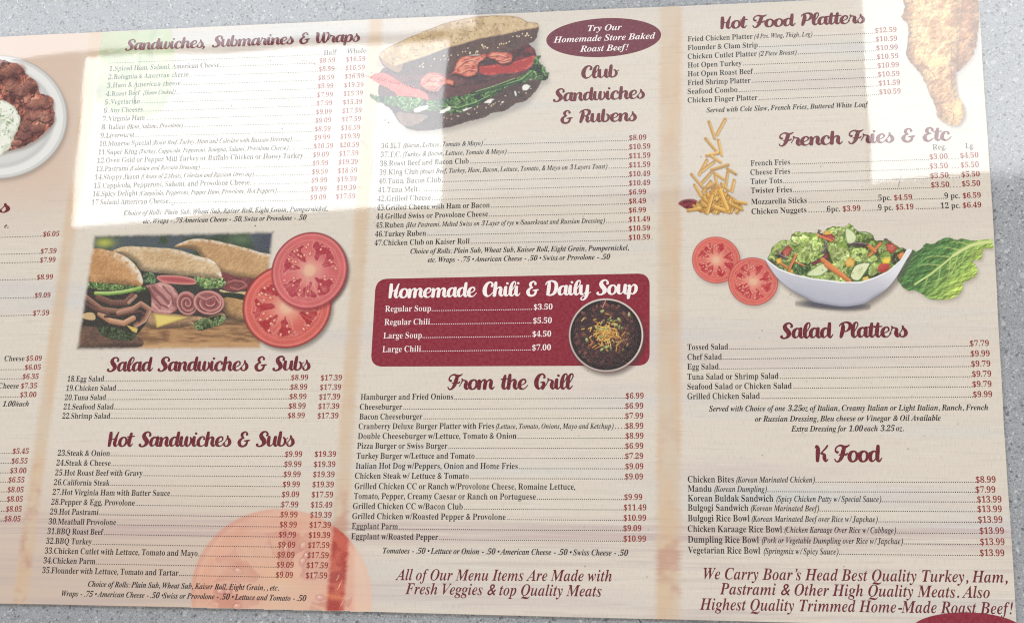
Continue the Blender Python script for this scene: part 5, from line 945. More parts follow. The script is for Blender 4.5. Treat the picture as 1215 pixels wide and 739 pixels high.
menu_row(((891.7, 254.2), (1142.5, 246.8)), [('regular', "Chicken Nuggets", 891.7, 956.9), ('.', 960, 980.5), ('semi', '6pc.', 981.3, 996.8), ('.', 1024, 1041), ('semi', '9 pc.', 1042, 1059.7), ('.', 1087, 1115.5), ('semi', '12 pc.', 1116.4, 1139.5)],
         [('$3.99', 1000, 1021, 250.8), ('$5.19', 1063, 1084, 249), ('$6.49', 1142.5, 1164.4, 246.7)])
heading("Salad Platters", 925.6, 401.4, 1077.4, 399.6, 17.8, menu)
for nm, y0, xe, dx, p, xp, yp in (("Tossed Salad", 415.1, 863.9, 866, '7.79', 1150.9, 410.5), ("Chef Salad", 426.8, 856.5, 858, '9.99', 1151.9, 422.6),
                                  ("Egg Salad", 438.3, 852.7, 854, '9.79', 1152.6, 434.7), ("Tuna Salad or Shrimp Salad", 450.2, 923.8, 926, '9.79', 1153.7, 446.7),
                                  ("Seafood Salad or Chicken Salad", 461.8, 939.4, 942, '9.79', 1154, 458.8), ("Grilled Chicken Salad", 473.4, 901.6, 904, '9.99', 1154.8, 470.9)):
    menu_row(((815.6, y0), (xp, yp + 0.4)), [('regular', nm, 815.6, xe), ('.', dx, xp - 0.8)], [('$' + p, xp, xp + 22.6, yp)])
note("Served with Choice of one 3.25oz of Italian, Creamy Italian or Light Italian, Ranch, French", 841.2, 487.8, 1172.6, 486.3)
note("or Russian Dressing, Bleu cheese or Vinegar & Oil Available", 895.8, 500, 1116.3, 498.8)
note("Extra Dressing for 1.00 each 3.25 oz.", 938.8, 511.7, 1072.7, 511.1)
heading("K Food", 967.2, 547.6, 1047, 547.6, 18.4, menu)
for nm, y0, xe, it, ix, p, xp, yp in (
        ("Chicken Bites", 571.9, 870.8, "(Korean Marinated Chicken)", (873.7, 967), '8.99', 1158, 572.2),
        ("Mandu", 583, 844.4, "(Korean Dumpling)", (847.7, 910), '7.99', 1157.7, 584),
        ("Korean Buldak Sandwich", 594.4, 917.7, "(Spicy Chicken Patty w/ Special Sauce)", (921.3, 1045.8), '13.99', 1159.7, 595.6),
        ("Bulgogi Sandwich", 605.5, 888, "(Korean Marinated Beef)", (891, 972), '13.99', 1160, 607),
        ("Bulgogi Rice Bowl", 618, 889.4, "(Korean Marinated Beef over Rice w/ Japchae)", (891.9, 1041.6), '13.99', 1160.8, 619.6),
        ("Chicken Karaage Rice Bowl", 630.6, 927.9, "(Chicken Karaage Over Rice w/ Cabbage)", (930.9, 1063.4), '13.99', 1162.6, 632.8),
        ("Dumpling Rice Bowl", 643.2, 900.4, "(Pork or Vegetable Dumpling over Rice w/ Japchae)", (904, 1071.6), '13.99', 1163.3, 645.9),
        ("Vegetarian Rice Bowl", 655.8, 902, "(Springmix w/ Spicy Sauce)", (906.2, 995), '13.99', 1163, 659)):
    menu_row(((816.1, y0), (xp, yp)), [('regular', nm, 816.1, xe), ('italic', it, ix[0], ix[1]), ('.', ix[1] + 1.2, xp - 0.8)],
             [('$' + p, xp, xp + (28.8 if len(p) > 4 else 23.5), yp)], cap=7.1)
note("We Carry Boar's Head Best Quality Turkey, Ham,", 834.8, 686.5, 1195.7, 690.8, 12.2, M_RED, 'slogan', 'slogan')
note("Pastrami & Other High Quality Meats. Also", 854, 704.6, 1174.8, 709, 12.2, M_RED, 'slogan', 'slogan')
note("Highest Quality Trimmed Home-Made Roast Beef!", 830.2, 722.8, 1202.7, 728.2, 12.2, M_RED, 'slogan', 'slogan')

# --- coloured fields: ovals and the chili box
def field(name, pts, mat, z=0.00003, label=None):
    V = [tuple(P(x, y)) + (0.0,) for x, y in pts]
    a = sum(V[i - 1][0] * V[i][1] - V[i][0] * V[i - 1][1] for i in range(len(V)))
    if a < 0: V = V[::-1]
    c = (V[0][0], V[0][1], 0)
    V = [(v[0] - c[0], v[1] - c[1], 0) for v in V]
    return link(name, V, [tuple(range(len(V)))], mat, menu, (c[0], c[1], z), label)
def oval(cx_, cy_, rx, ry, tilt, n=72):
    return [(cx_ + rx * math.cos(a) * math.cos(tilt) - ry * math.sin(a) * math.sin(tilt),
             cy_ + rx * math.cos(a) * math.sin(tilt) + ry * math.sin(a) * math.cos(tilt)) for a in np.linspace(0, 2 * math.pi, n, endpoint=False)]
field('oval_badge', oval(716.3, 45, 68.2, 22.9, -0.055), M_MAROON, label='dark red oval badge with white italic lettering')
for txt, a in (("Try Our", (697.5, 37.6, 737.7, 35.9)), ("Homemade Store Baked", (656.7, 51.2, 777.6, 46.2)), ("Roast Beef!", (688, 62, 745.7, 59.8))):
    note(txt, *a, 8.2, M_WHITE, 'badge_lettering', 'badge')
ed0, ed1 = 715.2, (724.9 - 715.2) / 414.0
field('oval_badge', [(x, min(y, ed0 + ed1 * 0.96 * (x - 6) - 1.0)) for x, y in oval(1148, 749.5, 68, 23.5, 0.02)], M_WINE, z=0.00009, label='dark red oval cut by the bottom edge of the menu')
def rounded(tl, tr, br, bl, r, n=9):
    pts = []
    C = [tl, tr, br, bl]
    for i in range(4):
        p, a, b = np.array(C[i], float), np.array(C[i - 1], float), np.array(C[(i + 1) % 4], float)
        ua, ub = unit(a - p), unit(b - p)
        for k in range(n):
            t = k / (n - 1)
            q0, q1 = p + ua * r, p + ub * r
            pts.append(tuple((1 - t) ** 2 * q0 + 2 * t * (1 - t) * (p + (ua + ub) * 0.06 * r) + t * t * q1))
    return pts
BOX = rounded((446.0, 331.0), (770.8, 324.4), (770.8, 433.6), (439.8, 434.8), 13)
field('chili_box', BOX, M_WINE, z=0.00003, label='wine red rounded box behind the chili and soup prices')
heading("Homemade Chili & Daily Soup", 461, 353.7, 756.7, 348.9, 17.8, menu, M_WHITE)
for nm, xs, y0, xe, p, xp, yp in (("Regular Soup", 456.8, 369.8, 511.3, '3.50', 633.3, 367.4), ("Regular Chili", 456, 385.5, 510, '5.50', 632.5, 383.5),
                                  ("Large Soup", 454.8, 401.5, 500.4, '4.50', 631.7, 399.4), ("Large Chili", 453.7, 417.7, 499.3, '7.00', 631.4, 415.5)):
    menu_row(((xs, y0), (xp, yp)), [('semi', nm, xs, xe), ('.', xe + 1.5, xp - 2.5)], [('$' + p, xp, xp + 22.2, yp)], cap=7.2, ink=M_WHITE, pink=M_WHITE, dsize=1.0, dpitch=2.2)

# ------------------------------------------------------------------ printed food pictures
# Each picture is a fine flat mesh on the sheet. Its ink is worked out here, shape by shape, and kept
# as the mesh's own colour layer (alpha = how much ink covers the paper).
def _hash(ix, iy, seed):
    h = (ix.astype(np.int64) * 374761393 + iy.astype(np.int64) * 668265263 + seed * 1442695041) & 0x7fffffff
    h = ((h ^ (h >> 13)) * 1274126177) & 0x7fffffff
    return ((h ^ (h >> 16)) & 0xffff) / 65535.0
def vnoise(X, Y, seed=0):
    ix, iy = np.floor(X), np.floor(Y)
    fx, fy = X - ix, Y - iy
    fx = fx * fx * (3 - 2 * fx); fy = fy * fy * (3 - 2 * fy)
    ix = ix.astype(np.int64); iy = iy.astype(np.int64)
    a, b = _hash(ix, iy, seed), _hash(ix + 1, iy, seed)
    c, d = _hash(ix, iy + 1, seed), _hash(ix + 1, iy + 1, seed)
    return (a * (1 - fx) + b * fx) * (1 - fy) + (c * (1 - fx) + d * fx) * fy
def fbm(X, Y, scale, seed=0, oct=4, rough=0.55):
    v = 0; a = 1; t = 0; f = 1.0 / scale
    for o in range(oct):
        v = v + a * vnoise(X * f + 17.3 * o, Y * f - 9.1 * o, seed + o * 13); t += a; a *= rough; f *= 2.03
    return v / t
def sst(a, b, x):
    t = np.clip((x - a) / (b - a), 0, 1)
    return t * t * (3 - 2 * t)

R_ = np.random.RandomState
class Picture:
    def __init__(self, x0, y0, x1, y1, step=0.6):
        self.xs = np.arange(x0, x1 + step, step); self.ys = np.arange(y0, y1 + step, step)
        self.X, self.Y = np.meshgrid(self.xs, self.ys)
        self.rgb = np.ones(self.X.shape + (3,)) * np.array((120, 100, 80.0))
        self.a = np.zeros(self.X.shape)
        self.step = step
    def box(self, x0, y0, x1, y1):
        i0 = max(0, int((x0 - self.xs[0]) / self.step)); i1 = min(len(self.xs), int((x1 - self.xs[0]) / self.step) + 2)
        j0 = max(0, int((y0 - self.ys[0]) / self.step)); j1 = min(len(self.ys), int((y1 - self.ys[0]) / self.step) + 2)
        return slice(j0, max(j1, j0)), slice(i0, max(i1, i0))
    def put(self, m, col, s=None, alpha=True):
        if s is None: s = (slice(None), slice(None))
        if m.size == 0: return
        col = np.asarray(col, float)
        a0 = self.a[s]
        base = np.where(a0[..., None] > 0.004, self.rgb[s], col)
        self.rgb[s] = base * (1 - m[..., None]) + col * m[..., None]
        if alpha: self.a[s] = a0 + (1 - a0) * m
    def sdf(self, pts, s):
        X, Y = self.X[s], self.Y[s]
        d = np.full(X.shape, 1e9); ins = np.zeros(X.shape, bool)
        n = len(pts)
        for i in range(n):
            ax, ay = pts[i]; bx, by = pts[(i + 1) % n]
            ex, ey = bx - ax, by - ay
            wx, wy = X - ax, Y - ay
            t = np.clip((wx * ex + wy * ey) / (ex * ex + ey * ey + 1e-9), 0, 1)
            d = np.minimum(d, (wx - ex * t) ** 2 + (wy - ey * t) ** 2)
            c = ((ay > Y) != (by > Y))
            with np.errstate(divide='ignore', invalid='ignore'):
                xi = ax + (Y - ay) * ex / (ey if ey else 1e-9)
            ins ^= c & (X < xi)
        d = np.sqrt(d)
        return np.where(ins, -d, d)
    def poly(self, pts, smooth=True, wob=0.0, wscale=4.0, seed=1, soft=0.5, pad=4):
        """-> slice, signed distance (inside < 0), coverage"""
        p = np.array(pts, float)
        if smooth:
            n = len(p); q = []
            for i in range(n):
                p0, p1, p2, p3 = p[i - 1], p[i], p[(i + 1) % n], p[(i + 2) % n]
                for k in range(4):
                    t = k / 4
                    q.append(0.5 * (2 * p1 + (p2 - p0) * t + (2 * p0 - 5 * p1 + 4 * p2 - p3) * t * t + (-p0 + 3 * p1 - 3 * p2 + p3) * t ** 3))
            p = np.array(q)
        s = self.box(p[:, 0].min() - pad, p[:, 1].min() - pad, p[:, 0].max() + pad, p[:, 1].max() + pad)
        d = self.sdf(p, s)
        if wob: d = d + (fbm(self.X[s], self.Y[s], wscale, seed, 3) - 0.5) * 2 * wob
        return s, d, sst(soft, -soft, d)
    def fill(self, pts, col, **k):
        s, d, m = self.poly(pts, **k)
        self.put(m, col(self.X[s], self.Y[s], d) if callable(col) else col, s)
        return s, d, m
    def ell(self, cx_, cy_, rx, ry, rot=0.0, pad=4):
        R_ = max(rx, ry) + pad
        s = self.box(cx_ - R_, cy_ - R_, cx_ + R_, cy_ + R_)
        dx, dy = self.X[s] - cx_, self.Y[s] - cy_
        c, sn = math.cos(rot), math.sin(rot)
        u, v = (dx * c + dy * sn) / rx, (-dx * sn + dy * c) / ry
        return s, u, v, np.hypot(u, v)
    def blob(self, cx_, cy_, rx, ry, rot, col, hi=None, soft=0.12, op=1.0, alpha=True, light=(-0.5, -0.8)):
        s, u, v, r = self.ell(cx_, cy_, rx, ry, rot)
        if r.size == 0: return
        m = sst(1 + soft, 1 - soft, r) * op
        c = np.asarray(col, float) * np.ones(r.shape + (3,))
        if hi is not None:
            dx, dy = (self.X[s] - cx_) / rx, (self.Y[s] - cy_) / ry
            l = np.clip(0.5 + 0.5 * (dx * light[0] + dy * light[1]), 0, 1)[..., None]
            c = c * (1 - l) + np.asarray(hi, float) * l
        self.put(m, c, s, alpha)
    def stroke(self, pts, w, col, op=1.0, taper=False, soft=0.45, alpha=True, side=None):
        p = np.array(pts, float)
        s = self.box(p[:, 0].min() - w - 2, p[:, 1].min() - w - 2, p[:, 0].max() + w + 2, p[:, 1].max() + w + 2)
        X, Y = self.X[s], self.Y[s]
        if X.size == 0: return
        d = np.full(X.shape, 1e9); sg = np.zeros(X.shape)
        n = len(p) - 1
        for i in range(n):
            ex, ey = p[i + 1] - p[i]; L2 = ex * ex + ey * ey + 1e-9
            wx, wy = X - p[i, 0], Y - p[i, 1]
            t = np.clip((wx * ex + wy * ey) / L2, 0, 1)
            ww = w / 2 * ((1 - (i + t) / n * 0.75) if taper else 1.0)
            q = np.hypot(wx - ex * t, wy - ey * t) - ww
            cr = (wx * ey - wy * ex) / math.sqrt(L2) / (w / 2)
            sg = np.where(q < d, cr, sg)
            d = np.minimum(d, q)
        m = sst(soft, -soft, d) * op
        if side is not None:
            l = np.clip(0.5 + 0.5 * sg, 0, 1)[..., None]
            col = np.asarray(col, float) * (1 - l) + np.asarray(side, float) * l
        self.put(m, col, s, alpha)
    def drop(self, pts_or_mask, dx=1.5, dy=2.5, blur=3.0, op=0.35, col=(120, 108, 98), **k):
        """soft shade printed under a cut-out picture"""
        p = np.array(pts_or_mask, float) + np.array((dx, dy))
        s, d, m = self.poly(p, pad=blur + 3, **k)
        self.put(sst(blur, -blur, d) * op, col, s)
    def relief(self, s, scale, seed, gain=30.0, stretch=(1, 1)):
        """shaded relief of a bumpy surface"""
        X, Y = self.X[s] / stretch[0], self.Y[s] / stretch[1]
        h = fbm(X, Y, scale, seed, 4, 0.6)
        gy, gx = np.gradient(h)
        return (gx + gy * 1.2) * gain
    def build(self, name, label, fade=None, z=0.00002, over=False):
        A = self.a if fade is None else self.a * fade(self.X, self.Y)
        X, Y = self.X, self.Y                      # nothing is printed past the cut edges of the sheet
        A = A * ((Y < 714.8 + 0.0234 * (X - 6)) & (X < 1161.6 + (Y - 7) * 0.0596) & (Y > 44.0 - 0.0452 * (X - 6)))
        keep = A > 0.004
        ny, nx = A.shape
        cell = keep[:-1, :-1] | keep[1:, :-1] | keep[:-1, 1:] | keep[1:, 1:]
        used = np.zeros_like(keep)
        used[:-1, :-1] |= cell; used[1:, :-1] |= cell; used[:-1, 1:] |= cell; used[1:, 1:] |= cell
        idx = np.full(A.shape, -1); idx[used] = np.arange(used.sum())
        jj, ii = np.nonzero(cell)
        q = np.stack([idx[jj + 1, ii], idx[jj + 1, ii + 1], idx[jj, ii + 1], idx[jj, ii]], 1).astype(np.int32)
        V = P(self.X[used], self.Y[used])
        c = V.min(0)
        co = np.column_stack([V - c, np.zeros(len(V))]).astype(np.float32)
        me = bpy.data.meshes.new(name)
        me.vertices.add(len(co)); me.vertices.foreach_set('co', co.ravel())
        me.loops.add(q.size); me.loops.foreach_set('vertex_index', q.ravel())
        me.polygons.add(len(q)); me.polygons.foreach_set('loop_start', np.arange(0, q.size, 4, dtype=np.int32))
        me.update(calc_edges=True)
        ca = me.color_attributes.new('ink', 'FLOAT_COLOR', 'POINT')
        rgb = np.clip(self.rgb[used], 0, 255)
        rgb = rgb * 0.86 + rgb.mean(1)[:, None] * 0.14
        rgb = srgb(np.clip(rgb * 0.97 + np.array((8, 6, 5)), 0, 255))     # print inks are duller than screen colours
        ca.data.foreach_set('color', np.column_stack([rgb, np.clip(A[used], 0, 1)]).astype(np.float32).ravel())
        me.materials.append(M_OVER if over else M_PIC)
        o = bpy.data.objects.new(name, me); COL.objects.link(o)
        o.location = (c[0], c[1], z); o.parent = menu; o['label'] = label
        return o

def lerp(a, b, t):
    return np.asarray(a, float) * (1 - t[..., None]) + np.asarray(b, float) * t[..., None]

# ---- tomato slice, cut across
def tomato(pic, cx_, cy_, rx, ry, rot=0.0, seed=1, n=7, flesh=(208, 86, 74), deep=(184, 30, 38), pale=(232, 168, 138), skin=(170, 42, 44), op=1.0):
    s, u, v, r = pic.ell(cx_, cy_, rx, ry, rot)
    X, Y = pic.X[s], pic.Y[s]
    m = sst(1.02, 1 - 0.6 / rx * 1.6, r) * op
    th = np.arctan2(v, u)
    sc = (rx + ry) / 2
    w1 = fbm(X, Y, sc * 0.35, seed, 3) - 0.5
    w2 = fbm(X, Y, sc * 0.13, seed + 5, 3) - 0.5
    col = lerp(flesh, np.array(flesh) * 1.07, sst(0.3, 0.8, fbm(X, Y, sc * 0.25, seed + 2)))
    # outer ring: fibres and skin
    ring = sst(0.76, 0.82, r + w2 * 0.08)
    inner = 1 - ring
    # seed chambers
    rg = np.random.RandomState(seed)
    best = np.zeros_like(r)
    for k in range(n):
        a = 2 * math.pi * (k + rg.uniform(-0.22, 0.22)) / n + 0.3 * seed
        wdt = rg.uniform(0.30, 0.40) * (7.0 / n)
        da = np.angle(np.exp(1j * (th - a + w1 * 0.5)))
        r0, r1 = rg.uniform(0.22, 0.34), rg.uniform(0.70, 0.79)
        t = (r - r0) / (r1 - r0)
        half = wdt * (0.35 + 0.75 * np.clip(t, 0, 1))
        lob = sst(0.06, -0.06, np.abs(da) - half - w2 * 0.25) * sst(-0.05, 0.07, t) * sst(1.06, 0.94, t + w2 * 0.5)
        best = np.maximum(best, lob)
    jelly = lerp(deep, np.array(deep) * 0.75 + np.array((62, 44, 40)), sst(0.35, 0.75, fbm(X, Y, sc * 0.12, seed + 21)))
    col = lerp(col, pale, sst(0.62, 0.1, r) * 0.75 * (0.6 + 0.8 * fbm(X, Y, sc * 0.2, seed + 7)).clip(0, 1))
    edge = sst(0.05, 0.5, best) * sst(1.0, 0.6, best)
    col = lerp(col, jelly, best)
    col = lerp(col, (236, 172, 146), edge * 0.55)
    # pale fibres radiating
    fib = sst(0.62, 0.85, fbm(th * 9, r * 1.5, 1.0, seed + 31, 2)) * sst(0.12, 0.3, r) * sst(0.8, 0.6, r)
    col = lerp(col, pale, fib * 0.5)
    core = sst(0.20, 0.08, r + w1 * 0.12)
    col = lerp(col, (226, 176, 140), core * 0.85)
    vasc = np.exp(-((r - 0.80 + w2 * 0.05) / 0.018) ** 2) * 0.35
    col = lerp(col, (238, 150, 132), vasc)
    col = lerp(col, skin, sst(0.945, 0.985, r) * 0.85)
    col = lerp(col, (240, 170, 155), np.exp(-((r - 0.93) / 0.02) ** 2) * 0.35)
    pic.put(m, col, s)
    # seeds
    for k in range(int(4.2 * n)):
        a = rg.uniform(0, 2 * math.pi); rr = rg.uniform(0.42, 0.70)
        px = cx_ + (rr * math.cos(a) * rx) * math.cos(rot) - (rr * math.sin(a) * ry) * math.sin(rot)
        py = cy_ + (rr * math.cos(a) * rx) * math.sin(rot) + (rr * math.sin(a) * ry) * math.cos(rot)
        an = math.atan2(py - cy_, px - cx_)
        z = sc * 0.03
        pic.blob(px, py, z * 1.9, z * 1.15, an, (158, 26, 36), soft=0.3, op=0.55 * op, alpha=False)
        pic.blob(px, py, z * 1.4, z * 0.8, an, (228, 120, 100), (244, 190, 150), soft=0.3, op=0.9 * op, alpha=False)
        pic.blob(px - z * 0.3, py - z * 0.4, z * 0.35, z * 0.3, 0, (255, 235, 225), soft=0.5, op=0.8 * op, alpha=False)
def circle_pts(cx_, cy_, rx, ry, rot=0, n=28):
    return [(cx_ + rx * math.cos(a) * math.cos(rot) - ry * math.sin(a) * math.sin(rot),
             cy_ + rx * math.cos(a) * math.sin(rot) + ry * math.sin(a) * math.cos(rot)) for a in np.linspace(0, 2 * math.pi, n, endpoint=False)]

# ---- leafy greens: overlapping frilled leaves with light curled rims
def frill(pic, x, y, r, seed, cols, clip=None, alpha=False):
    rg = R_(seed)
    n = 22
    ph = rg.uniform(0, 6.28)
    th = np.linspace(0, 2 * math.pi, n, endpoint=False)
    rr = r * (0.82 + 0.16 * np.sin(th * 2 + ph) + rg.uniform(-0.16, 0.16, n) + 0.12 * (np.arange(n) % 2))
    sq = rg.uniform(0.6, 1.0); a0 = rg.uniform(0, 3.14)
    px = rr * np.cos(th); py = rr * np.sin(th) * sq
    pts = np.column_stack([x + px * math.cos(a0) - py * math.sin(a0), y + px * math.sin(a0) + py * math.cos(a0)])
    s, d, m = pic.poly(pts, pad=3)
    if m.size == 0: return
    if clip is not None: m = m * clip[s]
    X, Y = pic.X[s], pic.Y[s]
    t = sst(-r * 0.75, -0.4, d + (fbm(X, Y, 2.2, seed, 2) - .5) * 1.6)
    c = lerp(cols[0], cols[1], t)
    c = lerp(c, cols[2], sst(0.55, 1.0, t) * sst(0.42, 0.62, fbm(X, Y, 2.6, seed + 3, 2)))
    h = fbm(X, Y, 3.2, seed + 7, 3); gy, gx = np.gradient(h)
    l = ((x - X) * 0.35 + (y - Y) * 0.75) / r
    c = c * (1 + np.clip(l * 0.16 + (gx + gy) * 0.8, -0.2, 0.2))[..., None]
    ang = np.arctan2(Y - y, X - x)
    vein = sst(0.75, 0.98, np.cos(ang * 3.0 + seed)) * sst(r * 0.9, r * 0.2, np.hypot(X - x, Y - y))
    c = lerp(c, cols[2], vein * 0.5)
    s2 = pic.box(pts[:, 0].min() - 2, pts[:, 1].min() - 1, pts[:, 0].max() + 3, pts[:, 1].max() + 4)
    sh, ds, _ = pic.poly(pts + np.array((0.8, 1.6)), pad=3)
    ms = sst(1.6, -1.0, ds) * 0.5
    if clip is not None: ms = ms * clip[sh]
    pic.put(ms * 0.75, (40, 60, 22), sh, alpha)
    pic.put(m, c, s, alpha)
def ruffle(pic, pts, n, seed, size=(2.5, 6), cols=((58, 104, 30), (120, 168, 60), (186, 214, 120)), wob=1.2, base=None, op=1.0):
    s, d, m = pic.poly(pts, wob=wob, wscale=4, seed=seed)
    X, Y = pic.X[s], pic.Y[s]
    pic.put(m, lerp(np.array(cols[0]) * 0.75, cols[0], sst(0.3, 0.65, fbm(X, Y, 7, seed, 4, 0.6))), s)
    clip = np.zeros_like(pic.a); clip[s] = m
    rg = R_(seed)
    p = np.array(pts, float); lo, hi = p.min(0), p.max(0)
    area = (m.sum()) * pic.step ** 2
    rm = (size[0] + size[1]) / 2
    k = 0; tries = 0; cnt = int(2.6 * area / (math.pi * rm * rm)) + 2
    while k < cnt and tries < cnt * 8:
        tries += 1
        x, y = rg.uniform(lo[0], hi[0]), rg.uniform(lo[1], hi[1])
        j = int((y - pic.ys[0]) / pic.step); i = int((x - pic.xs[0]) / pic.step)
        if not (0 <= j < clip.shape[0] and 0 <= i < clip.shape[1]) or clip[j, i] < 0.5: continue
        k += 1
        v = rg.uniform(0.78, 1.1)
        frill(pic, x, y, rg.uniform(*size), rg.randint(1 << 20), [np.array(c) * v for c in cols], clip)
    return s, d, m

R_ = np.random.RandomState
def T4(ox, oy, f):
    return lambda *pts: [(ox + x / f, oy + y / f) for x, y in pts]

# ---------------- two small tomato slices, the salad bowl and the romaine leaf
pic = Picture(815, 276, 932, 372)
for c, r in (((849.8, 308.6), (29, 27.8)), ((893.6, 334), (30, 28.6))):
    pic.drop(circle_pts(*c, *r), 2.0, 3.0, 3.5, 0.45)
    tomato(pic, c[0], c[1], r[0], r[1], 0.3, seed=3, n=8)
pic.build('tomato_slices_picture', 'printed picture of two overlapping small tomato slices left of the salad bowl')

pic = Picture(900, 258, 1092, 376)
q4, q5 = T4(810, 255, 6.158), T4(980, 255, 6.075)
bowl = q4((604, 330), (640, 392), (700, 470), (800, 552), (900, 607), (960, 636), (1040, 652)) + q5((60, 654), (150, 660), (270, 641), (340, 602), (440, 530), (510, 445), (560, 360), (600, 292), (622, 252), (600, 244), (575, 262), (540, 330), (450, 410), (350, 455), (250, 487), (100, 487)) + q4((1100, 485), (950, 468), (800, 435), (700, 395), (620, 328))
pic.drop(bowl, 3, 5, 5, 0.5, col=(110, 100, 100))
pic.blob(988, 362, 40, 5, 0.05, (70, 74, 92), soft=0.5, op=0.8)
heap = q4((618, 328), (640, 285), (655, 240), (700, 200), (735, 185), (780, 192), (795, 145), (850, 126), (890, 142), (930, 128), (985, 142), (990, 108), (1030, 130), (1060, 100), (1110, 85)) + q5((90, 90), (150, 78), (165, 62), (200, 92), (240, 124), (320, 132), (350, 182), (400, 186), (430, 165), (470, 190), (510, 225), (560, 245), (578, 268), (540, 340), (440, 420), (330, 470), (240, 492), (60, 492)) + q4((1100, 492), (950, 472), (800, 440), (700, 400))
ruffle(pic, heap, 260, 41, (4, 8.5), ((76, 100, 40), (136, 168, 72), (192, 212, 122)), wob=1.6)
# darker hollows
for x, y, rx, ry in ((956, 301, 10, 5), (926, 303, 7, 5), (985, 300, 5, 9), (946, 318, 10, 5), (1003, 298, 3, 14), (1040, 300, 8, 6), (1062, 307, 6, 5), (1000, 330, 12, 4), (1020, 292, 9, 4), (915, 312, 6, 4), (1040, 327, 9, 4)):
    pic.blob(x, y, rx, ry, 0.4, (40, 36, 30), soft=0.7, op=0.75, alpha=False)
# bright ruffled heads of lettuce
for k, (pts, n) in enumerate(((q4((800, 150), (850, 126), (940, 135), (1010, 160), (960, 200), (860, 215), (800, 250)), 60),
               (q4((840, 240), (900, 200), (1000, 190), (1020, 240), (980, 300), (900, 350), (840, 330)), 90),
               (q4((1070, 200), (1170, 190), (1215, 260), (1190, 380), (1120, 390), (1080, 300)), 80),
               (q4((650, 250), (720, 190), (790, 200), (760, 250), (680, 290)), 40),
               (q4((1050, 120), (1120, 88), (1190, 110), (1170, 190), (1100, 190)), 45),
               (q5((190, 260), (280, 240), (390, 330), (370, 420), (310, 440), (300, 340), (210, 330)), 70),
               (q5((400, 210), (450, 240), (460, 320), (400, 330), (380, 260)), 35),
               (q4((1040, 430), (1120, 420), (1160, 470), (1050, 475)), 30),
               (q5((0, 420), (90, 430), (140, 480), (20, 480)), 30),
               (q4((820, 350), (920, 370), (900, 430), (820, 420)), 30))):
    c = ((136, 168, 66), (178, 206, 98), (218, 232, 150)) if k < 9 else ((30, 62, 34), (64, 108, 56), (120, 160, 90))
    ruffle(pic, pts, n, 60 + k, (4, 8), c, wob=1.5)
def chunk(pts, col, hi, seed=1, smooth=False):
    def f(X, Y, d):
        t = sst(-3, 0, d)
        c = lerp(hi, col, np.clip(t * 0.8 + 0.5 * (fbm(X, Y, 4, seed) - 0.3), 0, 1))
        return c
    pic.fill(pts, f, smooth=smooth, wob=0.3)
chunk(q4((722, 265), (770, 222), (802, 245), (775, 300), (735, 300)), (140, 44, 40), (196, 92, 78))
chunk(q4((680, 325), (720, 312), (726, 348), (690, 360)), (214, 150, 40), (240, 196, 90))
chunk(q4((770, 400), (806, 398), (806, 424), (772, 424)), (206, 140, 30), (240, 190, 80))
chunk(q4((1000, 145), (1090, 140), (1115, 165), (1105, 190), (1060, 178)), (128, 30, 38), (190, 70, 70))
chunk(q4((935, 350), (1000, 320), (1060, 270), (1072, 310), (1000, 350), (950, 372)), (92, 34, 44), (150, 66, 70))
chunk(q4((1030, 120), (1080, 116), (1085, 140), (1040, 148)), (214, 160, 40), (244, 206, 90))
for pts in (q4((905, 430), (960, 385), (1025, 352), (1066, 398), (1010, 446), (930, 450)), q5((138, 95), (190, 110), (224, 160), (200, 205), (148, 200)), q5((232, 124), (290, 122), (330, 148), (270, 140))):
    s, d, m = pic.fill(pts, (120, 150, 84))
    s, d, m = pic.poly(pts); X, Y = pic.X[s], pic.Y[s]
    pic.put(sst(-0.9, -1.8, d), lerp((196, 212, 150), (222, 228, 184), fbm(X, Y, 4, 9)), s)
pts = q5((172, 430), (205, 365), (260, 342), (322, 344), (305, 390), (285, 420), (244, 474), (205, 476), (180, 460))
s, d, m = pic.fill(pts, (64, 104, 52)); X, Y = pic.X[s], pic.Y[s]
pic.put(sst(-0.9, -1.9, d), lerp((206, 216, 158), (226, 228, 186), fbm(X, Y, 5, 8)), s)
pic.blob(1020, 322, 5.5, 4, -0.7, (186, 200, 130), soft=0.5, op=0.5, alpha=False)
for a in np.linspace(0, 6, 7): pic.blob(1020 + 5 * math.cos(a), 322 + 4 * math.sin(a), 1.2, 0.6, a, (228, 226, 180), soft=0.4, alpha=False)
for a, b, w in ((q4((828, 288), (775, 402)), 0, 3.0), (q4((1022, 328), (1180, 448)), 0, 5.2), (q5((0, 360), (170, 475)), 0, 4.6), (q4((984, 148), (1090, 190)), 0, 2.6),
                (q5((392, 205), (312, 292)), 0, 3.2), (q5((305, 220), (352, 262)), 0, 4.2), (q4((720, 355), (765, 385)), 0, 2.4), (q4((820, 340), (890, 372)), 0, 1.8)):
    pic.stroke([(x + .6, y + 1.2) for x, y in a], w, (70, 46, 30), op=0.5, alpha=False)
    pic.stroke(a, w, (196, 96, 40), side=(236, 142, 76), alpha=False)
chunk(q5((135, 340), (170, 300), (212, 330), (200, 372), (150, 378)), (196, 136, 40), (238, 190, 92))
chunk(q5((430, 205), (480, 205), (518, 238), (480, 280), (440, 260)), (150, 48, 40), (206, 96, 76))
pic.blob(1048.5, 317.5, 7.5, 5.5, -0.5, (164, 36, 34), (214, 84, 66), op=1, alpha=False)
chunk(q5((405, 320), (450, 302), (470, 322), (455, 352), (410, 348)), (222, 186, 30), (248, 222, 80))
chunk(q5((512, 290), (556, 262), (568, 285), (530, 325)), (200, 110, 40), (236, 160, 80))
chunk(q5((262, 452), (300, 440), (312, 462), (270, 478)), (214, 170, 60), (240, 206, 110))
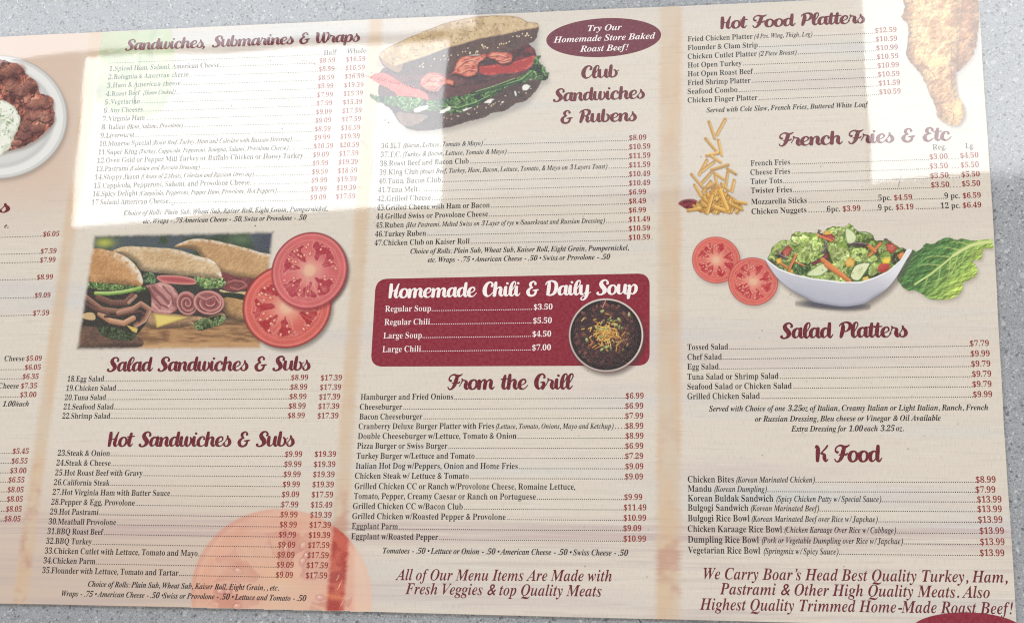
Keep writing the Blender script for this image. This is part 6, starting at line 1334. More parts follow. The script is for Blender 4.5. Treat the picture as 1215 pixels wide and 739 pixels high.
for a in (q4((690, 262), (720, 300), (760, 320)), q5((170, 215), (200, 205), (260, 210), (300, 215)), q4((990, 112), (1000, 135), (1020, 142)), q5((405, 185), (430, 170), (455, 180), (462, 200)), q4((1040, 200), (1050, 240), (1020, 280))):
    pic.stroke(a, 2.2, (78, 40, 66), alpha=False); pic.stroke([(x, y - 0.9) for x, y in a], 0.7, (204, 188, 196), op=0.7, alpha=False)
rg = R_(5)
for k in range(90):
    x, y = rg.uniform(915, 1068), rg.uniform(278, 330)
    j, i = int((y - pic.ys[0]) / .6), int((x - pic.xs[0]) / .6)
    if pic.a[j, i] > 0.9: pic.blob(x, y, rg.uniform(.5, 1.1), rg.uniform(.4, .9), rg.uniform(0, 3), ((236, 240, 200), (40, 44, 30), (250, 236, 190))[k % 3], soft=0.4, op=0.55, alpha=False)
# bowl over the heap: glazed white side, paler rim
def bowl_col(X, Y, d):
    t = sst(305, 362, Y)
    c = lerp((214, 213, 218), (164, 166, 182), np.clip(t * 0.8 + 0.25 * sst(1010, 920, X), 0, 1))
    c = lerp(c, (232, 231, 233), sst(1020, 1075, X) * sst(352, 312, Y) * 0.6)
    c = lerp(c, (128, 130, 150), sst(-5, 0.5, d) * sst(338, 352, Y) * 0.7)
    return c + (fbm(X, Y, 9, 3)[..., None] - 0.5) * 6
pic.fill(bowl, bowl_col)
rim = q4((608, 326), (660, 366), (700, 395), (800, 435), (950, 468), (1100, 485)) + q5((100, 487), (250, 487), (350, 455), (450, 410), (540, 330), (578, 268), (610, 246))
pic.stroke(rim, 1.7, (238, 237, 238), alpha=False)
pic.stroke([(x, y + 1.6) for x, y in rim], 0.8, (176, 176, 188), op=0.5, alpha=False)
pic.build('salad_bowl_picture', 'printed picture of a white bowl heaped with green salad', z=0.000026, over=True)

pic = Picture(1058, 275, 1182, 366)
leaf = q5((515, 455), (545, 350), (600, 300), (625, 255), (655, 262), (690, 240), (720, 203), (755, 210), (790, 200), (840, 170), (890, 165), (940, 180), (980, 170), (1060, 185), (1130, 178), (1215, 180), (1215, 240), (1140, 245), (1128, 290), (1115, 320), (1060, 330), (1085, 370), (1095, 400), (1075, 445), (1030, 470), (990, 490), (985, 530), (970, 560), (940, 590), (880, 610), (800, 612), (740, 602), (700, 575), (640, 545), (600, 548), (570, 535), (530, 490))
pic.drop(leaf, 2, 3, 3.5, 0.45)
s, d, m = pic.poly(leaf, wob=0.8, wscale=3, seed=5)
X, Y = pic.X[s], pic.Y[s]
t = np.clip((X - 1075) / 95 + (Y - 318) / 120, 0, 1)
col = lerp((72, 120, 56), (170, 198, 80), sst(0.25, 0.95, t + 0.3 * (fbm(X, Y, 12, 4) - 0.5)))
rl = fbm(X * 0.55, Y + X * 0.25, 5, 6, 4); gy, gx = np.gradient(rl)
col = col * (1 + np.clip((gx + gy) * 3.2, -0.3, 0.36))[..., None]
pic.put(m, col, s)
mid = q5((1215, 192), (1120, 200), (1050, 218), (985, 252), (920, 292), (850, 352), (750, 430), (640, 500))
cellsv = [(0.14, -1, 20), (0.3, -1, 26), (0.45, -1, 32), (0.6, -1, 34), (0.74, -1, 30), (0.2, 1, 16), (0.36, 1, 24), (0.5, 1, 34), (0.62, 1, 34), (0.75, 1, 28), (0.88, 1, 16)]
mp = np.array(mid)
for f, sgn, L in cellsv:
    k = f * (len(mp) - 1); i = int(k); a = mp[i] + (mp[i + 1] - mp[i]) * (k - i)
    dr = unit(mp[i + 1] - mp[i]); nn = np.array((-dr[1], dr[0])) * -sgn
    q = [a + (dr * 0.75 * u_ + nn * (u_ * (0.85 - 0.25 * u_))) * L for u_ in (0, 0.25, 0.5, 0.75, 1.0)]
    pic.stroke(q, 1.7, (186, 206, 112), op=0.7, taper=True, alpha=False)
    for u_ in (1, 2, 3):
        b = q[u_]; pic.stroke([b, b + dr * 5 + nn * 1], 0.7, (176, 198, 104), op=0.5, alpha=False)
        pic.stroke([b, b - dr * 2 + nn * 5], 0.7, (176, 198, 104), op=0.4, alpha=False)
pic.stroke([tuple(p) for p in mp[::-1]], 2.2, (170, 192, 90), alpha=False)
pic.stroke([tuple(p) for p in mp[:5]], 4.2, (196, 212, 120), op=0.9, alpha=False)
pic.stroke([tuple(p) for p in mp], 1.3, (216, 226, 150), op=0.8, alpha=False)
pic.build('romaine_leaf_picture', 'printed picture of a green romaine leaf at the right edge of the menu', z=0.000022)

# ---------------- photograph of three filled subs with two tomato slices over its corner
pic = Picture(84, 272, 420, 424)
g2, g3 = T4(80, 270, 4.93), T4(230, 270, 4.926)
frame = [(111.4, 279), (325, 274.5), (309, 414), (90.5, 415)]
s, d, m0 = pic.poly(frame, smooth=False, pad=6)
edge = sst(1.5, -4.0, d + (fbm(pic.X[s], pic.Y[s], 5, 2) - .5) * 2)
X, Y = pic.X[s], pic.Y[s]
bg = lerp((66, 78, 84), (48, 66, 44), sst(0.4, 0.6, fbm(X, Y, 16, 3)))
bg = lerp(bg, (170, 176, 60), np.exp(-(((X - 124) / 12) ** 2 + ((Y - 288) / 6) ** 2)))
bg = lerp(bg, (96, 124, 88), np.exp(-(((X - 286) / 14) ** 2 + ((Y - 284) / 6) ** 2)) * 0.7)
bg = lerp(bg, (60, 66, 86), sst(290, 318, X) * 0.8)
wood = lerp((176, 128, 80), (122, 82, 50), sst(0.35, 0.7, fbm(X * 0.2, Y, 3, 8)))
wood = lerp(wood, (204, 158, 104), sst(402, 412, Y) * 0.7)
bg = lerp(bg, wood, sst(374, 384, Y + (X - 200) * 0.04))
bg = lerp(bg, (54, 42, 40), sst(335, 345, Y) * sst(392, 372, Y + (X - 200) * 0.03))
pic.put(np.ones_like(X), bg, s)
def bread(pts, lo, hi, seed, flour=(228, 222, 210), fdir=(0.4, -0.9), fl=0.75, wid=7):
    s, d, m = pic.poly(pts, wob=0.6, wscale=5, seed=seed)
    X, Y = pic.X[s], pic.Y[s]
    gy, gx = np.gradient(d, pic.step)
    up = gx * fdir[0] + gy * fdir[1]
    c = lerp(hi, lo, sst(0.2, 0.75, fbm(X, Y, 18, seed) * 0.6 + 0.4 * fbm(X, Y, 3, seed + 1)))
    c = c * (1 - 0.42 * sst(-9, 0, d) * sst(0.1, -0.9, up))[..., None]
    c = c * (1 + np.clip(pic.relief(s, 2.2, seed + 3, 0.45), -0.07, 0.07))[..., None]
    c = lerp(c, flour, sst(-wid, -1, d) * sst(0.45, 0.95, up) * fl * sst(0.25, 0.6, fbm(X, Y, 3.5, seed + 5)))
    pic.put(m, c, s)
# far sub
bread(g2((625, 115), (700, 76), (770, 64), (836, 72)) + g3((60, 66), (150, 82), (250, 106), (400, 148), (460, 166), (470, 250), (380, 308), (250, 290), (160, 262), (60, 190), (0, 130)), (178, 132, 84), (206, 164, 112), 11, fdir=(0.2, -0.97), wid=5)
pic.fill(g3((160, 262), (250, 288), (345, 298), (330, 350), (230, 372), (170, 350)), lambda X, Y, d: lerp((98, 36, 44), (140, 70, 66), fbm(X, Y, 5, 3)))
pic.stroke(g3((200, 320), (240, 308), (290, 318), (310, 340), (260, 362), (215, 350)), 2.0, (166, 92, 88), alpha=False)
bread(g3((150, 362), (230, 378), (300, 372), (330, 390), (320, 410), (180, 392)), (190, 160, 110), (222, 200, 150), 14, fl=0)
pic.fill(g3((160, 380), (290, 390), (290, 424), (170, 412)), (34, 44, 30))
bread(g3((170, 410), (290, 424), (330, 450), (320, 548), (220, 530), (170, 480)), (150, 104, 60), (190, 146, 92), 15, fl=0)
# middle sub
pic.fill(g2((440, 245), (640, 268), (830, 300), (860, 380), (700, 420), (450, 360)), lambda X, Y, d: lerp((52, 58, 48), (34, 32, 34), fbm(X, Y, 5, 31)))
pic.fill(g2((530, 282), (640, 280), (740, 300), (745, 332), (620, 330), (540, 312)), lambda X, Y, d: lerp((170, 66, 70), (204, 124, 116), sst(-4, -0.5, d)))
ruffle(pic, g2((745, 290), (800, 285), (900, 292), (925, 330), (860, 360), (780, 350)), 60, 33, (2, 4.5), ((60, 96, 44), (118, 158, 82), (190, 208, 140)), wob=1.4)
ruffle(pic, g2((445, 270), (490, 262), (520, 300), (500, 330), (450, 320)), 25, 34, (2, 4), ((36, 60, 40), (70, 104, 66), (130, 160, 110)))
bread(g2((262, 142), (340, 111), (450, 114), (560, 120), (650, 130), (760, 165)) + g3((85, 180), (125, 205), (155, 250), (163, 285), (145, 298), (90, 294), (30, 288)) + g2((700, 284), (560, 268), (440, 252), (400, 205), (330, 165)), (186, 148, 100), (214, 184, 140), 12, fdir=(0.75, -0.65), wid=8)
def fold(c, rx, ry, rot, col, inn, seed=1, turns=2):
    pic.blob(c[0] + .5, c[1] + 1.2, rx + 1, ry + 1, rot, (60, 36, 34), soft=0.25, op=0.6)
    s, u, v, r = pic.ell(c[0], c[1], rx, ry, rot)
    th = np.arctan2(v, u); X, Y = pic.X[s], pic.Y[s]
    q = (r * 2.6 + th / (2 * math.pi)) % 1.0                       # a slice rolled up: light cut edge, dark inside
    c_ = lerp(np.array(inn) * 0.72, np.array(inn) * 1.2, sst(0.15, 0.85, q))
    c_ = lerp(c_, np.array(col) * 1.08, sst(0.12, 0.02, q) + sst(0.86, 0.96, q))
    c_ = lerp(c_, np.array(col), sst(0.80, 0.90, r) * 0.9)
    c_ = lerp(c_, np.array(col) * 0.9, sst(0.2, 0.9, v) * sst(0.4, 0.8, fbm(X, Y, 6, seed)) * 0.9)
    c_ = lerp(c_, (110, 60, 58), sst(0.93, 1.02, r) * 0.5)
    pic.put(sst(1.04, 0.95, r + 0.05 * (fbm(X, Y, 5, seed + 2) - .5)), c_, s)
ham, hin = (196, 134, 126), (140, 72, 72)
bread(g2((440, 500), (560, 500), (760, 520), (836, 530)) + g3((90, 520), (170, 500), (180, 540), (90, 560), (0, 560)) + g2((760, 570), (600, 590), (470, 580)), (150, 110, 74), (190, 150, 108), 18, fl=0)
ruffle(pic, g2((760, 540), (836, 532)) + g3((80, 528), (172, 510), (180, 545), (120, 580), (40, 600), (0, 575)), 55, 35, (2, 4), ((40, 60, 30), (84, 112, 58), (150, 170, 110)), wob=1.3)
s, d, m = pic.fill(g2((455, 345), (500, 332), (560, 318), (620, 350), (655, 410), (640, 480), (580, 505), (500, 492), (460, 420)), lambda X, Y, d: lerp((186, 124, 118), (150, 86, 84), sst(0.4, 0.7, fbm(X, Y, 7, 71))))
for pts, w, c in ((((478, 350), (500, 400), (545, 450), (590, 470)), 2.2, (110, 56, 58)), (((535, 335), (590, 370), (612, 420), (590, 465)), 1.6, (226, 170, 158)),
                  (((540, 328), (600, 345), (640, 400), (646, 460)), 2.0, (206, 150, 140)), (((500, 350), (555, 400), (590, 440)), 4.0, (122, 66, 68)),
                  (((470, 380), (490, 440), (540, 488), (600, 492)), 2.0, (214, 158, 150)), (((560, 345), (610, 400), (620, 450)), 2.6, (128, 72, 72))):
    pic.stroke(g2(*pts), w, c, op=0.85, alpha=False)
fold(g2((700, 442))[0], 12.5, 14.5, -0.35, ham, hin, turns=2)
fold(g3((88, 438))[0], 18.5, 14.5, 0.12, (206, 140, 128), hin, turns=2)
pic.blob(247, 354, 12, 6.5, 0.1, (128, 56, 62), (150, 84, 84), soft=0.3, op=0.8, alpha=False)
pic.stroke(g3((30, 400), (70, 420), (120, 400), (150, 440)), 1.6, (214, 152, 138), op=0.7, alpha=False)
pic.fill(g2((505, 503), (600, 512), (712, 522), (600, 560), (522, 586)), lambda X, Y, d: lerp((222, 196, 96), (188, 160, 72), sst(-3, 0, d)), smooth=False)
# near sub on the left
pic.fill(g2((100, 300), (440, 330), (490, 470), (430, 600), (300, 690), (60, 700), (70, 500)), lambda X, Y, d: lerp((50, 36, 34), (34, 38, 30), fbm(X, Y, 8, 51)))
bread(g2((60, 590), (160, 580), (300, 620), (420, 640), (440, 690), (300, 712), (50, 712)), (84, 58, 48), (124, 88, 66), 19, fl=0)
bread(g2((110, 130), (160, 124), (230, 130), (330, 165), (400, 220), (437, 290), (438, 336), (390, 345), (330, 336), (220, 325), (105, 316)), (178, 124, 70), (212, 160, 102), 21, fdir=(0.88, -0.45), fl=0.85, wid=13)
ruffle(pic, g2((110, 318), (220, 328), (330, 338), (450, 345), (455, 375), (300, 372), (200, 368), (115, 350)), 70, 36, (2, 4.5), ((38, 62, 32), (84, 124, 56), (150, 180, 100)), wob=1.3)
pic.stroke(g2((165, 384), (240, 386), (320, 378), (380, 366), (425, 352)), 4.2, (96, 140, 48), side=(170, 204, 96), alpha=False)
pic.stroke(g2((165, 379), (240, 380), (320, 372), (380, 360)), 1.1, (206, 222, 150), op=0.8, alpha=False)
for pts, w, c, hi in ((((105, 405), (150, 440), (200, 478), (300, 490), (400, 470)), 6, (96, 58, 46), (164, 116, 92)), (((180, 410), (260, 440), (340, 440), (380, 400)), 7, (78, 46, 40), (132, 88, 72)),
                      (((190, 505), (250, 545), (330, 560), (385, 530)), 6.5, (150, 96, 66), (218, 168, 128)), (((300, 500), (380, 480), (430, 445), (480, 480), (450, 540), (400, 570)), 6, (110, 66, 52), (196, 146, 116)),
                      (((380, 500), (430, 490), (450, 510), (420, 550)), 3, (60, 34, 34), (110, 70, 60)), (((100, 440), (160, 480), (240, 505)), 3.4, (60, 36, 34), (120, 80, 66)), (((220, 520), (300, 520), (370, 505)), 3, (44, 28, 28), (86, 56, 48)),
                      (((360, 440), (400, 400), (380, 420)), 4, (140, 96, 80), (190, 150, 126))):
    pic.stroke(g2(*pts), w, c, side=hi, alpha=False)
pic.fill(g2((85, 505), (150, 498), (160, 540), (90, 530)), (196, 164, 112), wob=0.5)
pic.fill(g2((345, 570), (412, 590), (405, 616), (380, 606)), (212, 178, 84), smooth=False)
ruffle(pic, g2((180, 580), (300, 590), (400, 620), (360, 660), (220, 640)), 40, 37, (2, 4), ((30, 38, 26), (52, 66, 40), (84, 100, 64)))
pic.blob(130, 412, 34, 4, 0, (60, 42, 34), soft=0.8, op=0.6, alpha=False)
s2, d2, _ = pic.poly(frame, smooth=False, pad=6)
al = np.zeros_like(pic.a); al[s2] = sst(1.5, -4.0, d2 + (fbm(pic.X[s2], pic.Y[s2], 5, 2) - .5) * 2)
pic.a *= al
pic.build('sub_sandwiches_picture', 'printed picture of three filled subs with ham and cheese on a board', z=0.00002)

pic = Picture(280, 268, 424, 424)
c1, c2 = circle_pts(340.6, 363.4, 53, 49, -0.35), circle_pts(367.2, 321.2, 47, 43.5, -0.85)
pic.drop(c1, 2.5, 3.5, 4, 0.5, col=(104, 92, 84)); pic.drop(c2, 2.5, 3.5, 4, 0.5, col=(104, 92, 84))
tomato(pic, 340.6, 363.4, 53, 49, -0.35, seed=12, n=7, flesh=(202, 78, 68), deep=(172, 26, 34), skin=(150, 30, 32))
pic.drop(c2, 1.2, 3.0, 3.0, 0.6, col=(120, 20, 30))
tomato(pic, 367.2, 321.2, 47, 43.5, -0.85, seed=17, n=7, flesh=(200, 84, 86), deep=(170, 34, 52), pale=(222, 158, 136), skin=(150, 38, 48))
pic.build('tomato_slices_picture', 'printed picture of two large tomato slices over the corner of the subs', z=0.00003, over=True)

# ---------------- club sandwich
pic = Picture(428, 14, 662, 166)
k1 = T4(430, 10, 4.767)
body = k1((95, 265), (350, 130), (620, 52), (800, 43), (930, 75), (990, 90), (985, 190), (1000, 270), (1050, 385), (1000, 430), (930, 520), (800, 585), (680, 625), (520, 668), (400, 692), (280, 692), (215, 655), (120, 450), (95, 330))
pic.drop(body, 2, 4.5, 5, 0.5, col=(116, 112, 112))
pic.fill(k1((150, 545), (300, 560), (520, 560), (700, 500), (850, 430), (1000, 400), (994, 450), (930, 520), (870, 540), (800, 583), (740, 590), (680, 622), (600, 640), (520, 665), (400, 690), (280, 690), (215, 652), (180, 600)),
         lambda X, Y, d: lerp((54, 38, 38), (100, 70, 62), np.clip(fbm(X, Y, 6, 2) * 0.9 + sst(-3, 0, d) * 0.2, 0, 1)), wob=0.8, wscale=3)
pic.fill(k1((190, 590), (300, 600), (370, 610), (300, 660), (230, 660)), lambda X, Y, d: lerp((150, 120, 100), (110, 84, 76), fbm(X, Y, 5, 8)), wob=1)
pic.fill(k1((100, 420), (300, 420), (520, 380), (760, 370), (960, 320), (985, 360), (800, 450), (560, 520), (400, 540), (140, 560)), lambda X, Y, d: lerp((70, 38, 42), (110, 60, 58), fbm(X, Y * 2, 8, 5)), wob=1.0)
pic.fill(k1((110, 340), (300, 330), (520, 290), (800, 240), (960, 220), (980, 300), (900, 360), (600, 440), (300, 460), (130, 450)), lambda X, Y, d: lerp((66, 40, 46), (112, 66, 64), sst(0.3, 0.7, fbm(X, Y * 2.2, 9, 44))), wob=1.0)
pic.fill(k1((45, 385), (120, 366), (240, 430), (360, 480), (360, 540), (210, 540), (190, 480), (60, 410)), lambda X, Y, d: lerp((196, 64, 60), (222, 116, 100), fbm(X, Y, 6, 6)), wob=0.8)
# tomato slab and dark meat at the right
pic.fill(k1((850, 230), (930, 196), (975, 250), (985, 285), (900, 320), (840, 300)), lambda X, Y, d: lerp((62, 22, 28), (128, 34, 38), sst(0.35, 0.7, fbm(X, Y, 5, 9))), wob=0.8)
pic.fill(k1((655, 335), (760, 318), (860, 300), (975, 268), (962, 320), (900, 358), (780, 372), (690, 378)), lambda X, Y, d: lerp((176, 40, 42), (214, 84, 72), sst(-5, -1, d) * sst(0.4, 0.7, fbm(X, Y, 4, 12))), wob=0.6)
pic.stroke(k1((700, 325), (780, 312), (870, 298), (960, 268)), 1.3, (110, 20, 26), alpha=False)
# lettuce
let = k1((50, 488), (130, 500), (250, 500), (400, 520), (500, 505), (580, 488), (700, 450), (780, 430), (860, 398), (920, 370), (960, 330), (975, 285), (1005, 268), (1000, 310), (1040, 350), (1052, 388), (1020, 408), (960, 400), (900, 425), (850, 430), (750, 492), (700, 520), (620, 562), (560, 590), (510, 595), (400, 580), (250, 580), (140, 545), (60, 520))
ruffle(pic, let, 250, 81, (3, 6.5), ((26, 52, 30), (62, 112, 48), (140, 180, 96)), wob=2.2)
for pts in (((620, 500), (700, 470), (800, 440), (900, 410), (960, 360)), ((430, 560), (540, 570), (640, 540), (720, 500)), ((640, 480), (740, 450), (860, 405))):
    pic.stroke(k1(*pts), 2.4, (28, 58, 32), op=0.8, alpha=False); pic.stroke([(x, y - 1.6) for x, y in k1(*pts)], 1.1, (150, 192, 104), op=0.8, alpha=False)
for x, y, rx, ry in ((925, 448, 5, 3.4), (720, 525, 6, 2.2), (865, 482, 1.6, 3), (470, 575, 9, 2.4), (330, 570, 10, 2.8), (795, 530, 1.6, 1.4), (590, 572, 6, 1.3)):
    c = k1((x, y))[0]
    pp = [(c[0] + rx * math.cos(a) * R_(x + i).uniform(.7, 1.2) * math.cos(.35) + ry * math.sin(a) * math.sin(.35), c[1] - rx * math.cos(a) * math.sin(.35) + ry * math.sin(a) * R_(y + i).uniform(.6, 1.25)) for i, a in enumerate(np.linspace(0, 6.28, 9)[:-1])]
    s, d, m = pic.poly(pp, wob=0.6, wscale=2.5, seed=x)
    pic.put(m * 0.92, lerp((240, 240, 232), (196, 194, 182), sst(-1.2, 0.2, d)), s, False)
# upper crust
crust = k1((95, 270), (170, 330), (240, 308), (350, 275), (470, 228), (560, 205), (680, 170), (800, 150), (900, 124), (990, 100), (992, 140), (980, 178), (945, 200), (850, 238), (760, 250), (700, 262), (640, 262), (560, 285), (500, 360), (380, 375), (200, 378), (120, 330))
pic.fill(crust, lambda X, Y, d: lerp((62, 42, 40), (116, 80, 70), np.clip(fbm(X * 1.4, Y * 0.6, 4, 22) * 1.0 - 0.12, 0, 1)), wob=0.8)
pic.fill(k1((98, 262), (170, 250), (230, 300), (210, 360), (170, 350), (120, 320)), lambda X, Y, d: lerp((170, 132, 92), (120, 84, 66), fbm(X, Y, 4, 3)), wob=0.8)
# bread face
face = k1((95, 262), (200, 196), (350, 130), (480, 82), (620, 52), (700, 45), (780, 42), (880, 50), (930, 76), (992, 86), (985, 112), (900, 126), (800, 150), (680, 170), (560, 205), (470, 230), (350, 275), (235, 312), (170, 326))
def face_col(X, Y, d):
    c = lerp((176, 142, 96), (204, 174, 126), sst(0.25, 0.7, fbm(X, Y, 10, 33)))
    c = lerp(c, (128, 96, 62), sst(0.66, 0.8, fbm(X, Y, 2.2, 34, 2)) * 0.75)
    c = lerp(c, (220, 196, 150), sst(0.62, 0.8, fbm(X, Y, 2.6, 38, 2)) * 0.6)
    c = lerp(c, (140, 104, 66), sst(-1.6, 0, d) * 0.7)
    return c
pic.fill(face, face_col, wob=0.5, wscale=3)
# bacon curls: chunky folded rashers with pale streaks of fat
def bacon(pts, seed, ridges):
    sh, ds, _ = pic.poly([(x + .8, y + 2.0) for x, y in k1(*pts)], pad=4)
    pic.put(sst(2.0, -1.0, ds) * 0.7, (44, 22, 26), sh, False)
    s, d, m = pic.poly(k1(*pts), wob=0.9, wscale=3, seed=seed)
    X, Y = pic.X[s], pic.Y[s]
    f = fbm(X + Y * 0.4, Y * 1.5, 6, seed + 1, 3)
    q = lerp((168, 58, 46), (222, 120, 92), sst(0.36, 0.60, f)); q = lerp(q, (236, 164, 136), sst(0.60, 0.74, f) * 0.7)
    q = lerp(q, (236, 150, 120), sst(-5.5, -2.0, d) * sst(0.2, -1.2, d + 1.2) * 0.35)
    q = lerp(q, (112, 32, 32), sst(-1.6, 0, d) * 0.6)
    pic.put(m, q, s)
    for r_ in ridges:
        pic.stroke([(x + .5, y + 1.1) for x, y in k1(*r_)], 1.5, (116, 32, 30), op=0.6, alpha=False)
        pic.stroke(k1(*r_), 1.3, (240, 172, 144), op=0.65, alpha=False)
bacon(((500, 372), (520, 345), (535, 300), (565, 275), (610, 268), (650, 272), (690, 255), (702, 272), (690, 292), (662, 305), (652, 350), (635, 380), (590, 392), (550, 375), (525, 372)), 3,
      (((545, 330), (580, 300), (620, 290), (645, 300)), ((560, 365), (600, 345), (635, 350)), ((575, 322), (605, 320), (620, 335))))
bacon(((702, 265), (730, 250), (770, 248), (815, 250), (845, 262), (848, 292), (825, 312), (780, 312), (745, 290), (715, 282)), 5, (((725, 268), (770, 264), (815, 275)), ((760, 288), (800, 296), (835, 285))))
bacon(((325, 430), (340, 390), (375, 365), (425, 362), (455, 380), (480, 398), (515, 410), (512, 435), (480, 430), (455, 440), (430, 470), (385, 472), (350, 455)), 6,
      (((350, 425), (380, 385), (425, 382), (450, 405)), ((375, 450), (410, 455), (440, 435)), ((395, 412), (415, 405), (430, 418))))
rg = R_(9)
for k in range(46):
    t = rg.uniform(0, 1); a = np.array(k1((330, 300))[0]) * (1 - t) + np.array(k1((985, 125))[0]) * t
    x, y = a[0] + rg.uniform(-3, 3), a[1] + rg.uniform(-1, 11) * (1 - 0.4 * t)
    pic.blob(x, y, rg.uniform(.7, 1.15), rg.uniform(.6, .9), rg.uniform(0, 3), (216, 190, 130), (250, 236, 190), soft=0.3, alpha=False, op=0.9)
for k in range(26):
    t = rg.uniform(0, 1); a = np.array(k1((440, 640))[0]) * (1 - t) + np.array(k1((960, 460))[0]) * t
    pic.blob(a[0], a[1] + rg.uniform(-6, 5), rg.uniform(.6, 1.1), rg.uniform(.6, .9), 0, (214, 186, 140), (244, 226, 190), soft=0.3, alpha=False, op=0.8)
pic.build('club_sandwich_picture', 'printed picture of a club sandwich with bacon on dark seeded bread')

# ---------------- fried chicken drumstick in the right corner
pic = Picture(1060, -30, 1172, 160)
k2 = T4(1040, 0, 4.48)
back = k2((330, -120), (520, -120), (545, 60), (538, 200), (515, 290), (470, 350), (425, 382), (400, 300), (380, 100))
front = k2((150, -120), (430, -120), (450, 60), (430, 250), (425, 330), (420, 420), (432, 510), (462, 560), (468, 615), (440, 662), (400, 668), (365, 655), (325, 622), (312, 565), (275, 482), (240, 402), (190, 342), (158, 290), (168, 200), (165, 132), (132, 92), (150, 40))
pic.drop(back, 2.5, 3, 4, 0.45, col=(120, 118, 122)); pic.drop(front, 2.5, 3.5, 4, 0.5, col=(110, 108, 114))
def fried(pts, lo, hi, seed):
    s, d, m = pic.poly(pts, wob=1.4, wscale=4, seed=seed)
    X, Y = pic.X[s], pic.Y[s]
    f = fbm(X, Y, 9, seed, 5, 0.62)
    c = lerp(lo, hi, sst(0.3, 0.66, f))
    rid = 1 - np.abs(fbm(X, Y, 7, seed + 4, 4, 0.6) - 0.5) * 7
    c = lerp(c, (140, 88, 58), sst(0.45, 0.95, rid) * 0.45)
    c = c * (1 + np.clip(pic.relief(s, 5, seed + 8, 1.6), -0.2, 0.2))[..., None]
    c = c * (0.80 + 0.22 * sst(-1, -15, d))[..., None]
    c = lerp(c, (110, 66, 44), sst(-5, 0, d) * sst(1120, 1085, X) * 0.6)
    pic.put(m, c, s)
fried(back, (166, 108, 66), (214, 158, 104), 91)
pic.drop(front, 1.5, 1.0, 3, 0.5, col=(90, 56, 40))
fried(front, (186, 126, 74), (238, 190, 122), 95)
pic.blob(1111, 74.5, 9, 5, 0.1, (222, 176, 96), (244, 208, 140), soft=0.4, op=0.9, alpha=False)
pic.blob(1137, 130, 4.5, 12, 0.1, (230, 200, 120), soft=0.6, op=0.6, alpha=False)
for a in (k2((345, 610), (370, 590), (410, 600), (410, 635)), k2((330, 560), (350, 590), (345, 620)), k2((240, 340), (300, 390), (330, 450)), k2((400, 250), (395, 340), (400, 440))):
    pic.stroke(a, 1.2, (120, 66, 44), op=0.6, alpha=False)
pic.build('fried_chicken_picture', 'printed picture of a fried chicken drumstick in the upper right corner')

# ---------------- tumbling french fries
pic = Picture(799, 136, 893, 262)
k3 = T4(795, 135, 5.68)
st = [(262, 55, 300, 165), (371, 38, 315, 140), (240, 168, 322, 265), (325, 178, 347, 278), (245, 282, 322, 265), (270, 280, 338, 325), (248, 312, 195, 410), (295, 325, 215, 385),
      (280, 378, 390, 343), (278, 395, 215, 465), (385, 370, 442, 405), (388, 395, 375, 480), (300, 400, 358, 440), (145, 408, 215, 492), (165, 480, 207, 552), (275, 455, 220, 525),
      (302, 418, 318, 482), (432, 448, 415, 520), (345, 470, 390, 515), (250, 500, 300, 470)]
fr = lambda x0, y0, x1, y1, w, sh: (pic.stroke([(k3((x0, y0))[0][0] + .5, k3((x0, y0))[0][1] + 1.0), (k3((x1, y1))[0][0] + .5, k3((x1, y1))[0][1] + 1.0)], w, (110, 74, 36), op=0.6),
      pic.stroke(k3((x0, y0), (x1, y1)), w, np.array((188, 126, 42)) * sh, side=np.array((238, 194, 98)) * sh),
      pic.blob(*k3((x0, y0))[0], w * 0.45, w * 0.3, 0, (176, 120, 56), soft=0.4, op=0.7, alpha=False))
for a in st: fr(*a, 3.7, R_(a[0]).uniform(.9, 1.05))
pic.fill(k3((55, 604), (90, 580), (150, 575), (185, 590), (175, 620), (150, 640), (110, 642), (80, 625)), lambda X, Y, d: lerp((92, 22, 34), (140, 40, 48), sst(0.3, 0.7, fbm(X, Y, 3, 3))))
pic.stroke(k3((60, 602), (95, 583), (150, 580), (180, 592)), 1.0, (186, 110, 110), op=0.7, alpha=False)
rg = R_(7)
pic.fill(k3((180, 600), (320, 490), (420, 560), (490, 610), (440, 640), (380, 665), (260, 670), (180, 640)), lambda X, Y, d: lerp((120, 78, 34), (186, 132, 60), fbm(X, Y, 4, 6)), smooth=False)
for k in range(80):
    t = rg.uniform(0, 1); top_ = 490 + 140 * t
    x = 320 + rg.uniform(-1, 1) * (30 + 150 * t); a = math.pi / 2 + (x - 320) / 190.0 * -1.0 + rg.uniform(-0.35, 0.35)
    L = rg.uniform(34, 62); dx, dy = math.cos(a) * L, abs(math.sin(a)) * L
    y1 = min(top_ + dy, 668)
    fr(x, y1 - dy, x - dx, y1, rg.uniform(3.1, 4.3), rg.uniform(.86, 1.08))
fr(120, 652, 205, 640, 3.6, 1.0); fr(430, 590, 510, 604, 3.6, 1.0); fr(390, 600, 485, 645, 3.6, .95); fr(290, 625, 395, 662, 4.0, 1.05); fr(330, 500, 385, 640, 4.6, 1.08); fr(285, 540, 250, 665, 4.4, 1.04)
pic.build('french_fries_picture', 'printed picture of french fries falling into a pile beside a dish of ketchup')

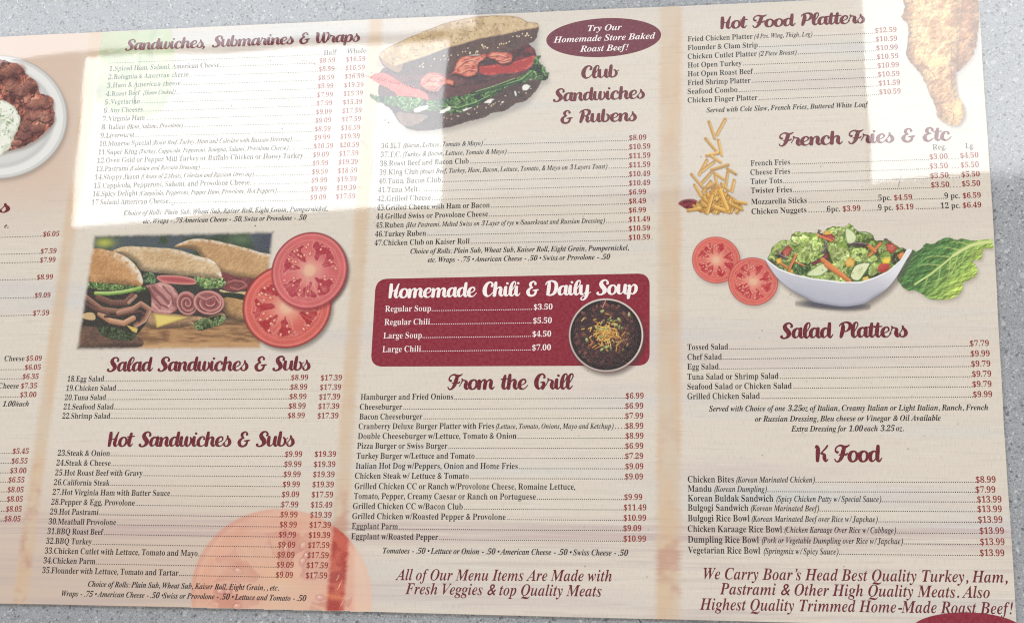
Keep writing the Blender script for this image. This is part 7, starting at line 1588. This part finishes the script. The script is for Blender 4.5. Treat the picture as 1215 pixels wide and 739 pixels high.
# ---------------- bowl of chili on the red box
pic = Picture(668, 347, 778, 452)
bc, br = (719.1, 397.6), (44.3, 43.6)
pic.drop(circle_pts(*bc, *br), 2.5, 4, 4.5, 0.55, col=(88, 60, 60))
s, u, v, r = pic.ell(*bc, *br)
X, Y = pic.X[s], pic.Y[s]
c = lerp((196, 176, 166), (226, 208, 196), sst(-1, 1, u - v)); c = lerp(c, (130, 112, 106), sst(0.975, 1.0, r) * 0.5)
pic.put(sst(1.012, 0.99, r), c, s)
c = lerp((40, 26, 30), (66, 40, 42), fbm(X, Y, 6, 4)); c = lerp(c, (22, 16, 20), sst(0.8, 0.95, r))
pic.put(sst(0.965, 0.94, r), c, s)
rg = R_(21)
for k in range(190):
    a, q = rg.uniform(0, 6.28), math.sqrt(rg.uniform(0, 1)) * 0.86
    x, y = bc[0] + q * br[0] * math.cos(a), bc[1] + q * br[1] * math.sin(a)
    dk = sst(18, 40, np.array((x - bc[0]) + (y - bc[1]))) if True else 0
    base = np.array(((88, 42, 40), (110, 56, 50), (72, 40, 46), (140, 78, 66))[k % 4]) * (1 - 0.55 * float(dk))
    pic.blob(x, y, rg.uniform(1.2, 3.2), rg.uniform(1.0, 2.4), rg.uniform(0, 3), base * 0.55, base * 1.25, soft=0.35, op=0.8, alpha=False)
for k in range(190):
    a, q = rg.uniform(0, 6.28), abs(rg.normal(0, 0.25))
    x, y = bc[0] - 1 + q * 42 * math.cos(a), bc[1] - 3 + q * 40 * math.sin(a)
    an = rg.uniform(0, 3.14); L = rg.uniform(2.5, 8)
    cc = ((232, 168, 50), (246, 196, 70), (216, 130, 40), (250, 214, 110))[k % 4]
    pic.stroke([(x + .4, y + .9), (x + L * math.cos(an) + .4, y + L * math.sin(an) + .9)], 1.1, (70, 36, 26), op=0.6, alpha=False)
    pic.stroke([(x, y), (x + L * math.cos(an), y + L * math.sin(an))], 1.0, cc, alpha=False)
for k in range(26):
    a, q = rg.uniform(0, 6.28), rg.uniform(0.25, 0.62)
    x, y = bc[0] + 6 + q * 38 * math.cos(a), bc[1] + q * 36 * math.sin(a)
    pic.blob(x, y, rg.uniform(1.2, 2.6), rg.uniform(.6, 1.2), rg.uniform(0, 3), (96, 124, 50), (170, 188, 110), soft=0.35, alpha=False, op=0.9)
    if k % 3 == 0: pic.blob(x, y, .8, .6, 0, (50, 60, 30), soft=0.4, alpha=False, op=0.8)
for x, y in ((573, 200), (490, 240), (460, 285), (350, 170), (345, 490), (385, 470), (220, 410)):
    pic.blob(665 + x / 7.04, 345 + y / 7.04, 2.5, 1.5, -0.9 + x * .01, (120, 146, 62), (190, 204, 136), soft=0.35, alpha=False)
pic.stroke([(718.5, 357), (715, 365)], 1.3, (206, 120, 110), alpha=False)
for k in range(30):
    x, y = bc[0] + 18 + rg.normal(0, 5), bc[1] + 6 + rg.normal(0, 7)
    an = rg.uniform(0, 3.14); pic.stroke([(x, y), (x + 4 * math.cos(an), y + 4 * math.sin(an)), (x + 6 * math.cos(an + .6), y + 6 * math.sin(an + .6))], 0.7, (150, 84, 56), op=0.7, alpha=False)
pic.build('chili_bowl_picture', 'printed picture of a bowl of chili topped with shredded cheese', z=0.00007, over=True)

# ---------------- plate of fried meat cut off by the left edge
pic = Picture(-50, 52, 92, 220)
pc, pr = (-5, 139), (85, 73.5)
pic.drop(circle_pts(*pc, *pr), 2.0, 3.5, 4, 0.6, col=(128, 112, 100))
s, u, v, r = pic.ell(*pc, *pr)
X, Y = pic.X[s], pic.Y[s]
c = lerp((206, 206, 202), (190, 192, 190), sst(0.72, 0.8, r)); c = lerp(c, (222, 222, 218), sst(0.8, 0.86, r) * sst(1.0, 0.95, r))
c = lerp(c, (158, 156, 152), sst(0.965, 1.0, r) * 0.6); c = lerp(c, (178, 176, 172), np.exp(-((r - .955) / .012) ** 2) * .6)
pic.put(sst(1.008, 0.992, r), c, s)
k4 = T4(0, 60, 4.62)
meat = k4((-200, 60), (-60, 40), (40, 60), (110, 80), (145, 130), (200, 170), (215, 225), (255, 240), (292, 275), (290, 330), (298, 380), (240, 460), (150, 520), (60, 545), (-40, 560), (-200, 500))
pic.drop(meat, 1.5, 3, 3, 0.5, col=(110, 90, 84))
s, d, m = pic.poly(meat, wob=2, wscale=7, seed=4)
X, Y = pic.X[s], pic.Y[s]
f = fbm(X, Y, 13, 5, 4, 0.6)
c = lerp((96, 44, 40), (170, 96, 76), sst(0.34, 0.62, f)); c = lerp(c, (206, 146, 120), sst(0.60, 0.74, f) * .8)
rid = 1 - np.abs(fbm(X, Y, 11, 15, 4, 0.55) - 0.5) * 9
c = lerp(c, (60, 30, 34), sst(0.4, 0.95, rid) * 0.75)
c = c * (1 + np.clip(pic.relief(s, 7, 9, 3.4), -0.35, 0.35))[..., None]
pic.put(m, c, s)
rg = R_(14)
for x, y, rx, ry in ((100, 105, 9, 7), (165, 190, 9, 6), (70, 200, 11, 8), (115, 230, 10, 6), (250, 290, 9, 8), (190, 300, 10, 7), (250, 370, 10, 7), (180, 360, 9, 7), (200, 430, 10, 6), (130, 470, 9, 6), (90, 510, 9, 4), (40, 120, 10, 8), (140, 420, 7, 7)):
    cc = k4((x, y))[0]
    pic.blob(cc[0], cc[1], rx, ry, rg.uniform(-.6, .6), (96, 50, 48), (186, 126, 104), soft=0.35, op=0.55, alpha=False)
    pic.stroke([(cc[0] - rx * .8, cc[1] + ry * .5), (cc[0], cc[1] + ry * .95), (cc[0] + rx * .8, cc[1] + ry * .4)], 1.6, (58, 28, 32), op=0.7, alpha=False)
sauce = k4((-200, 280), (0, 270), (55, 290), (95, 330), (112, 385), (95, 440), (70, 490), (45, 545), (-40, 590), (-200, 560))
s, d, m = pic.poly(sauce, wob=1.5, wscale=5, seed=8)
X, Y = pic.X[s], pic.Y[s]
c = lerp((198, 206, 182), (230, 232, 218), sst(0.3, 0.6, fbm(X, Y, 6, 3))); c = lerp(c, (112, 140, 90), sst(0.66, 0.76, fbm(X, Y, 2.5, 7, 2)) * .7)
c = lerp(c, (140, 150, 120), sst(-3, 0, d) * .5)
pic.put(m, c, s)
pic.build('meat_plate_picture', 'printed picture of fried meat with pale sauce on a white plate')

# ---------------- faded background prints: big tomato low down, green leaf near the top
pic = Picture(222, 598, 446, 728, 0.8)
tomato(pic, 334, 706, 107, 102, 0.2, seed=29, n=6, flesh=(222, 142, 104), deep=(208, 104, 72), pale=(236, 182, 130), skin=(216, 134, 104))
X, Y = pic.X, pic.Y
pic.rgb = lerp(pic.rgb, (226, 162, 128), sst(0.35, 0.7, fbm(X, Y, 34, 61, 3)) * 0.55)
pic.rgb = lerp(pic.rgb, (232, 186, 156), sst(416, 424, X) * 0.8)
bd = 0.92 * sst(14.0, 6.5, np.abs(X - (403.0 - (Y - 650) * 0.075) + (fbm(X, Y * 4, 8, 3) - .5) * 3))
red = lerp((198, 72, 54), (168, 34, 28), sst(0.35, 0.65, fbm(X, Y, 12, 63, 3)))
red = lerp(red, (222, 110, 60), np.exp(-((Y - 708 - (X - 400) * 0.2) / 3.5) ** 2) * 0.8)
red = lerp(red, (212, 90, 70), sst(640, 622, Y) * 0.6)
pic.rgb = lerp(pic.rgb, red, bd * sst(614, 624, Y))
for x, y, w_ in ((399, 688, .9), (402, 695, .8), (400, 699, .7), (404, 718, .8)):
    pic.stroke([(x, y), (x + 2.5, y - 3.5), (x + 3, y - 6)], w_, (240, 190, 170), op=.85, alpha=False)
bx0, by0 = P(400, 640), P(400, 720)
def tom_fade(X, Y):
    c = 403.0 - (Y - 650) * 0.075
    band = sst(13.5, 7.0, np.abs(X - c + (fbm(X, Y * 4, 8, 3) - .5) * 3)) * sst(616, 634, Y)
    return 0.66 + 0.14 * (fbm(X, Y, 20, 6) - 0.5) + 0.3 * band
ob = pic.build('faded_tomato_picture', 'large faded tomato slice printed behind the prices, bright red where the column band crosses', fade=tom_fade, z=0.000012)

pic = Picture(98, 32, 222, 150, 0.9)
lf = [(124, 30), (160, 28), (200, 32), (206, 60), (207, 90), (200, 118), (186, 136), (160, 141), (138, 134), (122, 124), (113, 118), (117, 85)]
s, d, m = pic.poly(lf, wob=2.0, wscale=10, seed=3, soft=1.2)
X, Y = pic.X[s], pic.Y[s]
c = lerp((112, 160, 84), (168, 200, 124), sst(0.3, 0.7, fbm(X, Y, 22, 2)))
c = lerp(c, (70, 118, 66), np.exp(-(((X - 118) / 8) ** 2 + ((Y - 108) / 9) ** 2)) * 0.8)
pic.put(m, c, s)
for a in (((196, 40), (160, 66), (130, 100)), ((180, 52), (190, 90), (182, 120)), ((160, 66), (165, 100), (150, 130)), ((172, 58), (150, 54), (130, 62)), ((145, 80), (125, 84))):
    pic.stroke(a, 1.6, (206, 224, 172), op=0.6, alpha=False)
pic.build('faded_leaf_picture', 'faded green leaf printed behind the upper left heading', fade=lambda X, Y: 0.52 + 0 * X, z=0.000014)

# ---------------- wear on the laminate: hairline scratches and specks of dirt
pic = Picture(96, 60, 600, 285)
rg = R_(77)
def scratch(pts, w, op, col=(96, 88, 96)):
    q = []
    for i in range(len(pts) - 1):
        for t in (0, 0.33, 0.66):
            q.append((pts[i][0] * (1 - t) + pts[i + 1][0] * t + rg.uniform(-.3, .3), pts[i][1] * (1 - t) + pts[i + 1][1] * t + rg.uniform(-.2, .2)))
    q.append(pts[-1]); pic.stroke(q, w, col, op=op)
scratch([(166, 68), (162, 100), (160, 120), (156, 150), (153, 190), (149, 235), (148, 262)], 0.6, 0.35)
scratch([(160, 104), (160, 124)], 1.0, 0.5)
scratch([(345, 68), (376, 77), (400, 82), (440, 92), (480, 101), (520, 113)], 0.6, 0.4, (120, 70, 80))
scratch([(325, 112), (350, 122), (372, 138)], 0.5, 0.3); scratch([(424, 164), (438, 175)], 0.5, 0.35); scratch([(443, 188), (440, 205), (441, 207)], 0.6, 0.3)
scratch([(380, 232), (400, 228), (428, 222)], 0.5, 0.25)
for k in range(34):
    x, y = rg.uniform(100, 590), rg.uniform(64, 280)
    pic.blob(x, y, rg.uniform(.4, .9), rg.uniform(.35, .7), 0, (110, 100, 100), soft=0.4, op=rg.uniform(.3, .7))
for x, y in ((321.5, 72.6), (457, 143), (461, 146), (335, 153), (186, 226), (205, 243), (275, 126), (303, 268)):
    pic.blob(x, y, .9, .7, 0.4, (80, 72, 76), soft=0.4, op=0.8)
pic.build('scratches', 'hairline scratches and dirt specks on the laminate', z=0.00012, over=True)['kind'] = 'stuff'
pic = Picture(600, 130, 1170, 700, 0.9)
for k in range(46):
    x, y = rg.uniform(605, 1160), rg.uniform(140, 690)
    pic.blob(x, y, rg.uniform(.5, 1.0), rg.uniform(.45, .8), 0, (104, 94, 92), soft=0.5, op=rg.uniform(.25, .6))
scratch([(1069, 209), (1067, 217), (1066, 222)], 0.8, 0.4)
pic.build('dirt_specks', 'scattered dirt specks on the right half of the laminate', z=0.00012, over=True)['kind'] = 'stuff'
